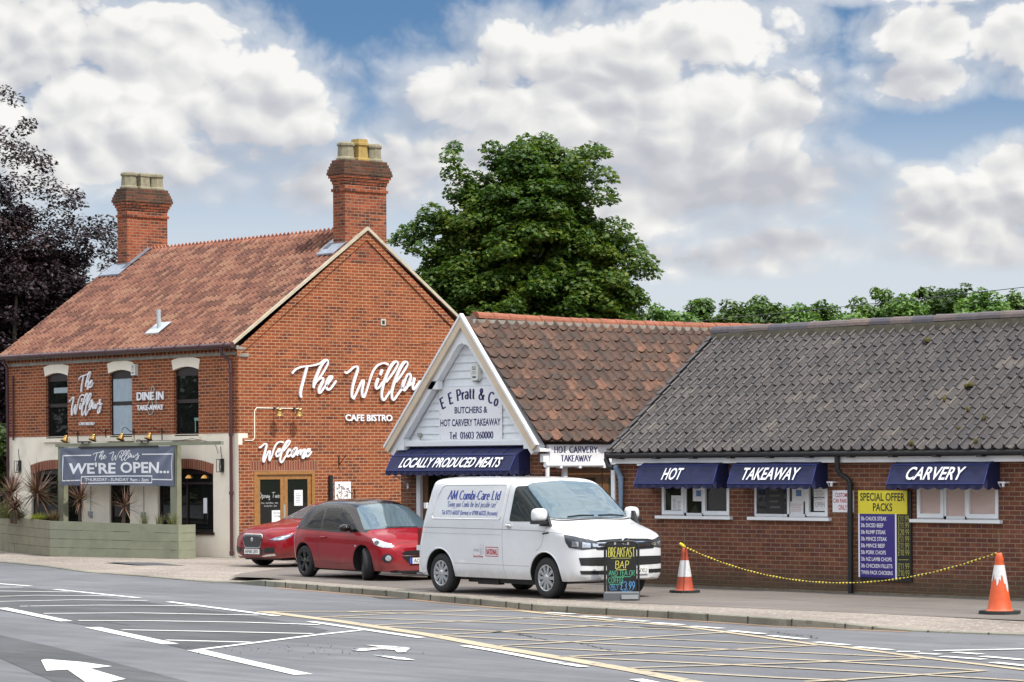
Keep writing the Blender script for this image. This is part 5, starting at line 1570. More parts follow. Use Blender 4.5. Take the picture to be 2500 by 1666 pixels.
t = thing('shop_sign', 'white gable board with arched blue serif lettering, butchers and telephone number', 'sign', (-42.43, PY0, 2.69))
mb = MB(); fbox(mb, FP, -43.36, -41.49, 2.695, 3.74, -.050, -.036); mb.build('sign_panel', SIGNWHITE, t)
mb = MB(); yb = PY0 - .0512
def warpE(cx): 
    q = cx / .85
    return (-.20 * q * q, -.42 * q * 1.0)
inkline(mb, 'E E Pratt & Co.', (-42.42, yb, 3.50), U_X, U_Z, 1.70, .21, pen=.25, warp=warpE)
letter(mb, 'BUTCHERS &', (-42.40, yb, 3.215), U_X, U_Z, .98, .12, bold=.026)
letter(mb, 'HOT CARVERY TAKEAWAY', (-42.425, yb, 2.965), U_X, U_Z, 1.80, .13, bold=.026)
inkline(mb, 'Tel: 01603 260000', (-42.40, yb, 2.715), U_X, U_Z, 1.30, .125, pen=.25)
for (a, b) in ((-43.33, 2.72), (-41.52, 2.72), (-43.33, 3.2), (-41.52, 3.2)): mb.lathe([(0, 0), (.008, 0)], (a, yb, b), 8, axis='Y')
mb.build('sign_lettering', NAVY_INK, t)
t = thing('alarm_box', 'six-sided ivory alarm box high on the white boarded gable', 'alarm box', (-42.2, PY0, 3.8))
alarm(t, lambda u, z, d: (u, PY0 - .03 + d, z), -42.22, 4.0, .27, .33, True)
t = thing('floodlight', 'white bulkhead floodlight tucked under the left bargeboard of the gable', 'floodlight', (-43.35, PY0, 3.75))
mb = MB(); fbox(mb, FP, -43.53, -43.24, 3.70, 3.86, -.19, -.06); fbox(mb, FP, -43.45, -43.3, 3.74, 3.82, -.06, 0); mb.build('housing', WHITE, t)
mb = MB(); fbox(mb, FP, -43.51, -43.26, 3.685, 3.70, -.18, -.07); mb.build('lens', M_('lamp_lens', (.5, .5, .48), .2), t)
t = thing('junction_box', 'small grey junction box on the left foot of the white gable', 'junction box', (-44.0, PY0, 2.8))
mb = MB(); fbox(mb, FP, -44.02, -43.92, 2.76, 2.84, -.06, 0); mb.tube([(-43.97, PY0 - .04, 2.76), (-43.95, PY0 - .045, 2.70), (-43.4, PY0 - .05, 2.685), (-41.2, PY0 - .05, 2.685)], .009, 5); mb.build('box_and_cable', M_('grey_box', (.3, .3, .26), .5), t)

# ------------------------------------------------------------------ awnings
def awning(name, label, X0, X1, yw, prof, text, tx, cap, group, ribs=0, shear=.25, scal=.24):
    """prof: (y, z) back top, front top, front bottom, valance bottom"""
    t = thing(name, label, 'awning', ((X0 + X1) / 2, yw, prof[2][1]), 0, group)
    (ya, za), (yb, zb), (yc, zc), (yd, zd) = prof
    mb = MB(); n = 40
    sag = lambda u: .012 * math.sin(u * PI * 3) + .006 * math.sin(u * 23)
    rows = []
    for (y, z, s) in ((ya, za, 0), ((ya * 2 + yb) / 3, (za * 2 + zb) / 3 - .006, .5), ((ya + 2 * yb) / 3, (za + 2 * zb) / 3 - .006, .5), (yb, zb, .2), ((yb * 2 + yc) / 3, (zb * 2 + zc) / 3, 1), ((yb + 2 * yc) / 3, (zb + 2 * zc) / 3, 1), (yc, zc, .1)):
        rows.append([(X0 + (X1 - X0) * i / n, y + sag(i / n) * s, z) for i in range(n + 1)])
    for r0, r1 in zip(rows, rows[1:]):
        mb.add(r1 + r0, [(i, i + 1, n + 2 + i, n + 1 + i) for i in range(n)], smooth=False)
    mb.box(X0 + .01, X1 - .01, ya - .02, ya, za - .05, za)
    cv = mb.build('canvas', AWN, t)
    for x, s in ((X0, -1), (X1, 1)):
        mb = MB()
        bul = .012 * s
        c = [(x, ya, za), (x, yb, zb), (x, yc, zc), (x, ya, zc - .02)]
        mid = (x - bul, (ya + yc) / 2 + .05, (za + zc) / 2)
        for i in range(4):
            f = [c[i], c[(i + 1) % 4], mid]
            mb.face(f if s < 0 else f[::-1], smooth=False)
        mb.build('side_panel', AWN, t)
    mb = MB()        # scalloped valance round front and sides
    def val(p, q):
        p = Vector(p); q = Vector(q); L = (q - p).length; ns = max(1, round(L / scal)); K = 8
        top, bot = [], []
        for i in range(ns * K + 1):
            f = i / (ns * K); w_ = abs(math.sin(PI * i / K)); ff = .010 * math.sin(i * .9)
            a = p.lerp(q, f); nrm = Vector(((q - p).y, -(q - p).x, 0)).normalized()
            top.append(a); bot.append(a + Vector((0, 0, (zd - zc) * (.62 + .38 * w_))) + nrm * (.012 + ff))
        m = len(top); mb.add(bot + top, [(i, i + 1, m + i + 1, m + i) for i in range(m - 1)], smooth=True)
    val((X0, ya, zc), (X0, yc, zc)); val((X0, yc, zc), (X1, yc, zc)); val((X1, yc, zc), (X1, ya, zc))
    mb.build('valance', M_('navy_valance', (.005, .007, .045), .8, var=.15), t)
    mb = MB()        # piping on the edges
    mb.tube([(X0, yb, zb + .004), (X1, yb, zb + .004)], .009, 6); mb.tube([(X0, yc - .002, zc + .003), (X1, yc - .002, zc + .003)], .008, 6)
    for x in (X0, X1): mb.tube([(x, yb, zb), (x, yc, zc)], .008, 6)
    for i in range(ribs):
        x = X0 + (X1 - X0) * (i + 1) / (ribs + 1); mb.tube([(x, ya, za + .002), (x, yb, zb + .002)], .007, 5)
    mb.build('piping', M_('blue_piping', (.02, .032, .19), .6), t)
    mb = MB()
    v = Vector((0, yb - yc, zb - zc)); H = v.length; v.normalize()
    o = Vector((X0 + (X1 - X0) * (tx[0] + tx[1]) / 2, yc, zc)) + v * H * .22 + Vector((0, -.018, .004))
    letter(mb, text, o, U_X, v, (X1 - X0) * (tx[1] - tx[0]), H * cap, bold=.015, shear=shear, depth=.002)
    mb.build('awning_lettering', WHITE_LETTER, t)
    mb = MB()
    for x in ((X0 + .06, X1 - .06) if ribs else ()):
        mb.tube([(x, yc + .02, zc + .01), (x, ya - .01, zc - .30)], .012, 6); mb.box(x - .02, x + .02, ya - .03, ya, zc - .36, zc - .26)
    if ribs: mb.build('awning_arm', WHITE_UPVC, t)
    return t
awning('shop_awning', 'long navy awning under the white gable lettered LOCALLY PRODUCED MEATS', -44.44, -40.74, PY0, [(PY0, 2.56), (36.78, 2.385), (36.60, 2.085), (36.58, 1.985)], 'LOCALLY PRODUCED MEATS', (.10, .92), .60, 'navy awnings', ribs=7, shear=.32, scal=.22)

# ------------------------------------------------------------------ carvery doorway down the side of the shop
t = thing('shop_sign', 'white fascia sign reading HOT CARVERY TAKEAWAY in spaced serif capitals', 'sign', (PXR, 38.0, 2.2))
mb = MB(); mb.box(PXR - .04, PXR + .06, 37.26, 39.4, 2.235, 2.575); mb.build('sign_box', SIGNWHITE, t)
mb = MB()
inkline(mb, 'HOT CARVERY', (PXR + .0615, 37.95, 2.42), U_Y, U_Z, 1.14, .115, pen=.24, gap=.16)
inkline(mb, 'TAKEAWAY', (PXR + .0615, 37.95, 2.252), U_Y, U_Z, .80, .115, pen=.24, gap=.1)
mb.build('sign_lettering', NAVY_INK, t)
mb = MB(); mb.box(PXR - .04, PXR + .05, 37.10, 37.255, 2.24, 2.40); mb.build('fascia_end', WHITE, shop)
mb = MB(); mb.tube([(PXR + .10, 37.10, 2.185), (PXR + .10, 40.2, 2.175)], .05, 10)
for y in (37.45, 37.95, 38.6, 39.1): mb.box(PXR + .03, PXR + .15, y, y + .06, 2.12, 2.16)
mb.tube([(PXR + .10, 37.16, 2.17), (PXR + .10, 37.16, .05)], .04, 10)
mb.build('white_gutter', WHITE_UPVC, shop)
mb = MB(); mb.box(PXR - .06, PXR + .02, 37.66, 37.76, 0, 2.15); mb.box(PXR - .06, PXR + .02, 39.80, 39.9, 0, 2.15); dfr = mb.build('door_frame', WHITE_UPVC, shop)
mb = MB()
for (a, b) in ((37.77, 38.77), (38.79, 39.79)):
    for (c, d, e, g) in ((a, a + .16, .05, 2.13), (b - .16, b, .05, 2.13), (a + .16, b - .16, .05, .9), (a + .16, b - .16, 1.93, 2.13)): fbox(mb, FS, c, d, e, g, .04, .09)
cd = mb.build('carvery_doors', TIMBER_D, shop)
mb = MB(); fbox(mb, FS, 37.92, 39.66, .9, 1.94, .06, .07); mb.build('pane', glass_mat('door_glass_dim', (.05, .045, .03), 1.45), cd)
mb = MB(); mb.lathe([(0, 0), (.09, 0), (.09, .006)], (PXR - .045 - .05, 39.15, 1.50), 20, axis='X'); mb.build('round_sticker', M_('orange_sticker', (.55, .25, .03), .5), cd)

# ------------------------------------------------------------------ takeaway building with dark pantiles
TY, TX0, TX1, TYB, TYR, TZR = 36.50, -37.70, -18.0, 41.6, 39.06, 4.62
take = thing('takeaway_building', 'long low brown brick takeaway with blue-black pantiled roof and white windows', 'building', (TX0, TY, 0))
FT = lambda u, z, d: (u, TY + d, z)
twins = [(-36.55, -34.84), (-34.28, -32.54), (-30.62, -28.90)]
mb = MB()
wall_cells(mb, FT, TX0, TX1, -.25, 2.42, [(a, b, 1.27, 2.16) for a, b in twins], .10)
mb.face([(TX0, TYB, 0), (TX0, TY, 0), (TX0, TY, 2.42), (TX0, TYR, TZR - .1), (TX0, TYB, 2.42)])
mb.face([(TX1, TY, 0), (TX1, TYB, 0), (TX1, TYB, 2.42), (TX1, TYR, TZR - .1), (TX1, TY, 2.42)])
mb.face([(TX1, TYB, 0), (TX0, TYB, 0), (TX0, TYB, 2.42), (TX1, TYB, 2.42)])
mb.build('brick_wall', BRICK_SHOP, take)
mb = MB(); 
x = TX0
pp = [(TX0, TY - .035), (TX1, TY - .035)]
fbox(mb, FT, TX0 + .02, TX1, -.3, .035, -.03, 0); mb.build('wall_footing', M_('mossy_footing', (.16, .14, .095), .95, var=.4, vs=4, bump=.5, dirt=((.30, .27, .22), 3, .6)), take)
mb = MB(); fbox(mb, FT, TX0 + .06, TX1, 2.205, 2.30, -.16, -.13); fbox(mb, FT, TX0 - .02, TX1, 2.205, 2.22, -.13, 0); mb.build('fascia', WHITE, take)
mb = MB()
mb.tube([(TX0 + .06, TY - .24, 2.36), (TX1, TY - .24, 2.36)], .058, 10)
x = TX0 + .3
while x < TX1: mb.box(x, x + .10, TY - .285, TY - .16, 2.285, 2.32); x += .92
mb.box(TX0 - .1, TX1, TY - .20, TY - .12, 2.30, 2.42)
mb.build('gutter', BLACK, take)
mb = MB()
xp = -31.98
mb.tube([(xp - .16, TY - .22, 2.32), (xp - .16, TY - .20, 2.10), (xp - .13, TY - .16, 2.0), (xp - .03, TY - .09, 1.93), (xp, TY - .075, 1.86), (xp, TY - .075, -.05)], .045, 10)
for z in (1.84, 1.30, 1.02): mb.tube([(xp, TY - .075, z - .03), (xp, TY - .075, z + .03)], .056, 10)
mb.build('downpipe', BLACK, take)
mb = MB(); mb.tube([(TX0 + .19, TY - .2, 2.16), (TX0 + .2, TY - .12, 2.04), (TX0 + .2, TY - .07, 1.95), (TX0 + .2, TY - .07, .05)], .05, 10); mb.tube([(TX0 + .2, TY - .07, 1.93), (TX0 + .2, TY - .07, 1.97)], .057, 10)
mb.build('downpipe', M_('pale_blue_downpipe', (.23, .33, .45), .4, var=.1), take)
mb = MB(); mb.tube([(TX0 - .05, TY - .2, 2.30), (TX0 + .02, TY - .2, 2.16), (TX0 + .14, TY - .2, 2.13)], .05, 8); mb.build('gutter_elbow', BLACK, take)
mb = MB(); mb.box(TX0 - .10, TX0 - .005, TY - .03, TY + .06, 0, 2.2); mb.build('corner_post', WHITE_UPVC, take)
mb = MB(); fbox(mb, FT, -37.0, -36.86, 2.165, 2.20, -.15, -.05); mb.build('soffit_light', WHITE_UPVC, take)
mb = MB()
O = Vector((TX0 + .06, TY - .28, 2.425)); S = Vector((0, TYR - (TY - .28), TZR - 2.425))
prof_blk = lambda t: -.020 if t > .95 else .070 * math.exp(-((t - .865) / .075) ** 2) + .006 * math.exp(-((t - .05) / .08) ** 2) - .012 * math.sin(PI * min(1, t / .78))
tiles(mb, O, (1, 0, 0), S, TX1 - O.x, S.length - .05, .228, .288, prof_blk, lift=.024, droop=.034, jit=.005)
mb.face([(TX1, TYB + .2, 2.4), (TX0, TYB + .2, 2.4), (TX0, TYR, TZR), (TX1, TYR, TZR)], uv=[(2.5, 2.5)] * 4)
mb.face([(TX0, TY - .22, 2.44), (TX1, TY - .22, 2.44), (TX1, TYR, TZR - .03), (TX0, TYR, TZR - .03)], uv=[(7.5, 999.5)] * 4)
roof3 = mb.build('roof', TILE_GREY, take)
mb = MB()
half_tiles(mb, (O.x, TYR, TZR + .03), (TX1, TYR, TZR + .03), .125, 40)
mb.build('ridge', tile_mat('blue_grey_ridge', [(0, (.065, .06, .075)), (.5, (.105, .085, .085)), (1, (.15, .11, .095))], lich=((.12, .11, .08), 5, .6, .6), rough=.55, grime=.3), roof3)
mb = MB(); mb.box(O.x + .05, TX1, TYR - .16, TYR + .16, TZR - .16, TZR + .02); mb.build('ridge_mortar', M_('dark_ridge_mortar', (.13, .115, .08), .95, var=.4, vs=6, bump=.6), roof3)
mb = MB()      # verge tiles over the left gable end
for k in range(2):
    pa = O + Vector((-.02, 0, .02)); pb = Vector((O.x - .02, TYR, TZR + .06))
nv = 11
for i in range(nv):
    a = pa.lerp(pb, i / nv); b = pa.lerp(pb, (i + 1.03) / nv); e = Vector((0, 0, .028))
    mb.face([a + e, a + e + Vector((.11, 0, .015)), b + Vector((.11, 0, .015)), b]); mb.face([a + e - Vector((0, 0, .13)), a + e, b, b - Vector((0, 0, .13))][::-1])
    mb.face([a + e - Vector((0, 0, .13)), a + e - Vector((-.11, 0, .13)), a + e + Vector((.11, 0, .015)), a + e])
mb.build('verge_tiles', M_('dark_verge', (.06, .055, .055), .7, var=.3), roof3)
mb = MB()
MOSS = M_('roof_moss', (.075, .06, .012), .95, var=.4, vs=30, bump=.8, bs=60)
rg = random.Random(5)
SLn = S.normalized(); Nn = Vector((1, 0, 0)).cross(SLn)
for (x, s, r_) in ((-30.3, 1.65, .075), (-30.6, 1.30, .05), (-29.9, 1.0, .05), (-29.75, .45, .05), (-30.5, .10, .04), (-32.1, 3.05, .06), (-29.4, .75, .03), (-29.2, .12, .04)):
    c = O + Vector((1, 0, 0)) * (x - O.x) + SLn * s + Nn * .05
    mb = MB()
    for q in range(5):
        mb.lathe([(0, .035), (r_ * .45, .025), (r_ * .6, 0), (r_ * .5, -.03)], c + Vector((rg.uniform(-.6, .6) * r_, 0, 0)) + SLn * rg.uniform(-.6, .6) * r_, 7)
    mb.build('moss', MOSS, roof3)

PINK_REFLECTION = None
m, tt, bb = newmat('pink_painted_reflection'); bb.inputs['Base Color'].default_value = (.60, .45, .41, 1); bb.inputs['Roughness'].default_value = .35; bb.inputs['Coat Weight'].default_value = 1; bb.inputs['Coat Roughness'].default_value = .01  # even pink stands in for the van's reflection, painted into the pane
PINK_REFLECTION = m
GLASS_SHOP = glass_mat('shop_window_glass', (.022, .021, .018), 1.5)
def hatch_window(a, b, k):
    z0, z1 = 1.27, 2.16
    W_ = b - a
    cuts = [(.0, .345, 1), (.345, .60, 0), (.60, 1.0, 1)] if k != 1 else [(.0, .26, 0), (.26, .485, 0), (.485, 1.0, 1)]
    if k == 1: cuts = [(.0, .46, 2), (.46, .70, 0), (.70, 1.0, 1)]
    f = MB()
    for (c, d, e, g) in ((a, a + .05, z0, z1), (b - .05, b, z0, z1), (a + .05, b - .05, z0, z0 + .05), (a + .05, b - .05, z1 - .05, z1)): fbox(f, FT, c, d, e, g, .03, .09)
    for (u0, u1, op) in cuts[1:]: fbox(f, FT, a + W_ * u0 - .025, a + W_ * u0 + .025, z0, z1, .03, .09)
    for (u0, u1, op) in cuts:
        if op == 1:
            c, d = a + W_ * u0 + .02, a + W_ * u1 - .02
            for (p, q, r_, s) in ((c, c + .06, z0 + .02, z1 - .02), (d - .06, d, z0 + .02, z1 - .02), (c + .06, d - .06, z0 + .02, z0 + .09), (c + .06, d - .06, z1 - .09, z1 - .02)): fbox(f, FT, p, q, r_, s, .008, .06)
    win = f.build('window', WHITE_UPVC, take)
    p = MB()
    for (u0, u1, op) in cuts: fbox(p, FT, a + W_ * u0 + .03, a + W_ * u1 - .03, z0 + .05, z1 - .05, .050, .058)
    p.build('pane', PINK_REFLECTION if k == 2 else GLASS_SHOP, win)
    s = MB(); fbox(s, FT, a - .07, b + .08, 1.215, 1.268, -.08, .1); s.build('window_sill', WHITE_UPVC, win)
    return win
HW = [hatch_window(a, b, k) for k, (a, b) in enumerate(twins)]
# papers in the windows
def notice(label, a, b, c, d, e, kind):
    t = thing('paper_notice', label, 'notice', ((a + b) / 2, TY, c), 0, 'notices in the serving windows')
    mb = MB(); fbox(mb, FT, a, b, c, d, e - .003, e); mb.build('paper_sheet', PAPER, t)
    mb = MB(); y = e - .0042; m_ = INK
    if kind == 'menu':
        for i in range(9):
            fbox(mb, FT, a + .03, a + .03 + (b - a) * random.uniform(.25, .4), d - .07 - i * .022, d - .062 - i * .022, y, y + .001)
            if i > 1: fbox(mb, FT, a + (b - a) * .55, a + (b - a) * random.uniform(.7, .88), d - .07 - i * .022, d - .062 - i * .022, y, y + .001)
    elif kind == 'photo':
        fbox(mb, FT, a + (b - a) * .3, b - (b - a) * .28, c + (d - c) * .30, c + (d - c) * .66, y, y + .001); m_ = M_('photo_blue', (.10, .22, .45), .5, var=.4, vs=25)
    elif kind == 'redtext':
        for i in range(5): fbox(mb, FT, a + .02, b - .02 - random.uniform(0, .04), d - .05 - i * .03, d - .042 - i * .03, y, y + .001)
        m_ = M_('faded_red_ink', (.5, .25, .25), .6)
    elif kind == 'open':
        letter(mb, 'OPEN', ((a + b) / 2, TY + y, (c + d) / 2 - .035), U_X, U_Z, (b - a) * .76, .075)
    else:
        for i in range(10): fbox(mb, FT, a + .02 + .02 * (i % 3), b - .03 - random.uniform(0, .08), d - .05 - i * .026, d - .044 - i * .026, y, y + .001)
    mb.build('print', m_, t)
notice('price list sheet in the left light of the window under the HOT awning', -36.32, -36.04, 1.37, 1.63, .046, 'menu')
notice('sheet with a small blue photo in the window under the HOT awning', -35.78, -35.50, 1.53, 1.82, .047, 'photo')
notice('sheet with a blue photo in the middle light under the TAKEAWAY awning', -33.40, -33.10, 1.54, 1.84, .047, 'photo')
notice('sheet of red text below the blue photo sheet under the TAKEAWAY awning', -33.44, -33.14, 1.30, 1.54, .047, 'redtext')
notice('white OPEN card in the right light under the TAKEAWAY awning', -32.90, -32.62, 1.38, 1.60, .047, 'open')
notice('printed sheet above the OPEN card under the TAKEAWAY awning', -32.90, -32.62, 1.615, 1.86, .047, 'list')
mb = MB(); fbox(mb, FT, -34.02, -33.60, 1.34, 1.86, .046, .049)
for i in range(4): fbox(mb, FT, -33.92, -33.68 - .05 * (i % 2), 1.42 + i * .1, 1.455 + i * .1, .0445, .046, m=1)
o = mb.build('menu_board', [BLACK, M_('chalk_smudge', (.12, .12, .115), .8)], None, loc=(-33.8, TY, 1.34)); tag(o, 'dark menu board seen through the open left light under the TAKEAWAY awning', 'menu board')

aw = [(TY, 2.30), (36.22, 2.165), (36.08, 1.845), (36.07, 1.755)]
awning('window_awning', 'navy window awning lettered HOT', -36.79, -34.85, TY, aw, 'HOT', (.34, .60), .62, 'navy awnings')
awning('window_awning', 'navy window awning lettered TAKEAWAY', -34.49, -32.54, TY, aw, 'TAKEAWAY', (.165, .84), .62, 'navy awnings')
awning('window_awning', 'navy window awning lettered CARVERY', -30.88, -28.87, TY, [(TY, 2.29), (36.22, 2.16), (36.08, 1.85), (36.07, 1.755)], 'CARVERY', (.19, .79), .64, 'navy awnings')
for x, lb in ((-32.42, 'small white camera bracket at the right end of the TAKEAWAY awning'), (-28.78, 'small white camera bracket at the right end of the CARVERY awning')):
    mb = MB(); mb.box(x - .04, x + .10, TY - .12, TY, 1.86, 1.885); mb.box(x + .05, x + .08, TY - .13, TY - .1, 1.80, 1.86); mb.tube([(x - .04, TY - .1, 1.87), (x - .07, TY - .02, 1.80)], .012, 5)
    o = mb.build('awning_bracket', WHITE_UPVC, None, loc=(x, TY, 1.8)); tag(o, lb, 'bracket', 'brackets beside awnings')

t = thing('parking_sign', 'white sign with red CUSTOMER CAR PARKING ONLY left of the black downpipe', 'sign', (-32.2, TY, 1.38))
mb = MB(); fbox(mb, FT, -32.42, -31.955, 1.365, 1.735, -.018, 0); mb.build('sign_panel', SIGNWHITE, t)
mb = MB()
for s_, z, w_, c in (('CUSTOMER', 1.62, .33, .070), ('CAR PARKING', 1.525, .42, .066), ('ONLY', 1.405, .19, .085)): letter(mb, s_, (-32.19, TY - .0192, z), U_X, U_Z, w_, c, bold=.016)
mb.build('sign_lettering', RED_INK, t)
t = thing('offer_board', 'tall SPECIAL OFFER PACKS board, yellow header, purple list and chalked prices', 'sign', (-31.3, TY, .25))
mb = MB(); fbox(mb, FT, -31.80, -30.69, .23, 1.73, -.03, 0); mb.build('blackboard', M_('chalkboard', (.010, .010, .010), .55, var=.15), t)
mb = MB(); fbox(mb, FT, -31.825, -30.765, 1.345, 1.735, -.046, -.032); mb.build('header_panel', M_('header_yellow', (.72, .62, .035), .4, var=.04), t)
mb = MB(); fbox(mb, FT, -31.825, -31.795, .285, 1.345, -.046, -.032); fbox(mb, FT, -31.025, -30.995, .285, 1.345, -.046, -.032); mb.build('white_edge', SIGNWHITE, t)
mb = MB(); fbox(mb, FT, -31.795, -31.025, .285, 1.345, -.046, -.032); mb.build('list_panel', M_('list_purple', (.035, .022, .19), .4, var=.08), t)
mb = MB(); y = TY - .0475
letter(mb, 'SPECIAL OFFER', (-31.295, y, 1.565), U_X, U_Z, .97, .125, bold=.02); letter(mb, 'PACKS', (-31.29, y, 1.395), U_X, U_Z, .42, .125, bold=.02)
mb.build('header_lettering', BLACK, t)
items = ['3lb CHUCK STEAK', '3lb DICED BEEF', '3lb RUMP STEAK', '3lb MINCE STEAK', '5lb MINCE BEEF', '5lb PORK CHOPS', '3lb NZ LAMB CHOPS', '3lb CHICKEN FILLETS', 'TWIN PACK CHICKENS']
wid = [.56, .49, .54, .565, .52, .54, .665, .68, .685]
for i, (s_, w_) in enumerate(zip(items, wid)):
    mb = MB(); letter(mb, s_, (-31.765, y, 1.235 - i * .1125), U_X, U_Z, w_, .062, align='L', bold=.009)
    mb.build('list_lettering', WHITE_LETTER, t)
mb = MB()
CHALK_Y = M_('yellow_chalk', (.55, .52, .10), .8, var=.2, vs=40)
pr = ['£11.99', '£11.99', '£20.99', '£11.99', '£11.99', '£10.99', None, '£11.99', '£10.99']
for i, s_ in enumerate(pr):
    if s_: inkline(mb, s_, (-30.855, TY - .0312, 1.225 - i * .1125), U_X, U_Z, .24, .095, pen=.07, mode='mono', serif=False, jitter=.002)
    else: strokes(mb, [[(0, 0), (1, .05)]], (-30.97, TY - .0312, 1.22 - i * .1125 + .045), U_X, U_Z, .22, .1, .008, mode='mono', k=1)
mb.build('chalk_prices', CHALK_Y, t)

# ------------------------------------------------------------------ cones, tape, pavement board, wire
CONE_O = M_('cone_orange', (.62, .095, .025), .5, var=.12, vs=8, dirt=((.35, .05, .03), 6, .4))
CONE_R = M_('cone_faded_red', (.42, .075, .035), .6, var=.15, vs=8, dirt=((.25, .05, .03), 6, .5))
SLEEVE = M_('retroreflective_sleeve', (.62, .62, .62), .5, var=.12, vs=30, dirt=((.30, .30, .30), 14, .4))
CONEB = M_('cone_base_rubber', (.022, .026, .024), .75, var=.2)
def cone(label, x, y, h, rb, mat, rot, torn):
    t = thing('traffic_cone', label, 'traffic cone', (x, y, 0), rot, 'traffic cones')
    k = h / .75
    mb = MB()
    o8 = [(rb * math.cos(2 * PI * (i + .5) / 8) * 1.06, rb * math.sin(2 * PI * (i + .5) / 8) * 1.06) for i in range(8)]
    mb.prism(o8, lambda a, b, t_: (a, b, t_), 0.004, .045 * k)
    mb.build('base', CONEB, t, local=True)
    R0, R1 = .150 * k, .036 * k
    rad = lambda z: R0 + (R1 - R0) * (z - .05 * k) / (h - .05 * k)
    mb = MB()
    pr_ = [(R0 + .02 * k, .045 * k), (R0 + .004, .06 * k)] + [(rad(z), z) for z in np.linspace(.07 * k, h - .10 * k, 6)] + [(rad(h - .09 * k) + .006, h - .085 * k), (R1 + .004, h - .03 * k), (R1 - .006, h), (R1 - .015, h), (R1 - .015, h - .1)]
    mb.lathe(pr_, (0, 0, 0), 28); mb.build('cone_body', mat, t, local=True)
    mb = MB(); n = 40
    za, zb = (.27 * k, .54 * k) if not torn else (.42 * k, .60 * k)
    lo, hi = [], []
    for i in range(n + 1):
        a = 2 * PI * i / n
        z0 = za
        if torn:
            q = (i / n * 1.0) % 1
            z0 = za + .10 * k * math.sin(i * .8) * .5 + .04 * k * math.sin(i * 2.3) - .14 * k * max(0, math.cos(a - .2)) ** 3
        z0 = max(.2 * k, min(z0, zb - .03))
        lo.append(Vector(((rad(z0) + .003) * math.cos(a), (rad(z0) + .003) * math.sin(a), z0))); hi.append(Vector(((rad(zb) + .003) * math.cos(a), (rad(zb) + .003) * math.sin(a), zb)))
    mb.add(lo + hi, [(i, i + 1, n + 2 + i, n + 1 + i) for i in range(n)], smooth=True)
    mb.build('reflective_sleeve', SLEEVE, t, local=True)
    mb = MB(); mb.tube([(.005, 0, h - .05), (-.005, .01, h + .29)], .006, 5); mb.build('garden_cane', M_('cane', (.11, .10, .06), .8), t, local=True)
    return t
C1 = (-34.34, 34.86); C2 = (-26.14, 33.02)
cone('faded red traffic cone with a white sleeve, near the van', C1[0], C1[1], .77, .25, CONE_R, .2, False)
cone('bright orange traffic cone with a torn white sleeve, in front of the CARVERY window', C2[0], C2[1], .89, .29, CONE_O, .5, True)
mb = MB()
A = Vector((C1[0], C1[1], .785)); B = Vector((C2[0], C2[1], .90)); n = 92
pts = [A.lerp(B, i / n) - Vector((0, 0, 4 * .53 * (i / n) * (1 - i / n))) for i in range(n + 1)]
for i in range(n):
    d = (pts[i + 1] - pts[i])
    for q, (f0, f1, mm) in enumerate(((0, .5, 0), (.5, 1, 1))):
        a0 = pts[i] + d * f0; a1 = pts[i] + d * f1
        r0 = .017 + .006 * math.sin(i * .9); tw = i * .35
        s0 = Vector((.25, .25, 1)).normalized() * r0
        mb.tube([a0, a1], r0 * .72, 6, m=mm)
mb.tube([A + Vector((-.10, -.0, .05)), A + Vector((-.03, 0, .02)), A], .028, 6, m=0)
o = mb.build('barrier_tape', [M_('tape_yellow', (.72, .55, .02), .4, var=.08), M_('tape_black', (.012, .012, .012), .4)], None, loc=A); tag(o, 'twisted yellow and black barrier tape sagging between the two traffic cones', 'barrier tape')

t = thing('pavement_sign', 'black chalkboard pavement sign advertising breakfast bap in front of the van', 'pavement sign', (-33.22, 32.28, 0), R(48 - 4))
mb = MB()
w2 = .27
arch = [(-w2, .0, .02), (-w2, 0, .80)] + [(-w2 + .09 - .09 * math.cos(R(a)), 0, .86 + .09 * math.sin(R(a))) for a in (0, 30, 60, 90)] + [(w2 - .09 + .09 * math.sin(R(a)), 0, .86 + .09 * math.cos(R(a))) for a in (0, 30, 60, 90)] + [(w2, 0, .80), (w2, 0, .02)]
mb.tube(arch, .020, 8); mb.build('frame', BLACK, t, local=True)
mb = MB(); mb.box(-w2 + .03, w2 - .03, -.012, .012, .14, .90); mb.build('chalkboard_panel', M_('sign_chalkboard', (.010, .010, .011), .45, var=.2), t, local=True)
mb = MB(); mb.box(-.12, -.09, -.016, .016, .90, .945); mb.box(.09, .12, -.016, .016, .90, .945); mb.build('hanging_clip', SILVER, t, local=True)
mb = MB(); mb.prism([(-.29, -.16), (.29, -.16), (.29, .16), (-.29, .16)], lambda a, b, t_: (a * (1 - .0), b * (1 - t_ * 1.6), t_), .0, .12); mb.build('base', M_('grey_sign_base', (.06, .065, .07), .5, var=.1), t, local=True)
mb = MB(); mb.box(-.28, .28, -.02, .02, .118, .145); mb.box(.0, .27, -.175, -.15, .03, .10); mb.build('base_strip', M_('pale_base_strip', (.30, .31, .32), .5), t, local=True)
yy = -.0135
def chalk(lines, mat, nm):
    mb = MB()
    for (s_, x, z, w_, c, sh) in lines:
        inkline(mb, s_, (x, yy, z), U_X, U_Z, w_, c, pen=.072, mode='mono', serif=False, jitter=.003, shear=sh)
        strokes(mb, [[(0, 0), (1, .02)]], (x - w_ * .4, yy, z - .022), U_X, U_Z, w_ * .75, .1, .007, mode='mono', k=1)
    mb.build(nm, mat, t, local=True)
chalk([('BREAKFAST', 0, .705, .43, .15, .0)], CHALK_Y, 'yellow_lettering')
chalk([('BAP', .0, .52, .22, .12, .1)], M_('bright_yellow_chalk', (.70, .62, .10), .8, var=.2, vs=40), 'gold_lettering')
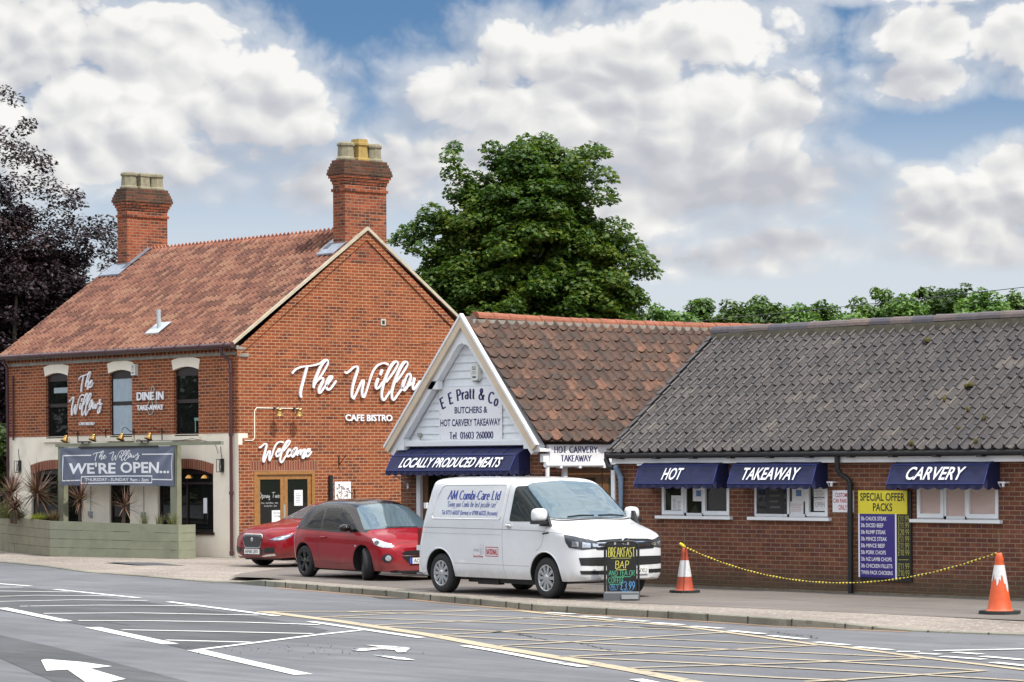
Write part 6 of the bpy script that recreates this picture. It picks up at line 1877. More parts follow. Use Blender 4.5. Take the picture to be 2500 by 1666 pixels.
chalk([('AND TEA OR', .0, .405, .42, .08, .05), ('COFFEE', -.09, .285, .25, .085, .05)], M_('green_chalk', (.10, .48, .27), .8, var=.2, vs=40), 'green_lettering')
chalk([('ONLY', -.13, .195, .15, .06, .05), ('£3.99', .09, .175, .23, .13, .08)], M_('blue_chalk', (.10, .33, .66), .8, var=.2, vs=40), 'blue_lettering')

mb = MB()
p0 = Vector((HX + .02, 46.2, 5.20)); p1 = Vector((-15.5, 36.4, 5.6))
n = 24
mb.tube([p0.lerp(p1, i / n) - Vector((0, 0, .55 * 4 * (i / n) * (1 - i / n) * .35)) for i in range(n + 1)], .007, 5)
o = mb.build('overhead_cable', M_('cable_black', (.05, .05, .06), .6), None, loc=p0); tag(o, 'thin overhead cable running from the bistro gable across above the dark roof', 'cable')

# ------------------------------------------------------------------ vehicles
def catmull(P, k):
    """P: list of numpy arrays; k samples per span"""
    out = []
    n = len(P)
    for i in range(n - 1):
        p0 = P[max(i - 1, 0)]; p1 = P[i]; p2 = P[i + 1]; p3 = P[min(i + 2, n - 1)]
        for j in range(k):
            t = j / k
            out.append(0.5 * ((2 * p1) + (p2 - p0) * t + (2 * p0 - 5 * p1 + 4 * p2 - p3) * t * t + (3 * p1 - p0 - 3 * p2 + p3) * t ** 3))
    out.append(P[-1])
    return out


def hermite_x(xs, V, xq):
    """monotone-ish cubic through stations with uneven spacing"""
    n = len(xs); m = []
    for i in range(n):
        if i == 0: m.append((V[1] - V[0]) / (xs[1] - xs[0]))
        elif i == n - 1: m.append((V[-1] - V[-2]) / (xs[-1] - xs[-2]))
        else:
            d0 = (V[i] - V[i - 1]) / (xs[i] - xs[i - 1]); d1 = (V[i + 1] - V[i]) / (xs[i + 1] - xs[i])
            mm = (d0 + d1) / 2
            lim = 3 * np.minimum(np.abs(d0), np.abs(d1))
            mm = np.where(d0 * d1 <= 0, 0, np.clip(mm, -lim, lim))
            m.append(mm)
    out = []
    for x in xq:
        i = max(0, min(n - 2, np.searchsorted(xs, x) - 1))
        h = xs[i + 1] - xs[i]; t = (x - xs[i]) / h
        out.append((2 * t ** 3 - 3 * t ** 2 + 1) * V[i] + (t ** 3 - 2 * t ** 2 + t) * h * m[i] + (-2 * t ** 3 + 3 * t ** 2) * V[i + 1] + (t ** 3 - t ** 2) * h * m[i + 1])
    return out


class Car:
    def __init__(s, root, stations, wheels, rad_arch, mats, matfn=None, kx=6, kp=4, arch_half=(.55, 1.2), deform=None, openings=()):
        """stations: (x, 11 half-profile points (y, z)); wheels: list of x; body with wheel arches cut by boolean"""
        s.root = root
        st = sorted(stations, key=lambda q: q[0])
        xs = np.array([q[0] for q in st]); V = [np.array(q[1], float) for q in st]
        xq = []
        for a, b in zip(xs, xs[1:]):
            k = max(3, int(math.ceil((b - a) / .07)))
            xq += [a + (b - a) * i / k for i in range(k)]
        xq.append(xs[-1])
        secs = hermite_x(xs, V, xq)
        dfm = deform or (lambda x, z: 0.0)
        rings = []
        for x, sec in zip(xq, secs):
            pr = catmull([sec[i] for i in range(len(sec))], kp)
            half = [(max(p[0], 0.0), p[1]) for p in pr]
            half[0] = (0, half[0][1]); half[-1] = (0, half[-1][1])
            ring = [Vector((x + dfm(x, z), -y, z)) for y, z in half] + [Vector((x + dfm(x, z), y, z)) for y, z in half[-2:0:-1]]
            rings.append(ring)
        n = len(rings[0])
        verts = [p for r_ in rings for p in r_]
        faces = []
        for i in range(len(rings) - 1):
            for k in range(n):
                a = i * n + k; b = i * n + (k + 1) % n
                faces.append((a, a + n, b + n, b))
        faces.append(tuple(range(n))); faces.append(tuple(range((len(rings) - 1) * n, len(rings) * n))[::-1])
        me = bpy.data.meshes.new('body'); me.from_pydata(verts, [], faces)
        for m in mats: me.materials.append(m)
        if matfn:
            for p in me.polygons: p.material_index = matfn(p.center)
        o = bpy.data.objects.new('body', me); COL.objects.link(o)
        # wheel arches
        cut = MB()
        for x, zc in wheels:
            for sg in (-1, 1):
                a, b = sorted((sg * arch_half[0], sg * arch_half[1])); N = 40
                pts = [(x + rad_arch * math.cos(2 * PI * i / N), zc + rad_arch * math.sin(2 * PI * i / N)) for i in range(N)]
                cut.prism(pts, lambda u, v, t_: (u, t_, v), b, a)
        c = cut.build('cut', [mats[-1]], None)
        cb = bmesh.new(); cb.from_mesh(c.data); bmesh.ops.remove_doubles(cb, verts=cb.verts, dist=1e-5); bmesh.ops.recalc_face_normals(cb, faces=cb.faces); cb.to_mesh(c.data); cb.free()
        bb_ = bmesh.new(); bb_.from_mesh(me); bmesh.ops.remove_doubles(bb_, verts=bb_.verts, dist=1e-5); bmesh.ops.recalc_face_normals(bb_, faces=bb_.faces); bb_.to_mesh(me); bb_.free()
        md = o.modifiers.new('b', 'BOOLEAN'); md.operation = 'DIFFERENCE'; md.object = c; md.solver = 'EXACT'; md.material_mode = 'TRANSFER'
        dg = bpy.context.evaluated_depsgraph_get()
        nm = bpy.data.meshes.new_from_object(o.evaluated_get(dg))
        o.modifiers.clear(); o.data = nm; nm.name = 'body'
        bpy.data.objects.remove(c); bpy.data.meshes.remove(me)
        for p in nm.polygons: p.use_smooth = len(p.vertices) < 9
        nm.set_sharp_from_angle(angle=R(38))
        o.parent = root; WL[o] = Vector((0, 0, 0))
        s.body = o
        s.bvh = BVHTree.FromPolygons([v.co.copy() for v in nm.vertices], [tuple(p.vertices) for p in nm.polygons])
        if openings:
            cut = MB(); hole = M_('opening', (0, 0, 0), var=0)
            for poly, sg in openings:
                a, b = sorted((sg * .35, sg * 1.2))
                cut.prism([(p[0], p[1]) for p in poly], lambda u, v, t_: (u, t_, v), b, a)
            c = cut.build('cut', [hole], None)
            cb = bmesh.new(); cb.from_mesh(c.data); bmesh.ops.remove_doubles(cb, verts=cb.verts, dist=1e-5); bmesh.ops.recalc_face_normals(cb, faces=cb.faces); cb.to_mesh(c.data); cb.free()
            md = o.modifiers.new('b', 'BOOLEAN'); md.operation = 'DIFFERENCE'; md.object = c; md.solver = 'EXACT'; md.material_mode = 'TRANSFER'
            dg = bpy.context.evaluated_depsgraph_get()
            n2 = bpy.data.meshes.new_from_object(o.evaluated_get(dg)); o.modifiers.clear(); o.data = n2; n2.name = 'body'
            bpy.data.objects.remove(c)
            hi = [i for i, m_ in enumerate(n2.materials) if m_ and m_.name == 'opening']
            bb_ = bmesh.new(); bb_.from_mesh(n2); bmesh.ops.delete(bb_, geom=[f for f in bb_.faces if f.material_index in hi], context='FACES'); bb_.to_mesh(n2); bb_.free()
            for p in n2.polygons: p.use_smooth = len(p.vertices) < 9
            n2.set_sharp_from_angle(angle=R(38))
            ln = n2.copy(); ln.materials.clear(); ln.materials.append(BLACK)
            for p in ln.polygons: p.material_index = 0
            for v in ln.vertices: v.co = Vector((v.co.x * .985 - .01, v.co.y * .965, .25 + (v.co.z - .25) * .972))
            lo = bpy.data.objects.new('interior_lining', ln); COL.objects.link(lo); lo.parent = root

    def hit(s, p, d, off=.003):
        r_ = s.bvh.ray_cast(p, d)
        if r_[0] is None: return None
        nn = r_[1]
        if nn.dot(d) > 0: nn = -nn
        return r_[0] + nn * off

    def project(s, pts2, ang, off=.003, dist=6.0):
        """pts2: (h, z) on a vertical sheet facing heading angle ang (0 = seen from the front, -90 = right side)"""
        a = R(ang); nrm = Vector((math.cos(a), math.sin(a), 0)); hh = Vector((-math.sin(a), math.cos(a), 0))
        out = []
        for (h, z) in pts2:
            p = nrm * dist + hh * h + Vector((0, 0, z))
            out.append(s.hit(p, -nrm, off))
        return out

    def patch(s, name, poly, ang, mat, off=.004, parent=None, edge=.06, top=False, relax=0):
        bm = bmesh.new()
        vs = [bm.verts.new((p[0], p[1], 0)) for p in poly]
        bm.faces.new(vs)
        bmesh.ops.triangulate(bm, faces=bm.faces[:])
        for _ in range(7):
            le = [e for e in bm.edges if e.calc_length() > edge]
            if not le: break
            bmesh.ops.subdivide_edges(bm, edges=le, cuts=1)
            bmesh.ops.triangulate(bm, faces=[f for f in bm.faces if len(f.verts) > 3])
        bm.verts.index_update()
        bd = {v.index for v in bm.verts if v.is_boundary}; nb_ = [[e.other_vert(v).index for e in v.link_edges] for v in bm.verts]
        pts = [(v.co.x, v.co.y) for v in bm.verts]; fs = [tuple(v.index for v in f.verts) for f in bm.faces]
        bm.free()
        if top: out = [s.hit(Vector((p[0], p[1], 4)), Vector((0, 0, -1)), off) for p in pts]
        else: out = s.project(pts, ang, off)
        for _ in range(relax):
            out = [out[i] if i in bd or out[i] is None or any(out[j] is None for j in nb_[i]) else out[i] * .5 + sum((out[j] for j in nb_[i]), Vector()) / len(nb_[i]) * .5 for i in range(len(out))]
        mb = MB()
        good = [f for f in fs if all(out[i] is not None for i in f)]
        good2 = []
        for f in good:
            L = max((out[f[i]] - out[f[(i + 1) % 3]]).length for i in range(3))
            if L < .5: good2.append(f)
        out = [p if p is not None else Vector((0, 0, 0)) for p in out]
        a_ = R(ang); ray = Vector((0, 0, -1)) if top else Vector((-math.cos(a_), -math.sin(a_), 0))
        good2 = [f if (out[f[1]] - out[f[0]]).cross(out[f[2]] - out[f[0]]).dot(ray) < 0 else f[::-1] for f in good2]
        mb.add(out, good2, smooth=True)
        o = mb.build(name, mat, parent or s.root, local=True)
        return o

    def line(s, mb, pts, ang, wd=.007, off=.0015, k=6, m=0, top=False, closed=False):
        q = spline(pts, k) if k > 1 else [Vector(p) for p in pts]
        # densify
        dn = []
        for a, b in zip(q, q[1:]):
            n = max(1, int((b - a).length / .05))
            dn += [a.lerp(b, i / n) for i in range(n)]
        dn.append(q[-1]); q = dn
        L, Rr = [], []
        for i in range(len(q)):
            d = q[min(i + 1, len(q) - 1)] - q[max(i - 1, 0)]
            if d.length < 1e-9: d = Vector((1, 0))
            d.normalize(); e = Vector((-d.y, d.x)) * wd / 2
            L.append(q[i] + e); Rr.append(q[i] - e)
        if top: P = [s.hit(Vector((p.x, p.y, 4)), Vector((0, 0, -1)), off) for p in L + Rr]
        else: P = s.project([(p.x, p.y) for p in L + Rr], ang, off)
        n = len(q)
        for i in range(n - 1):
            f = [P[i + n], P[i + n + 1], P[i + 1], P[i]]
            if all(x is not None for x in f): mb.face(f, m=m)

    def decal(s, fill, mat, name, ang, off=.0025):
        """fill(mb) draws lettering on the sheet (h, z); it is then laid on the body"""
        t = MB(); fill(t)
        out = s.project([(p[0], p[2]) for p in t.v], ang, off)
        mb = MB()
        mb.add([p if p is not None else Vector((0, 0, 0)) for p in out], [f for f in t.f if all(out[i] is not None for i in f)])
        return mb.build(name, mat, s.root, local=True)


def wheel(root, x, y, zc, r, wd, rim_r, side, rim_mat, kind, steer=0.0):
    """side -1: outer face towards -y"""
    M = Matrix.Translation((x, y, zc)) @ Matrix.Rotation(steer, 4, 'Z')
    t = MB()
    w2 = wd / 2
    prof = [(rim_r, -w2 * .9), (rim_r + .02, -w2), (r - .05, -w2 * 1.02), (r - .015, -w2 * .88), (r, -w2 * .7), (r, w2 * .7), (r - .015, w2 * .88), (r - .05, w2 * 1.02), (rim_r + .02, w2), (rim_r, w2 * .9)]
    t.lathe(prof, (0, 0, 0), 40, axis='Y', M=None)
    for g in (-.45, 0, .45): t.lathe([(r + .0008, g * w2 - .004), (r + .0015, g * w2), (r + .0008, g * w2 + .004)], (0, 0, 0), 40, axis='Y')
    t.v = [tuple(M @ Vector(p)) for p in t.v]
    wh = t.build('wheel', RUBBER, root, local=True)
    b = MB()
    f = side * w2
    R0 = rim_r
    b.lathe([(R0 + .004, f * .98), (R0 - .008, f * 1.02), (R0 - .02, f * .86), (R0 - .03, f * .3)], (0, 0, 0), 40, axis='Y')
    def spoke(a, w0, w1, r0, r1, y0, y1):
        c, s_ = math.cos(a), math.sin(a)
        def P(rr, off, yy): return (rr * c - off * s_, yy, rr * s_ + off * c)
        v = [P(r0, -w0, y0), P(r0, w0, y0), P(r1, w1, y1), P(r1, -w1, y1), P(r0, -w0, y0 - side * .03), P(r0, w0, y0 - side * .03), P(r1, w1, y1 - side * .03), P(r1, -w1, y1 - side * .03)]
        b.add(v, [(0, 1, 2, 3), (4, 5, 1, 0), (5, 6, 2, 1), (6, 7, 3, 2), (7, 4, 0, 3)])
    if kind == 'trim':
        for i in range(10): spoke(2 * PI * i / 10, .022, .030, .05, R0 - .015, f * .90, f * .98)
        b.lathe([(.06, f * .86), (.05, f * .97), (.035, f * 1.02), (0, f * 1.03)], (0, 0, 0), 20, axis='Y')
    elif kind == 'twin':
        for i in range(5):
            for e in (-.17, .17): spoke(2 * PI * i / 5 + e + .3, .018, .020, .05, R0 - .012, f * .78, f * .95)
        b.lathe([(.07, f * .7), (.055, f * .84), (0, f * .86)], (0, 0, 0), 20, axis='Y')
    else:
        for i in range(10): spoke(2 * PI * i / 10, .012, .015, .05, R0 - .012, f * .8, f * .95)
        b.lathe([(.07, f * .7), (.05, f * .88), (0, f * .9)], (0, 0, 0), 20, axis='Y')
    b.v = [tuple(M @ Vector(p)) for p in b.v]
    b.build('rim', rim_mat, wh, local=True)
    d = MB(); d.lathe([(R0 - .01, f * .2), (0, f * .2)], (0, 0, 0), 24, axis='Y'); d.v = [tuple(M @ Vector(p)) for p in d.v]
    d.build('brake_disc', BLACK, wh, local=True)
    return wh


def paint(name, c, flake=0.0, coat=1.0):
    m, t, b = newmat(name)
    col = (*c, 1)
    ob = t.node('ShaderNodeTexCoord').outputs['Object']
    k = t.ramp(t.noise(ob, 1.6, 5, .6), [(.3, .94), (.7, 1.05)])
    col = t.mix(1.0, col, k, 'MULTIPLY')
    px_, py_, pz = t.sep(ob)
    n = t.noise(ob, 5, 5, .7)
    dirt = t.math('MULTIPLY', t.step(t.math('ADD', pz, t.math('MULTIPLY', t.math('SUBTRACT', n, .5), .3)), .52, .22), .35)
    col = t.mix(dirt, col, (.16, .14, .12))       # road film along the sills
    t.put(b.inputs['Base Color'], col)
    b.inputs['Metallic'].default_value = flake
    b.inputs['Roughness'].default_value = .38 if flake else .30
    b.inputs['Coat Weight'].default_value = coat
    b.inputs['Coat Roughness'].default_value = .02
    if flake: b.inputs['Specular IOR Level'].default_value = .15
    return m


VWHITE = paint('white_van_paint', (.71, .72, .73))
RED1 = paint('crimson_metallic_paint', (.27, .004, .012), .1, .55)
RED2 = paint('deep_red_metallic_paint', (.22, .003, .009), .1, .6)
BLACKP = M_('gloss_black_paint', (.010, .007, .008), .16, spec=.45, var=.05)
WELL = M_('wheel_well_plastic', (.012, .012, .012), .9)
GAP = M_('panel_gap', (.05, .05, .05), .9, var=0)
GAPW = M_('panel_gap_and_crease', (.30, .30, .31), .9, var=0)
CARGLASS = glass_mat('car_glass', (.008, .014, .013), 1.45)
SCREEN = glass_mat('windscreen_glass', (.11, .16, .19), 1.6)
SCREEN.node_tree.nodes['Principled BSDF'].inputs['Metallic'].default_value = .4
LAMP = None
m, tt, bb = newmat('headlamp_glass'); bb.inputs['Base Color'].default_value = (.05, .055, .065, 1); bb.inputs['Roughness'].default_value = .04; bb.inputs['IOR'].default_value = 1.7
LAMP = m
LAMP_IN = M_('lamp_reflector', (.72, .74, .80), .12, metal=.9, var=.2, vs=40)
PLATE = M_('white_number_plate', (.74, .74, .72), .4, var=.02)

# ---- white panel van
van = thing('panel_van', 'white panel van with blue lettering on its side and a red logo', 'van', (-34.54, 32.84, 0), R(-5.5))
L0 = [(0, .28), (.80, .28), (.92, .34), (.955, .60)]
vst = [
    (-3.70, [(0, .40), (.74, .40), (.84, .44), (.88, .64), (.885, 1.10), (.875, 1.30), (.84, 1.56), (.80, 1.76), (.73, 1.86), (.50, 1.91), (0, 1.93)]),
    (-3.64, [(0, .34), (.78, .34), (.89, .38), (.93, .62), (.93, 1.10), (.92, 1.30), (.885, 1.56), (.845, 1.79), (.78, 1.90), (.54, 1.95), (0, 1.965)]),
    (-3.45, L0 + [(.955, 1.10), (.942, 1.30), (.908, 1.57), (.872, 1.82), (.81, 1.93), (.57, 1.98), (0, 1.995)]),
    (-2.2, L0 + [(.955, 1.10), (.945, 1.30), (.911, 1.57), (.876, 1.83), (.815, 1.94), (.57, 1.99), (0, 2.005)]),
    (-1.15, L0 + [(.955, 1.10), (.945, 1.30), (.911, 1.57), (.875, 1.82), (.81, 1.925), (.57, 1.975), (0, 1.99)]),
    (-.86, L0 + [(.955, 1.10), (.944, 1.29), (.909, 1.55), (.872, 1.79), (.805, 1.88), (.57, 1.925), (0, 1.94)]),
    (-.45, L0 + [(.955, 1.09), (.940, 1.27), (.909, 1.44), (.874, 1.565), (.795, 1.625), (.54, 1.665), (0, 1.68)]),
    (-.02, L0 + [(.953, 1.06), (.935, 1.18), (.915, 1.235), (.878, 1.28), (.775, 1.32), (.52, 1.345), (0, 1.36)]),
    (.16, L0 + [(.950, 1.03), (.935, 1.13), (.908, 1.18), (.86, 1.215), (.745, 1.24), (.48, 1.26), (0, 1.27)]),
    (.45, [(0, .28), (.78, .28), (.91, .33), (.95, .55), (.947, .96), (.935, 1.06), (.90, 1.105), (.84, 1.14), (.715, 1.165), (.45, 1.185), (0, 1.195)]),
    (.66, [(0, .29), (.76, .29), (.875, .33), (.92, .5), (.917, .92), (.90, 1.015), (.862, 1.06), (.79, 1.09), (.665, 1.11), (.42, 1.13), (0, 1.14)]),
    (.80, [(0, .30), (.69, .30), (.81, .34), (.855, .48), (.852, .88), (.835, .97), (.795, 1.015), (.73, 1.04), (.61, 1.058), (.39, 1.078), (0, 1.088)]),
    (.88, [(0, .31), (.60, .31), (.71, .35), (.755, .46), (.752, .82), (.735, .90), (.70, .95), (.64, .978), (.54, .998), (.34, 1.018), (0, 1.028)]),
    (.925, [(0, .33), (.48, .33), (.57, .37), (.61, .45), (.608, .72), (.595, .79), (.56, .83), (.51, .855), (.43, .875), (.27, .893), (0, .902)])]
V = Car(van, vst, [(0, .345), (-3.0, .345)], .415, [VWHITE, WELL], deform=lambda x, z: max(0, -2.9 - x) ** 1.3 * .42 * max(0, z - .75))
for x in (0, -3.0):
    for sg in (-1, 1): wheel(van, x, sg * .825, .338, .338, .215, .215, sg, SILVER, 'trim', steer=0)
S_ = -90   # seen from the right side: sheet coordinate is h = x for ang=-90
sw = [(-.97, 1.275), (-.93, 1.55), (-.89, 1.80), (-.86, 1.835), (-.74, 1.845), (-.62, 1.82), (-.50, 1.73), (-.22, 1.47), (-.06, 1.31), (-.05, 1.275), (-.10, 1.262), (-.94, 1.258)]
V.patch('side_window', sw, S_, CARGLASS, .009, edge=.035)
V.patch('side_window', [(-h, z) for h, z in sw], 90, CARGLASS, .009, edge=.035)
V.patch('windscreen', [(-.81, 1.315), (-.81, 1.36), (-.765, 1.78), (-.73, 1.85), (-.62, 1.885), (0, 1.925), (.62, 1.885), (.73, 1.85), (.765, 1.78), (.81, 1.36), (.81, 1.315), (.6, 1.30), (0, 1.31), (-.6, 1.30)], 0, SCREEN, .014, edge=.05, relax=2)
mb = MB()
V.line(mb, [(-1.12, .30), (-1.16, .6), (-1.17, 1.1), (-1.10, 1.50), (-1.03, 1.88)], S_, .008)
V.line(mb, [(-1.03, 1.88), (-.9, 1.91), (-.72, 1.90), (-.52, 1.82), (-.25, 1.56), (-.02, 1.34), (.04, 1.22), (-.02, 1.05), (-.10, .86), (-.24, .78)], S_, .008)
V.line(mb, [(-3.60, 1.125), (-1.2, 1.12), (-.0, 1.105)], S_, .011); V.line(mb, [(-3.55, 1.03), (-1.2, 1.025)], S_, .004)  # belt crease: its shade line painted on as grey ribbons
V.line(mb, [(.04, 1.10), (.45, 1.07)], S_, .007)
V.line(mb, [(-2.58, .525), (-.43, .52)], S_, .007)  # lower crease, shaded by a grey ribbon
mb.build('panel_gap', GAPW, van, local=True)
mb = MB()        # pressed panel outline, a raised bead
bead = [(-3.22, 1.295), (-3.25, 1.33), (-3.12, 1.66), (-3.00, 1.82), (-2.92, 1.855), (-1.16, 1.87), (-1.12, 1.845), (-1.17, 1.55), (-1.235, 1.31), (-1.28, 1.285), (-3.20, 1.28), (-3.24, 1.30)]
dn = []
for a, b in zip(bead, bead[1:]): dn += [(a[0] + (b[0] - a[0]) * i / 6, a[1] + (b[1] - a[1]) * i / 6) for i in range(6)]
pp = V.project(dn, S_, .001)
mb.tube([p for p in pp if p is not None], .011, 6); mb.build('pressed_panel_bead', VWHITE, van, local=True)
mb = MB()
V.line(mb, [(-.83, 1.295), (-.6, 1.28), (0, 1.295), (.6, 1.28), (.83, 1.295)], 0, .022, k=4)
mb.build('scuttle', BLACK, van, local=True)
for a, b in (((-.5, 1.32), (.05, 1.335)), ((.15, 1.335), (.7, 1.32))):
    mb = MB(); p = V.project([a, ((a[0] + b[0]) / 2, (a[1] + b[1]) / 2 + .012), b], 0, .025)
    mb.tube([q for q in p if q is not None], .010, 5); mb.build('wiper', BLACK, van, local=True)
mb = MB()
V.line(mb, [(-.84, .93), (-.74, .985), (-.45, 1.02), (0, 1.035), (.45, 1.02), (.74, .985), (.84, .93)], 0, .008)
V.line(mb, [(-.86, 1.0), (-.86, 1.10), (-.82, 1.22)], 0, .006)
mb.build('bonnet_gap', GAPW, van, local=True)
for cx in (0, -3.0):
    mb = MB(); p = V.project([(cx + .428 * math.cos(R(a)), .345 + .428 * math.sin(R(a))) for a in range(-6, 188, 6)], S_, .002); mb.tube([q for q in p if q], .013, 6); mb.build('arch_lip', VWHITE, van, local=True)
# headlamps span the corners
for sg in (-1, 1):
    q = lambda L: [(h * (1 if sg < 0 else -1), z) for h, z in L]
    hl = V.patch('headlight', q([(-.36, 1.06), (-.33, .93), (-.27, .845), (-.05, .815), (.20, .835), (.24, .93), (.04, .985), (-.18, 1.03)]), sg * 42, LAMP, .006)
    for (c0, c1, z0, z1) in ((-.22, -.11, .865, .96), (-.05, .08, .85, .94), (.11, .20, .86, .92)):
        V.patch('lamp_reflector', q([(c0, z0), (c1, z0), (c1, z1 - .02), (c0, z1)]), sg * 42, LAMP_IN, .009, parent=hl)
V.patch('grille', [(-.60, .815), (-.60, .95), (-.50, .97), (0, .985), (.50, .97), (.60, .95), (.60, .815), (0, .80)], 0, BLACK, .008)
for z in (.865, .925):
    mb = MB(); V.line(mb, [(-.585, z - .005), (0, z), (.585, z - .005)], 0, .014, .014); mb.build('chrome_strip', CHROME, van, local=True)
V.patch('lower_grille', [(-.84, .56), (-.86, .685), (-.6, .69), (0, .69), (.6, .69), (.86, .685), (.84, .56), (0, .54)], 0, BLACK, .006)
V.patch('bumper_slot', [(-.83, .415), (-.85, .475), (0, .47), (.85, .475), (.83, .415), (0, .405)], 0, BLACK, .006)
for z in (.59, .625, .66):
    mb = MB(); V.line(mb, [(-.80, z), (0, z - .01), (.80, z)], 0, .008, .011); mb.build('grille_slat', GAP, van, local=True)
mb = MB(); mb.box(.935, .948, -.05, .47, .40, .51); pl = mb.build('number_plate', PLATE, van, local=True)
mb = MB(); letter(mb, 'AU68 WXU', (.9485, .21, .42), U_Y, U_Z, .46, .07, bold=.01); mb.build('plate_text', BLACK, pl, local=True)
mb = MB(); mb.lathe([(.075, .915), (.075, .935), (.062, .94), (.0, .938)], (0, 0, .93), 24, axis='X'); bd = mb.build('badge', CHROME, van, local=True)
mb = MB(); strokes(mb, [[(-.04, .05), (0, .0), (.04, .05)], [(-.055, .02), (-.025, -.05), (0, 0), (.025, -.05), (.055, .02)]], (.943, 0, .93), U_Y, U_Z, 1, 1, .011, mode='mono', k=1); mb.build('badge_mark', BLACK, bd, local=True)
# mirror, handles, lamps, trim
for sg in (-1, 1):
    M = Matrix.Translation((-.02 if sg < 0 else -.10, sg * (1.03 if sg < 0 else .985), 1.36)) @ Matrix.Rotation(R(8 * sg), 4, 'Z')
    mb = MB()
    rings = []
    for (xx, k) in ((-.09, .86), (-.06, 1.0), (0, 1.0), (.05, .85), (.09, .45)):
        rings.append([M @ Vector((xx, .135 * k * (abs(math.cos(a)) ** .6) * (1 if math.cos(a) > 0 else -1), .115 * k * (abs(math.sin(a)) ** .7) * (1 if math.sin(a) > 0 else -1) + .01)) for a in [2 * PI * i / 24 for i in range(24)]])
    vs = [p for r_ in rings for p in r_]; fs = []
    for i in range(4):
        for k in range(24): fs.append((i * 24 + k, i * 24 + (k + 1) % 24, (i + 1) * 24 + (k + 1) % 24, (i + 1) * 24 + k))
    fs += [tuple(range(24))[::-1], tuple(range(96, 120))]
    mb.add(vs, fs, smooth=True); mi = mb.build('door_mirror', VWHITE, van, local=True)
    mb = MB(); mb.box(-.10, .09, -.13, .13, -.135, -.080, M=M); mb.box(-.06, .07, -.14 if sg > 0 else .02, -.02 if sg > 0 else .14, -.14, -.085, M=M)
    mb.prism([(-.16, 1.19), (.14, 1.19), (.02, 1.42), (-.06, 1.42)], lambda u, v, t_: (u, t_, v), sg * .895, sg * .945)
    mb.build('mirror_base', BLACK, mi, local=True)
mb = MB(); p = V.project([(-1.06, 1.18), (-1.03, 1.192), (-.93, 1.192), (-.90, 1.18)], S_, .028); mb.tube(p, .014, 8); hd = mb.build('door_handle', VWHITE, van, local=True)
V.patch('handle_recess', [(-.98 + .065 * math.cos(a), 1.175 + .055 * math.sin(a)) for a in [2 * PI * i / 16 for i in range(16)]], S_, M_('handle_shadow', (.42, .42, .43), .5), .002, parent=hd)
V.patch('side_repeater', [(-.06, 1.05), (.10, 1.07), (.12, 1.095), (-.05, 1.08)], S_, BLACK, .006)
mb = MB(); mb.box(-3.735, -3.68, -.905, -.865, .78, 1.10); mb.build('tail_light', M_('tail_lamp_red', (.20, .01, .01), .2), van, local=True)
for z0 in (1.45, .72):
    mb = MB(); mb.box(-3.70, -3.60, -.955, -.90, z0, z0 + .09) if z0 < 1 else mb.box(-3.50, -3.42, -.935, -.885, z0, z0 + .10); mb.build('rear_hinge', VWHITE, van, local=True)
mb = MB()
ring = [(-3.74, -.80), (-3.76, .80), (-3.70, .90), (-3.42, .945), (-3.42, -.945), (-3.70, -.90)]
mb.prism(ring, lambda a, b, t_: (a, b, t_), .34, .56); mb.build('rear_bumper', VWHITE, van, local=True)
mb = MB(); mb.box(-2.5, -.5, -.7, .7, .20, .27); mb.box(-2.2, -1.6, -.72, -.6, .17, .24); mb.tube([(-3.5, -.3, .25), (-2, -.35, .24)], .04, 8); mb.tube([(0, -.8, .338), (0, .8, .338)], .05, 8); mb.tube([(-3, -.8, .338), (-3, .8, .338)], .05, 8); mb.build('underbody', BLACK, van, local=True)
def van_text(mb): inkline(mb, 'AM Combi-Care Ltd', (-2.06, 0, 1.615), U_X, U_Z, 1.50, .145, pen=.21, shear=.26, gap=.08)
V.decal(van_text, BLUE_INK, 'company_lettering', S_)
def slog(mb): inkline(mb, '"Giving your Combi the best possible care"', (-2.10, 0, 1.485), U_X, U_Z, 1.44, .095, pen=.13, shear=.26, serif=False)
SLOG = M_('van_grey_blue_ink', (.13, .16, .36), .5, var=0)
V.decal(slog, SLOG, 'slogan_lettering', S_)
def tel(mb): letter(mb, 'Tel: 07715 665037 (Service) or 07908 665522 (Accounts)', (-2.14, 0, 1.352), U_X, U_Z, 1.62, .07, bold=.018, shear=.12)
V.decal(tel, BLUE_INK, 'telephone_lettering', S_)
mir = lambda f: (lambda mb: (f(mb), setattr(mb, 'v', [(p[0] + 4.2, p[1], p[2]) for p in mb.v])))
V.decal(mir(van_text), BLUE_INK, 'company_lettering', 90); V.decal(mir(slog), SLOG, 'slogan_lettering', 90); V.decal(mir(tel), BLUE_INK, 'telephone_lettering', 90)
RED_LOGO = M_('logo_red', (.45, .015, .03), .4, var=0)
def logo(mb):
    letter(mb, 'RATIONAL', (-1.465, 0, .695), U_X, U_Z, .30, .085, bold=.04)
    for a, b in (((-1.64, .665), (-1.29, .665)), ((-1.64, .815), (-1.29, .815)), ((-1.64, .665), (-1.64, .815)), ((-1.29, .665), (-1.29, .815))): strokes(mb, [[a, b]], (0, 0, 0), U_X, U_Z, 1, 1, .012, mode='mono', k=1)
V.decal(logo, RED_LOGO, 'red_logo', S_)
def logo2(mb): letter(mb, 'Service Partner', (-1.86, 0, .635), U_X, U_Z, .28, .04, bold=.015)
V.decal(logo2, RED_LOGO, 'logo_caption', S_)
def logo3(mb):
    letter(mb, 'RATIONAL', (-1.91, 0, .735), U_X, U_Z, .17, .045)
    for q in ([(-1.80, .67), (-1.80, .845), (-1.71, .845), (-1.71, .69)], [(-1.78, .78), (-1.78, .69), (-1.75, .69), (-1.75, .80)]): strokes(mb, [q], (0, 0, 0), U_X, U_Z, 1, 1, .008, mode='mono', k=1)
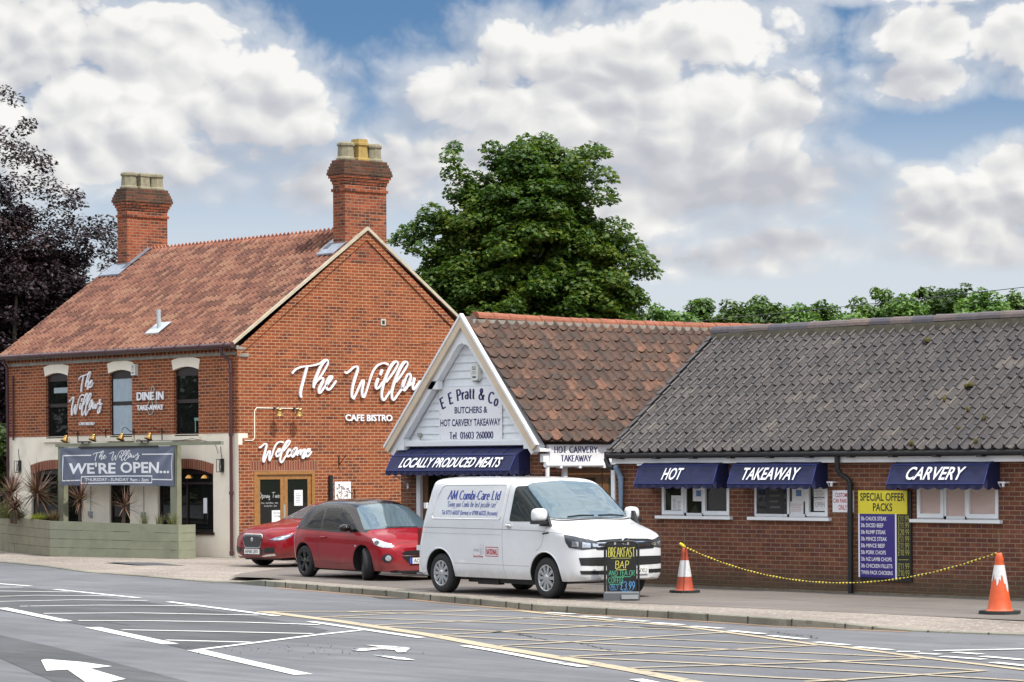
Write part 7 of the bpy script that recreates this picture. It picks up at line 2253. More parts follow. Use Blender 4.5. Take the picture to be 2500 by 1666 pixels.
V.decal(logo3, M_('logo_grey', (.38, .38, .40), .5, var=0), 'grey_logo', S_)

# ---- small red hatchback with black roof
hb = thing('hatchback_car', 'small crimson hatchback with glossy black roof and black wheels beside the van', 'car', (-42.48, 35.34, 0), R(-9))
b4 = lambda z: [(0, z), (.70, z), (.81, z + .06)]
hst = [
    (-2.95, [(0, .36), (.48, .36), (.58, .40), (.62, .50), (.62, .66), (.58, .76), (.54, .82), (.48, .86), (.40, .88), (.25, .89), (0, .90)]),
    (-2.82, [(0, .28), (.62, .28), (.73, .34), (.78, .52), (.785, .76), (.745, .90), (.69, .98), (.63, 1.03), (.55, 1.06), (.35, 1.08), (0, 1.09)]),
    (-2.55, [(0, .22), (.68, .22), (.80, .28), (.845, .5), (.85, .78), (.80, .94), (.735, 1.09), (.665, 1.20), (.575, 1.26), (.36, 1.30), (0, 1.31)]),
    (-2.2, b4(.20) + [(.86, .5), (.862, .79), (.825, .95), (.745, 1.16), (.655, 1.32), (.56, 1.39), (.35, 1.425), (0, 1.44)]),
    (-1.6, b4(.18) + [(.85, .5), (.852, .77), (.825, .925), (.74, 1.17), (.645, 1.365), (.55, 1.44), (.34, 1.475), (0, 1.49)]),
    (-1.0, b4(.18) + [(.85, .5), (.852, .755), (.826, .905), (.745, 1.14), (.65, 1.335), (.555, 1.415), (.34, 1.455), (0, 1.47)]),
    (-.55, b4(.18) + [(.85, .5), (.852, .745), (.828, .89), (.765, 1.06), (.69, 1.19), (.59, 1.275), (.36, 1.32), (0, 1.335)]),
    (-.1, b4(.18) + [(.85, .5), (.852, .73), (.832, .865), (.79, .95), (.735, 1.015), (.62, 1.065), (.38, 1.10), (0, 1.115)]),
    (.2, b4(.18) + [(.85, .48), (.848, .70), (.832, .82), (.79, .875), (.73, .91), (.62, .935), (.38, .96), (0, .97)]),
    (.5, b4(.18) + [(.83, .46), (.835, .64), (.815, .745), (.765, .795), (.69, .825), (.58, .85), (.36, .875), (0, .885)]),
    (.66, [(0, .18), (.64, .18), (.73, .23), (.78, .40), (.775, .57), (.75, .66), (.695, .705), (.625, .735), (.52, .755), (.32, .775), (0, .785)]),
    (.78, [(0, .20), (.46, .20), (.53, .25), (.58, .38), (.575, .50), (.55, .56), (.50, .59), (.45, .605), (.38, .62), (.25, .635), (0, .645)])]
belt = lambda x: .915 - .012 * x + (.03 if x < -2.3 else 0)
hst = [(x, [(y, z + max(0, z - .95) * .11) for y, z in pr_]) for x, pr_ in hst]
hw1 = [(-2.28, .99), (-2.22, 1.06), (-2.08, 1.19), (-1.90, 1.31), (-1.80, 1.335), (-1.76, 1.335), (-1.70, .97)]
hw2 = [(-1.62, .96), (-1.655, 1.35), (-1.45, 1.38), (-1.2, 1.375), (-.98, 1.345), (-.74, 1.25), (-.52, 1.125), (-.31, .985), (-.28, .945)]
H = Car(hb, hst, [(0, .315), (-2.31, .315)], .375, [RED1, BLACKP, WELL], matfn=lambda c: 1 if (c.z > belt(c.x) and c.x < .06 and c.x > -2.86) else 0, arch_half=(.5, 1.2), openings=[(hw1, -1), (hw2, -1), (hw1, 1), (hw2, 1)])
for x, stt in ((0, R(-26)), (-2.31, 0)):
    for sg in (-1, 1): wheel(hb, x, sg * (.745 if x else .725), .312, .312, .20, .225, sg, M_('black_alloy', (.02, .02, .023), .3, var=.1), 'twin', steer=stt)
SIDEGLASS = glass_mat('tinted_side_glass', ior=1.45, see=1, tcol=(.60, .72, .68))
for sgn, an in ((-1, S_), (1, 90)):
    for wv_ in (hw1, hw2): H.patch('side_window', [(p[0] * (-sgn), p[1]) for p in wv_], an, SIDEGLASS, .002)
SEAT = M_('dark_seat_fabric', (.018, .018, .02), .85, var=.2)
for sy in (-.36, .36):
    mb = MB()
    for (x0, x1, y0, y1, z0, z1, k) in ((-1.25, -1.02, .21, .21, .45, 1.02, .10), (-1.22, -1.12, .13, .13, 1.08, 1.28, .05)):
        n = 16
        rings = [[Vector((xx - (zz - .5) * .18, sy + y0 * kk * math.cos(2 * PI * i / n) * (1.15 if abs(math.cos(2 * PI * i / n)) < .8 else 1), zz)) for i in range(n)] for xx, zz, kk in ((x0, z0, .9), (x0, z0, .9))]
        prof = [(0, z0), (.9, z0 + .02), (1, (z0 + z1) / 2), (.92, z1 - .03), (.6, z1), (0, z1)]
        vs = []; fs = []
        for r_, zz in prof:
            for i in range(n): vs.append(Vector(((x0 + x1) / 2 - (zz - .5) * .16 + (x1 - x0) / 2 * r_ * math.cos(2 * PI * i / n), sy + y0 * r_ * math.sin(2 * PI * i / n), zz)))
        for j in range(len(prof) - 1):
            for i in range(n): fs.append((j * n + i, j * n + (i + 1) % n, (j + 1) * n + (i + 1) % n, (j + 1) * n + i))
        mb.add(vs, fs, smooth=True)
    mb.tube([(-1.26, sy - .05, 1.0), (-1.265, sy - .05, 1.12)], .008, 5); mb.tube([(-1.26, sy + .05, 1.0), (-1.265, sy + .05, 1.12)], .008, 5)
    mb.build('front_seat', SEAT, hb, local=True)
mb = MB(); mb.box(-2.0, -.3, -.66, .66, .25, .50); mb.box(-.55, -.15, -.68, .68, .5, .88); mb.box(-2.15, -1.95, -.6, .6, .5, .95); mb.build('dashboard', BLACK, hb, local=True)
mb = MB(); mb.lathe([(.17, 0), (.185, .012), (.17, .024), (.155, .012), (.17, 0)], (0, 0, 0), 24, axis='X', M=Matrix.Rotation(R(-20), 4, 'Y')); mb.v = [(p[0] - .72, p[1] - .36, p[2] + .90) for p in mb.v]; mb.build('steering_wheel', BLACK, hb, local=True)
H.patch('windscreen', [(-.77, .965), (-.745, 1.03), (-.62, 1.29), (-.57, 1.37), (-.47, 1.42), (0, 1.455), (.47, 1.42), (.57, 1.37), (.62, 1.29), (.745, 1.03), (.77, .965), (.4, .99), (0, 1.0), (-.4, .99)], 0, SCREEN, .004)
mb = MB()
H.line(mb, [(-1.66, .35), (-1.72, .6), (-1.73, .92)], S_, .008); H.line(mb, [(-.28, .92), (-.22, .7), (-.30, .45), (-.42, .33)], S_, .008); H.line(mb, [(-1.66, .35), (-1.0, .30), (-.42, .33)], S_, .006)
H.line(mb, [(-.30, .92), (.2, .83), (.42, .76)], S_, .006); H.line(mb, [(-2.75, .60), (-2.70, .85)], S_, .005)
H.line(mb, [(-.60, .60), (-.5, .70), (-.25, .735), (0, .745), (.25, .735), (.5, .70), (.60, .60)], 0, .006)
mb.build('panel_gap', GAP, hb, local=True)
mb = MB(); H.line(mb, [(-2.80, .965), (-2.3, .96), (-1.4, .935), (-.4, .918)], S_, .030, .004); mb.build('window_seal', BLACK, hb, local=True)
mb = MB(); H.line(mb, [(-2.79, .985), (-2.66, .985)], S_, .02, .007); H.line(mb, [(-.28, .66), (-.22, .66)], S_, .035, .004); mb.build('chrome_trim', CHROME, hb, local=True)
mb = MB(); p = H.project([(-1.62, .79), (-1.59, .80), (-1.43, .805), (-1.40, .80)], S_, .020); mb.tube([q for q in p if q], .013, 8); mb.build('door_handle', RED1, hb, local=True)
for sg in (-1, 1):
    M = Matrix.Translation((-.45, sg * .96, 1.0))
    mb = MB(); rings = []
    for (xx, k) in ((-.07, .8), (-.05, 1.), (.02, .95), (.08, .6), (.10, .3)):
        rings.append([M @ Vector((xx, .115 * k * math.cos(a), .075 * k * math.sin(a))) for a in [2 * PI * i / 20 for i in range(20)]])
    vs = [p for r_ in rings for p in r_]; fs = []
    for i in range(4):
        for k in range(20): fs.append((i * 20 + k, i * 20 + (k + 1) % 20, (i + 1) * 20 + (k + 1) % 20, (i + 1) * 20 + k))
    fs += [tuple(range(20))[::-1], tuple(range(80, 100))]
    mb.add(vs, fs, smooth=True); mb.tube([(-.45, sg * .87, .97), (-.45, sg * .80, .93)], .03, 8)
    mb.build('door_mirror', BLACKP, hb, local=True)
    hp = [(-.34, .80), (-.27, .70), (-.10, .645), (.08, .635), (.12, .665), (.02, .72), (-.16, .775), (-.28, .815)]
    hl = H.patch('headlight', [(h * (1 if sg < 0 else -1), z) for h, z in hp], sg * 45, M_('clear_headlamp', (.55, .57, .60), .06, metal=.5, var=.35, vs=35), .006)
    V_ = [(-.22 + .05 * math.cos(a), .73 + .04 * math.sin(a)) for a in [2 * PI * i / 12 for i in range(12)]]
    H.patch('lamp_reflector', [(h * (1 if sg < 0 else -1), z) for h, z in V_], sg * 45, LAMP, .009, parent=hl)
    fg = [(.055 * math.cos(a) + .02, .44 + .055 * math.sin(a)) for a in [2 * PI * i / 16 for i in range(16)]]
    fgo = [(.105 * math.cos(a) + .0, .44 + .085 * math.sin(a)) for a in [2 * PI * i / 16 for i in range(16)]]
    fo = H.patch('fog_lamp_surround', [(h * (1 if sg < 0 else -1), z) for h, z in fgo], sg * 45, BLACK, .005)
    H.patch('fog_lamp', [(h * (1 if sg < 0 else -1), z) for h, z in fg], sg * 45, LAMP_IN, .012, parent=fo)
H.patch('grille', [(-.44, .525), (-.36, .50), (0, .495), (.36, .50), (.44, .525), (.34, .575), (0, .585), (-.34, .575)], 0, BLACK, .005)
H.patch('lower_grille', [(-.42, .47), (-.30, .35), (0, .34), (.30, .35), (.42, .47), (0, .47)], 0, BLACK, .005)
mb = MB(); H.line(mb, [(-.42, .485), (-.2, .478), (0, .476), (.2, .478), (.42, .485)], 0, .016, .010); mb.build('chrome_bar', CHROME, hb, local=True)
mb = MB(); mb.box(.795, .807, -.26, .26, .33, .44); pl = mb.build('number_plate', PLATE, hb, local=True)
mb = MB(); mb.box(.8065, .808, -.26, -.21, .33, .44); mb.build('plate_band', M_('plate_blue', (.02, .06, .45), .4), pl, local=True)
mb = MB(); letter(mb, 'AO14 HFT', (.8085, .03, .35), U_Y, U_Z, .42, .07, bold=.01); mb.build('plate_text', BLACK, pl, local=True)
mb = MB(); mb.box(.55, .80, -.55, .55, .16, .20); mb.box(-2.6, -.3, -.6, .6, .15, .22); mb.box(-2.05, -1.95, -.78, -.70, .14, .22); mb.build('underbody', BLACK, hb, local=True)
mb = MB(); mb.tube([(-1.75, 0, 1.53), (-1.98, 0, 1.71)], .006, 5); mb.build('aerial', BLACK, hb, local=True)
p = H.project([(-.4, 1.0), (0, 1.0), (.3, .995)], 0, .02); mb = MB(); mb.tube([q for q in p if q], .008, 5); mb.build('wiper', BLACK, hb, local=True)
V_ = [(-2.72, .70), (-2.66, .70), (-2.64, .90), (-2.70, .90)]
H.patch('tail_light', V_, S_, M_('tail_lamp_clear', (.35, .10, .12), .1), .005)

# ---- red saloon nose-out against the gable
jg = thing('saloon_car', 'dark red saloon with mesh grille parked against the bistro gable', 'car', (-50.0, 38.32, 0), R(-90))
j4 = lambda z, k=1.0: [(0, z), (.78 * k, z), (.89 * k, z + .07)]
jst = [
    (-4.05, [(0, .36), (.58, .36), (.70, .41), (.76, .55), (.76, .78), (.72, .90), (.66, .95), (.58, .98), (.48, 1.0), (.3, 1.01), (0, 1.02)]),
    (-3.6, j4(.25, .96) + [(.91, .55), (.91, .79), (.87, .93), (.79, 1.0), (.70, 1.04), (.58, 1.06), (.35, 1.08), (0, 1.09)]),
    (-2.7, j4(.20) + [(.94, .52), (.937, .79), (.90, .925), (.80, 1.11), (.68, 1.27), (.57, 1.34), (.35, 1.375), (0, 1.385)]),
    (-2.0, j4(.20) + [(.935, .52), (.932, .775), (.897, .905), (.79, 1.14), (.67, 1.34), (.56, 1.415), (.35, 1.45), (0, 1.465)]),
    (-1.3, j4(.20) + [(.935, .52), (.932, .765), (.897, .885), (.80, 1.11), (.68, 1.30), (.57, 1.38), (.35, 1.42), (0, 1.435)]),
    (-.8, j4(.20) + [(.935, .52), (.932, .755), (.90, .865), (.84, .985), (.75, 1.105), (.63, 1.185), (.38, 1.23), (0, 1.245)]),
    (-.35, j4(.20) + [(.935, .52), (.93, .745), (.90, .845), (.85, .905), (.77, .955), (.64, .99), (.38, 1.015), (0, 1.025)]),
    (.1, j4(.20) + [(.93, .50), (.922, .715), (.89, .81), (.83, .86), (.74, .895), (.61, .92), (.37, .95), (0, .955)]),
    (.5, [(0, .20), (.74, .20), (.84, .26), (.885, .45), (.875, .64), (.835, .74), (.77, .79), (.69, .825), (.56, .855), (.35, .885), (0, .895)]),
    (.72, [(0, .19), (.64, .19), (.74, .24), (.79, .40), (.775, .57), (.735, .655), (.67, .71), (.59, .745), (.49, .78), (.32, .82), (0, .83)]),
    (.84, [(0, .20), (.48, .20), (.57, .25), (.62, .38), (.61, .51), (.58, .58), (.53, .63), (.48, .67), (.42, .71), (.28, .75), (0, .76)]),
    (.89, [(0, .23), (.34, .23), (.42, .28), (.46, .38), (.45, .47), (.43, .53), (.40, .57), (.37, .60), (.33, .63), (.24, .67), (0, .68)])]
jst = [(x, [(y, z - max(0, z - .95) * .08) for y, z in pr_]) for x, pr_ in jst]
J = Car(jg, jst, [(0, .34), (-2.96, .34)], .395, [RED2, WELL], arch_half=(.58, 1.2))
for x in (0, -2.96):
    for sg in (-1, 1): wheel(jg, x, sg * .80, .335, .335, .23, .24, sg, SILVER, 'multi')
J.patch('windscreen', [(-.74, 1.0), (-.60, 1.245), (-.52, 1.305), (0, 1.335), (.52, 1.305), (.60, 1.245), (.74, 1.0), (.4, 1.02), (0, 1.03), (-.4, 1.02)], 0, SCREEN, .004)
J.patch('side_window', [(.55, .96), (.95, 1.15), (1.25, 1.29), (1.5, 1.33), (2.2, 1.34), (2.6, 1.26), (2.95, 1.06), (2.9, .985)], 90, CARGLASS, .004)
J.patch('side_window', [(-.55, .96), (-.95, 1.15), (-1.25, 1.29), (-1.5, 1.33), (-2.2, 1.34), (-2.6, 1.26), (-2.95, 1.06), (-2.9, .985)], -90, CARGLASS, .004)
mb = MB()
J.line(mb, [(-.55, .60), (-.60, .72), (-.52, .80), (-.40, .825)], 0, .007); J.line(mb, [(.60, .30), (.42, .55), (.40, .90)], 90, .007)
J.line(mb, [(-.42, .70), (-.30, .76), (0, .785), (.30, .76), (.42, .70)], 0, .006)
mb.build('panel_gap', GAP, jg, local=True)
def rrect(w_, z0, z1, taper=.85, n=5):
    pts = []
    for (cx, cz, a0) in ((w_ - .07, z1 - .07, 0), (-w_ + .07, z1 - .07, 90), (-(w_ * taper) + .08, z0 + .08, 180), (w_ * taper - .08, z0 + .08, 270)):
        r_ = .07 if a0 < 180 else .08
        pts += [(cx + r_ * math.cos(R(a0 + 90 * i / n)), cz + r_ * math.sin(R(a0 + 90 * i / n))) for i in range(n + 1)]
    return pts
gs = J.patch('grille_surround', rrect(.35, .41, .72), 0, CHROME, .010)
m, tt, bb = newmat('mesh_grille')
vv = tt.node('ShaderNodeTexCoord').outputs['Object']; rot = tt.node('ShaderNodeMapping'); rot.inputs['Rotation'].default_value = (R(45), 0, 0); rot.inputs['Scale'].default_value = (1, 32, 32); tt.l.new(vv, rot.inputs[0])
ck = tt.node('ShaderNodeTexBrick'); ck.offset = 0; ck.inputs['Scale'].default_value = 1; ck.inputs['Brick Width'].default_value = 1; ck.inputs['Row Height'].default_value = 1; ck.inputs['Mortar Size'].default_value = .16
ck.inputs['Color1'].default_value = (.006, .006, .006, 1); ck.inputs['Color2'].default_value = (.006, .006, .006, 1); ck.inputs['Mortar'].default_value = (.15, .155, .16, 1)
x_, y_, z_ = tt.sep(rot.outputs[0]); tt.put(ck.inputs['Vector'], tt.combine(y_, z_, 0)); tt.put(bb.inputs['Base Color'], ck.outputs[0]); bb.inputs['Roughness'].default_value = .3; bb.inputs['Metallic'].default_value = .5
J.patch('grille_mesh', rrect(.335, .435, .708), 0, m, .016, parent=gs)
mb = MB(); mb.lathe([(0, .0), (.035, .002), (.043, -.006)], (.915, 0, .60), 20, axis='X'); mb.build('badge', SILVER, gs, local=True)
mb = MB(); mb.box(.905, .92, -.265, .265, .285, .395); pl = mb.build('number_plate', PLATE, jg, local=True)
mb = MB(); letter(mb, 'AP68 LRV', (.9205, 0, .305), U_Y, U_Z, .47, .075, bold=.015); mb.build('plate_text', BLACK, pl, local=True)
J.patch('lower_intake', [(-.34, .27), (.34, .27), (.38, .40), (-.38, .40)], 0, BLACK, .005)
for sg in (-1, 1):
    q = lambda L: [(h * (1 if sg < 0 else -1), z) for h, z in L]
    hl = J.patch('headlight', q([(-.36, .735), (-.20, .70), (0, .655), (.13, .615), (.16, .60), (.02, .585), (-.18, .60), (-.30, .665)]), sg * 42, M_('saloon_headlamp', (.25, .27, .31), .05, metal=.6, var=.4, vs=30), .006)
    J.patch('lamp_reflector', q([(-.30, .705), (-.12, .665), (-.10, .63), (.04, .62), (.05, .605), (-.14, .61), (-.17, .64), (-.27, .68)]), sg * 42, LAMP_IN, .009, parent=hl)
    J.patch('side_intake', q([(-.10, .33), (.16, .31), (.18, .42), (-.08, .45)]), sg * 35, BLACK, .006)
    J.patch('chrome_blade', q([(-.12, .262), (.16, .235), (.23, .245), (.1, .285), (-.10, .305)]), sg * 35, CHROME, .012)
    mb = MB(); rings = []
    M = Matrix.Translation((-.85, sg * 1.02, .98))
    for (xx, k) in ((-.07, .8), (-.05, 1.), (.02, .95), (.08, .6), (.10, .3)):
        rings.append([M @ Vector((xx, .12 * k * math.cos(a), .07 * k * math.sin(a))) for a in [2 * PI * i / 20 for i in range(20)]])
    vs = [p for r_ in rings for p in r_]; fs = []
    for i in range(4):
        for k in range(20): fs.append((i * 20 + k, i * 20 + (k + 1) % 20, (i + 1) * 20 + (k + 1) % 20, (i + 1) * 20 + k))
    fs += [tuple(range(20))[::-1], tuple(range(80, 100))]
    mb.add(vs, fs, smooth=True); mb.tube([(-.83, sg * .93, .96), (-.80, sg * .86, .94)], .03, 8); mb.build('door_mirror', RED2, jg, local=True)
mb = MB(); mb.box(-3.2, .6, -.65, .65, .15, .24); mb.build('underbody', BLACK, jg, local=True)

# ------------------------------------------------------------------ trees
def leaf_cloud(mb_arrays, centers, normals, size, rng, shape='maple'):
    """append one small leaf per centre: arrays of verts / faces built with numpy"""
    n = len(centers)
    if shape == 'maple':
        base = np.array([(0, -.5, 0), (.30, -.28, .03), (.52, .05, -.05), (.22, .12, .04), (0, .55, -.06), (-.22, .12, .04), (-.52, .05, -.05), (-.30, -.28, .03)])
        faces = [(0, 1, 2, 3), (0, 3, 4, 5), (0, 5, 6, 7)]
    else:
        base = np.array([(0, -.5, 0), (.28, -.05, .06), (0, .5, -.03), (-.28, -.05, .06)])
        faces = [(0, 1, 2), (0, 2, 3)]
    t = rng.normal(size=(n, 3)); nn = normals / np.linalg.norm(normals, axis=1)[:, None]
    t -= nn * (t * nn).sum(1)[:, None]; t /= np.linalg.norm(t, axis=1)[:, None]
    b = np.cross(nn, t)
    s = (size * rng.uniform(.65, 1.3, n))[:, None, None]
    V = (base[None, :, 0:1] * b[:, None, :] + base[None, :, 1:2] * t[:, None, :] + base[None, :, 2:3] * nn[:, None, :]) * s + centers[:, None, :]
    mb_arrays.append((V, faces))


def build_leaves(name, arrays, mat, parent, origin):
    verts = []; loops = []; starts = []; tot = []; off = 0; ls = 0
    for V, faces in arrays:
        n, k, _ = V.shape
        verts.append(V.reshape(-1, 3) - np.array(origin))
        idx = np.arange(n)[:, None] * k + off
        cols = []
        for f in faces: cols.append(idx + np.array(f)[None, :])
        loops.append(np.concatenate(cols, 1).reshape(-1))
        fl = np.array([len(f) for f in faces])
        tot.append(np.tile(fl, n))
        off += n * k
    verts = np.concatenate(verts); loops = np.concatenate(loops); tot = np.concatenate(tot)
    starts = np.concatenate([[0], np.cumsum(tot)[:-1]])
    me = bpy.data.meshes.new(name)
    me.vertices.add(len(verts)); me.vertices.foreach_set('co', verts.astype(np.float32).ravel())
    me.loops.add(len(loops)); me.loops.foreach_set('vertex_index', loops.astype(np.int32))
    me.polygons.add(len(starts)); me.polygons.foreach_set('loop_start', starts.astype(np.int32)); me.polygons.foreach_set('loop_total', tot.astype(np.int32))
    me.update(calc_edges=True); me.validate()
    me.materials.append(mat)
    o = bpy.data.objects.new(name, me); COL.objects.link(o)
    if parent is not None: o.parent = parent
    WL[o] = Vector(origin)
    return o


BARK = M_('tree_bark', (.06, .05, .035), .95, var=.35, vs=8, bump=.7, bs=20)


def limbs(mb, base, tips, r0, rng, curve=.15):
    base = Vector(base)
    for tp, rad in tips:
        tp = Vector(tp); d = tp - base; L = d.length
        off = Vector(rng.normal(size=3)) * L * curve * .5
        pts = []; rr = []
        for i in range(7):
            f = i / 6
            pts.append(base + d * f + off * math.sin(PI * f) + Vector((0, 0, -.12 * L * math.sin(PI * f))) ); rr.append(rad * (1 - f) ** .8 + .012)
        mb.tube(pts, .1, 7, rr=rr, cap=False)


def sprays(rng, clumps, per, flat=.35, droop=.25):
    """leaf positions in flattened, slightly drooping sprays round each clump; returns centres, normals"""
    C, N = [], []
    for (c, r) in clumps:
        n = max(6, int(per * r * r))
        d = rng.normal(size=(n, 3)); d /= np.linalg.norm(d, axis=1)[:, None]
        rr = rng.uniform(.25, 1.0, n) ** .5
        p = d * rr[:, None] * r
        p[:, 2] *= flat
        rad = np.hypot(p[:, 0], p[:, 1])
        p[:, 2] -= droop * rad ** 1.5 / max(r, .3) ** .5
        C.append(p + np.array(c)[None, :])
        nn = np.stack([p[:, 0] * .5 / r, p[:, 1] * .5 / r, np.ones(n)], 1) + rng.normal(size=(n, 3)) * .42
        N.append(nn)
    return np.concatenate(C), np.concatenate(N)


TO_CAM = np.array((.743, -.669, 0.0)); RIGHT = np.array((.669, .743, 0.0))


def broadleaf(name, label, cat, pos, blobs, nclump, rclump, per, leaf, mat, seed, trunk_h=3.0, trunk_r=.3, group=None, shape='maple', flat=.4, droop=.22, extra=None, fill=.35, limb_n=14):
    """crown = clumps spread over several ellipsoids (offset right, offset away, height, rx, ry, rz) round the trunk"""
    rng = np.random.default_rng(seed)
    t = thing(name, label, cat, pos, 0, group)
    pos = np.array(pos)
    clumps = []
    vol = [b[3] * b[4] + b[3] * b[5] for b in blobs]
    for b, v in zip(blobs, vol):
        n = max(3, int(nclump * v / sum(vol)))
        c = pos + RIGHT * b[0] - TO_CAM * b[1] + np.array((0, 0, b[2]))
        for _ in range(n):
            d = rng.normal(size=3); d /= np.linalg.norm(d)
            if d[2] < -.55: d[2] *= -.5
            k = rng.uniform(.30, .8) if rng.random() < fill else rng.uniform(.80, 1.04)
            p = c + (RIGHT * d[0] * b[3] - TO_CAM * d[1] * b[4] + np.array((0, 0, d[2] * b[5]))) * k
            clumps.append((p, rclump * rng.uniform(.6, 1.35)))
    if extra: clumps += [(pos + RIGHT * e[0] - TO_CAM * e[1] + np.array((0, 0, e[2])), e[3]) for e in extra]
    C, N = sprays(rng, clumps, per, flat, droop)
    arr = []; leaf_cloud(arr, C, N, leaf, rng, shape)
    build_leaves('crown', arr, mat, t, pos)
    mb = MB()
    top = pos + np.array((0, 0, trunk_h))
    mb.tube([pos + np.array((0, 0, -.3)), pos + np.array((.04, 0, trunk_h * .5)), top], trunk_r, 10, rr=[trunk_r * 1.25, trunk_r, trunk_r * .8])
    pick = rng.choice(len(clumps), min(limb_n, len(clumps)), replace=False)
    limbs(mb, top, [(clumps[i][0], trunk_r * .45) for i in pick], trunk_r, rng)
    mb.build('trunk', BARK, t)
    return t


SYC = leaf_mat('sycamore_leaf', (.030, .072, .018), (.066, .130, .024), (.165, .195, .028), .36)
BEECH = leaf_mat('copper_beech_leaf', (.015, .010, .014), (.032, .019, .025), (.070, .042, .046), .10)
def far_leaf(nm, k): return leaf_mat(nm, tuple(c * k for c in (.020, .042, .010)), tuple(c * k for c in (.040, .078, .016)), tuple(c * k for c in (.085, .125, .028)), .25)
LG = leaf_mat('light_green_leaf', (.05, .09, .02), (.10, .16, .03), (.17, .22, .05), .3)
def px2(x, y, Z):     # offsets right / up (metres) of a point from the crown reference, used to write the crown shapes compactly
    return ((x - 1270) / 7000 * Z, 2.25 + (1128 - y) / 7000 * Z)
Zs = 84
ex = []
for (x, y, r) in ((1112, 352, .35), (1108, 385, .4), (1118, 420, .5), (1130, 460, .6), (1205, 360, .4), (1215, 390, .5), (1290, 350, .55), (1330, 345, .55), (1340, 385, .7), (1400, 385, .6), (1450, 375, .5), (1470, 365, .4), (1420, 410, .7), (1480, 425, .5), (1470, 480, .6), (985, 580, .45), (1010, 565, .55), (1050, 550, .6), (1060, 520, .5), (1570, 660, .6), (1555, 640, .7), (1530, 600, .7), (1500, 560, .7), (1545, 715, .4), (1530, 745, .4), (1090, 640, .7), (1040, 600, .7)):
    a, b = px2(x, y, Zs); ex.append((a, random.uniform(-1, .6), b, r))
broadleaf('sycamore_tree', 'large dark green sycamore rising behind the bistro and butcher shop', 'tree', (-62.26, 56.39, 0),
          [(0.15, 0, 8.3, 2.3, 2.3, 1.9), (.25, 0, 9.7, 1.95, 1.7, 1.35), (.45, 0, 10.6, 1.35, 1.2, .9), (-1.6, 0, 7.2, 1.7, 1.8, 1.3), (1.7, 0, 7.1, 1.75, 2.0, 1.5), (0.1, 0, 6.5, 3.0, 2.5, 1.8), (-1.9, 0, 6.2, 1.5, 1.6, 1.1), (2.1, 0, 5.6, 1.5, 1.6, 1.5), (1.9, 0, 8.5, 1.1, 1.2, .9), (-1.5, 0, 9.0, 1.0, 1.0, .8), (0, 0, 4.8, 3.0, 2.5, 1.8)], 1300, .45, 800, .135, SYC, 11, trunk_h=3.2, trunk_r=.34, extra=ex, flat=.55, droop=.25, fill=.3)
Zb = 90
ex = []
for (x, y, r) in ((20, 225, .35), (40, 232, .3), (55, 300, .3), (70, 292, .3), (15, 330, .45), (30, 370, .5), (60, 365, .5), (95, 380, .45), (120, 395, .35), (150, 470, .5), (180, 480, .4), (195, 475, .3), (100, 440, .6), (130, 520, .6), (170, 550, .6), (220, 560, .6), (250, 545, .5), (270, 560, .45), (275, 610, .45), (265, 640, .4), (240, 590, .6), (40, 450, .6), (60, 520, .6), (20, 500, .6)):
    ex.append((x / 7000 * Zb, random.uniform(-.8, .8), 2.25 + (1128 - y) / 7000 * Zb, r * 1.15))
t = broadleaf('copper_beech_tree', 'dark purple copper beech beside the bistro, behind its left chimney', 'tree', (-77.64, 48.28, 0),
          [(.3, 0, 7.0, 2.6, 2.4, 2.4), (2.0, 0, 5.4, 1.7, 1.6, 1.9), (.9, 0, 8.2, 1.9, 1.6, 1.4), (-.8, 0, 9.0, 2.0, 1.8, 2.2), (1.6, 0, 6.5, 2.0, 2.0, 2.2), (.2, 0, 4.2, 2.8, 2.4, 2.3), (1.3, 0, 3.4, 1.9, 2.0, 2.0), (-.5, 0, 2.0, 2.2, 2.2, 1.8)], 1500, .42, 700, .14, BEECH, 23, trunk_h=3.0, trunk_r=.30, extra=ex, shape='oval', flat=.75, droop=.12, limb_n=40, fill=.4)
broadleaf('hazel_tree', 'light green bushy tree peeping out between the bistro gable and the sycamore', 'tree', (-69.3, 57.8, 0),
          [(.1, 0, 6.7, 1.3, 1.3, 1.4), (.6, 0, 5.2, 1.6, 1.4, 1.6)], 90, .5, 420, .22, LG, 5, trunk_h=3, trunk_r=.15, shape='oval')
broadleaf('laurel_shrub', 'green shrub in the dark gap left of the bistro', 'shrub', (-72.0, 45.2, 0),
          [(-.2, 0, 2.2, 1.0, 1.0, 1.3)], 50, .42, 500, .17, far_leaf('laurel_leaf', .8), 9, trunk_h=1, trunk_r=.08, shape='oval')
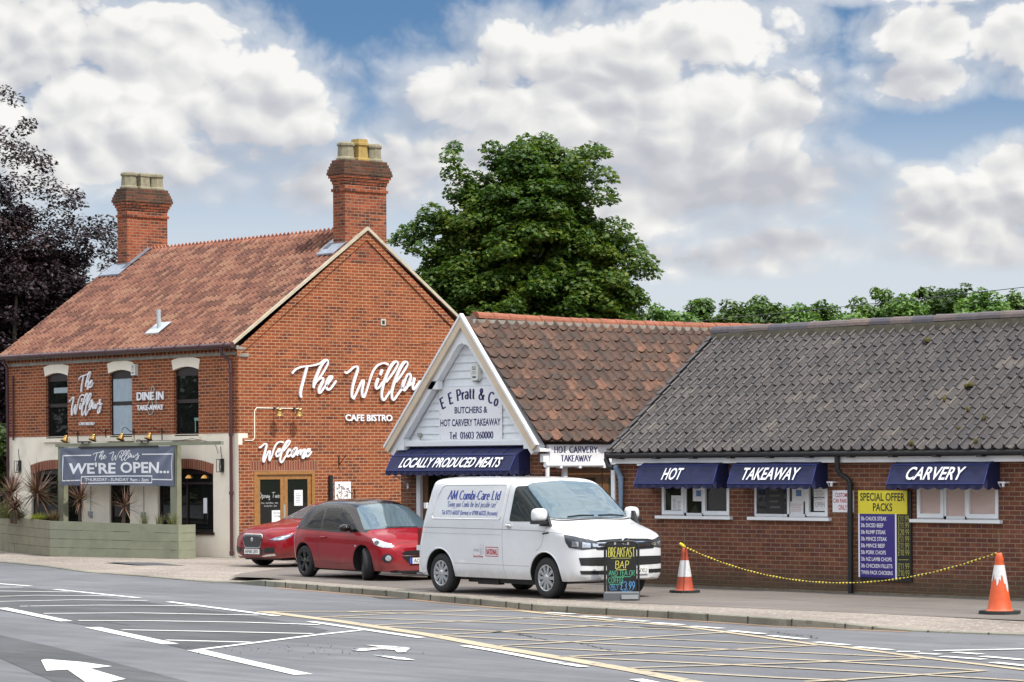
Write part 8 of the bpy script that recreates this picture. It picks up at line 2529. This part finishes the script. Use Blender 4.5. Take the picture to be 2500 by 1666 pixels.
# the wooded skyline behind the shops: each tree on its own
sky_trees = [  # pixel column of the crown, pixel row of the top, distance, half width in px, kind, words
    (1530, 742, 118, 60, 0, 'low pale green tree against the right edge of the sycamore'),
    (1600, 748, 122, 55, 1, 'rounded light green tree second from the sycamore on the skyline'),
    (1668, 748, 126, 50, 1, 'olive green willow-like tree just left of where the brown ridge meets the dark ridge'),
    (1712, 735, 130, 55, 0, 'green tree behind the upper end of the dark roof verge'),
    (1790, 738, 128, 60, 2, 'dark bluish tree left of the middle of the skyline'),
    (1845, 728, 132, 65, 0, 'mid green tree with a pointed twin top near the skyline middle'),
    (1900, 740, 126, 55, 2, 'dark rounded tree at the middle of the skyline'),
    (1960, 742, 122, 55, 1, 'light olive small tree right of the skyline middle'),
    (2010, 738, 130, 50, 0, 'narrow green tree left of the skyline gap'),
    (2085, 745, 124, 45, 1, 'low pale tree in the dip of the skyline'),
    (2150, 704, 134, 75, 0, 'tall broad green tree under the overhead cable'),
    (2215, 712, 128, 50, 1, 'spiky light green tree leaning against the tall broad one'),
    (2265, 705, 138, 60, 2, 'dark green tree behind the tallest crown on the right'),
    (2340, 682, 136, 85, 2, 'tallest dark green crown on the right of the skyline'),
    (2395, 708, 120, 75, 1, 'bright yellow-green tree in front of the tallest crown'),
    (2475, 716, 128, 60, 0, 'bluish green tree next to the bright yellow-green tree, above the end of the dark ridge'),
    (2550, 720, 128, 70, 2, 'dark tree beyond the bluish green tree, mostly hidden')]
FL = [far_leaf('skyline_leaf_green', 1.9), far_leaf('skyline_leaf_light', 2.7), far_leaf('skyline_leaf_dark', 1.4)]
for i, (x, y, Z, hw, kd, lb) in enumerate(sky_trees):
    a = (x - 1250) / 7000
    p = np.array((-.7431, .6691, 0)) * Z + np.array((.6691, .7431, 0)) * (a * Z)
    top = 2.25 + (1128 + 6.3 - .0063 * (x - 1250) - y) / 7000 * Z
    rx = hw / 7000 * Z * 1.15
    hz = 2.0
    bl = [(0, 0, top - hz * .9, rx * .8, rx * .8, hz * .8), (-.3 * rx, 0, top - hz * 1.9, rx * .95, rx, hz * .9), (.35 * rx, 0, top - hz * 1.6, rx * .85, rx, hz * .9), (0, 0, top - hz * 2.6, rx * 1.1, rx, hz * .9)]
    broadleaf('woodland_tree', lb, 'tree', (p[0], p[1], 0), bl, 260, .42, 420, .25, FL[kd], 100 + i, trunk_h=max(2.5, top - hz * 3), trunk_r=.18, group='trees on the wooded skyline', shape='oval', flat=.75, droop=.05, fill=.25, limb_n=6)
# the tree belt on the far side of the road, behind the viewpoint (it shows in glass and paint)
rng = np.random.default_rng(77)
n = 26000
xs_ = rng.uniform(-190, -30, n); zt = 8.5 + 2.5 * np.sin(xs_ * .23) + 1.5 * np.sin(xs_ * .61)
zs_ = rng.uniform(0, 1, n) ** .8 * zt; ys_ = -19 + rng.normal(size=n) * 2.0
arr = []; leaf_cloud(arr, np.stack([xs_, ys_, zs_], 1), rng.normal(size=(n, 3)) + np.array((0, .4, .6)), .85, rng, 'oval')
o = build_leaves('roadside_trees', arr, far_leaf('roadside_leaf', .7), None, (-110, -19, 0)); o.location = (-110, -19, 0); tag(o, kind='stuff')

rg = random.Random(12)
mb = MB()
for i in range(60):
    x = -28.6 + rg.gauss(0, .7); y = 21.9 + rg.gauss(0, .5); r_ = rg.uniform(.004, .011)
    mb.lathe([(0, -r_ * .3), (r_, .0), (r_ * .7, r_ * .6), (0, r_ * .7)], (x, y, ROADZ + .012), 5)
tag(mb.build('loose_stones', M_('dark_stone', (.03, .03, .03), .9), None), kind='stuff')
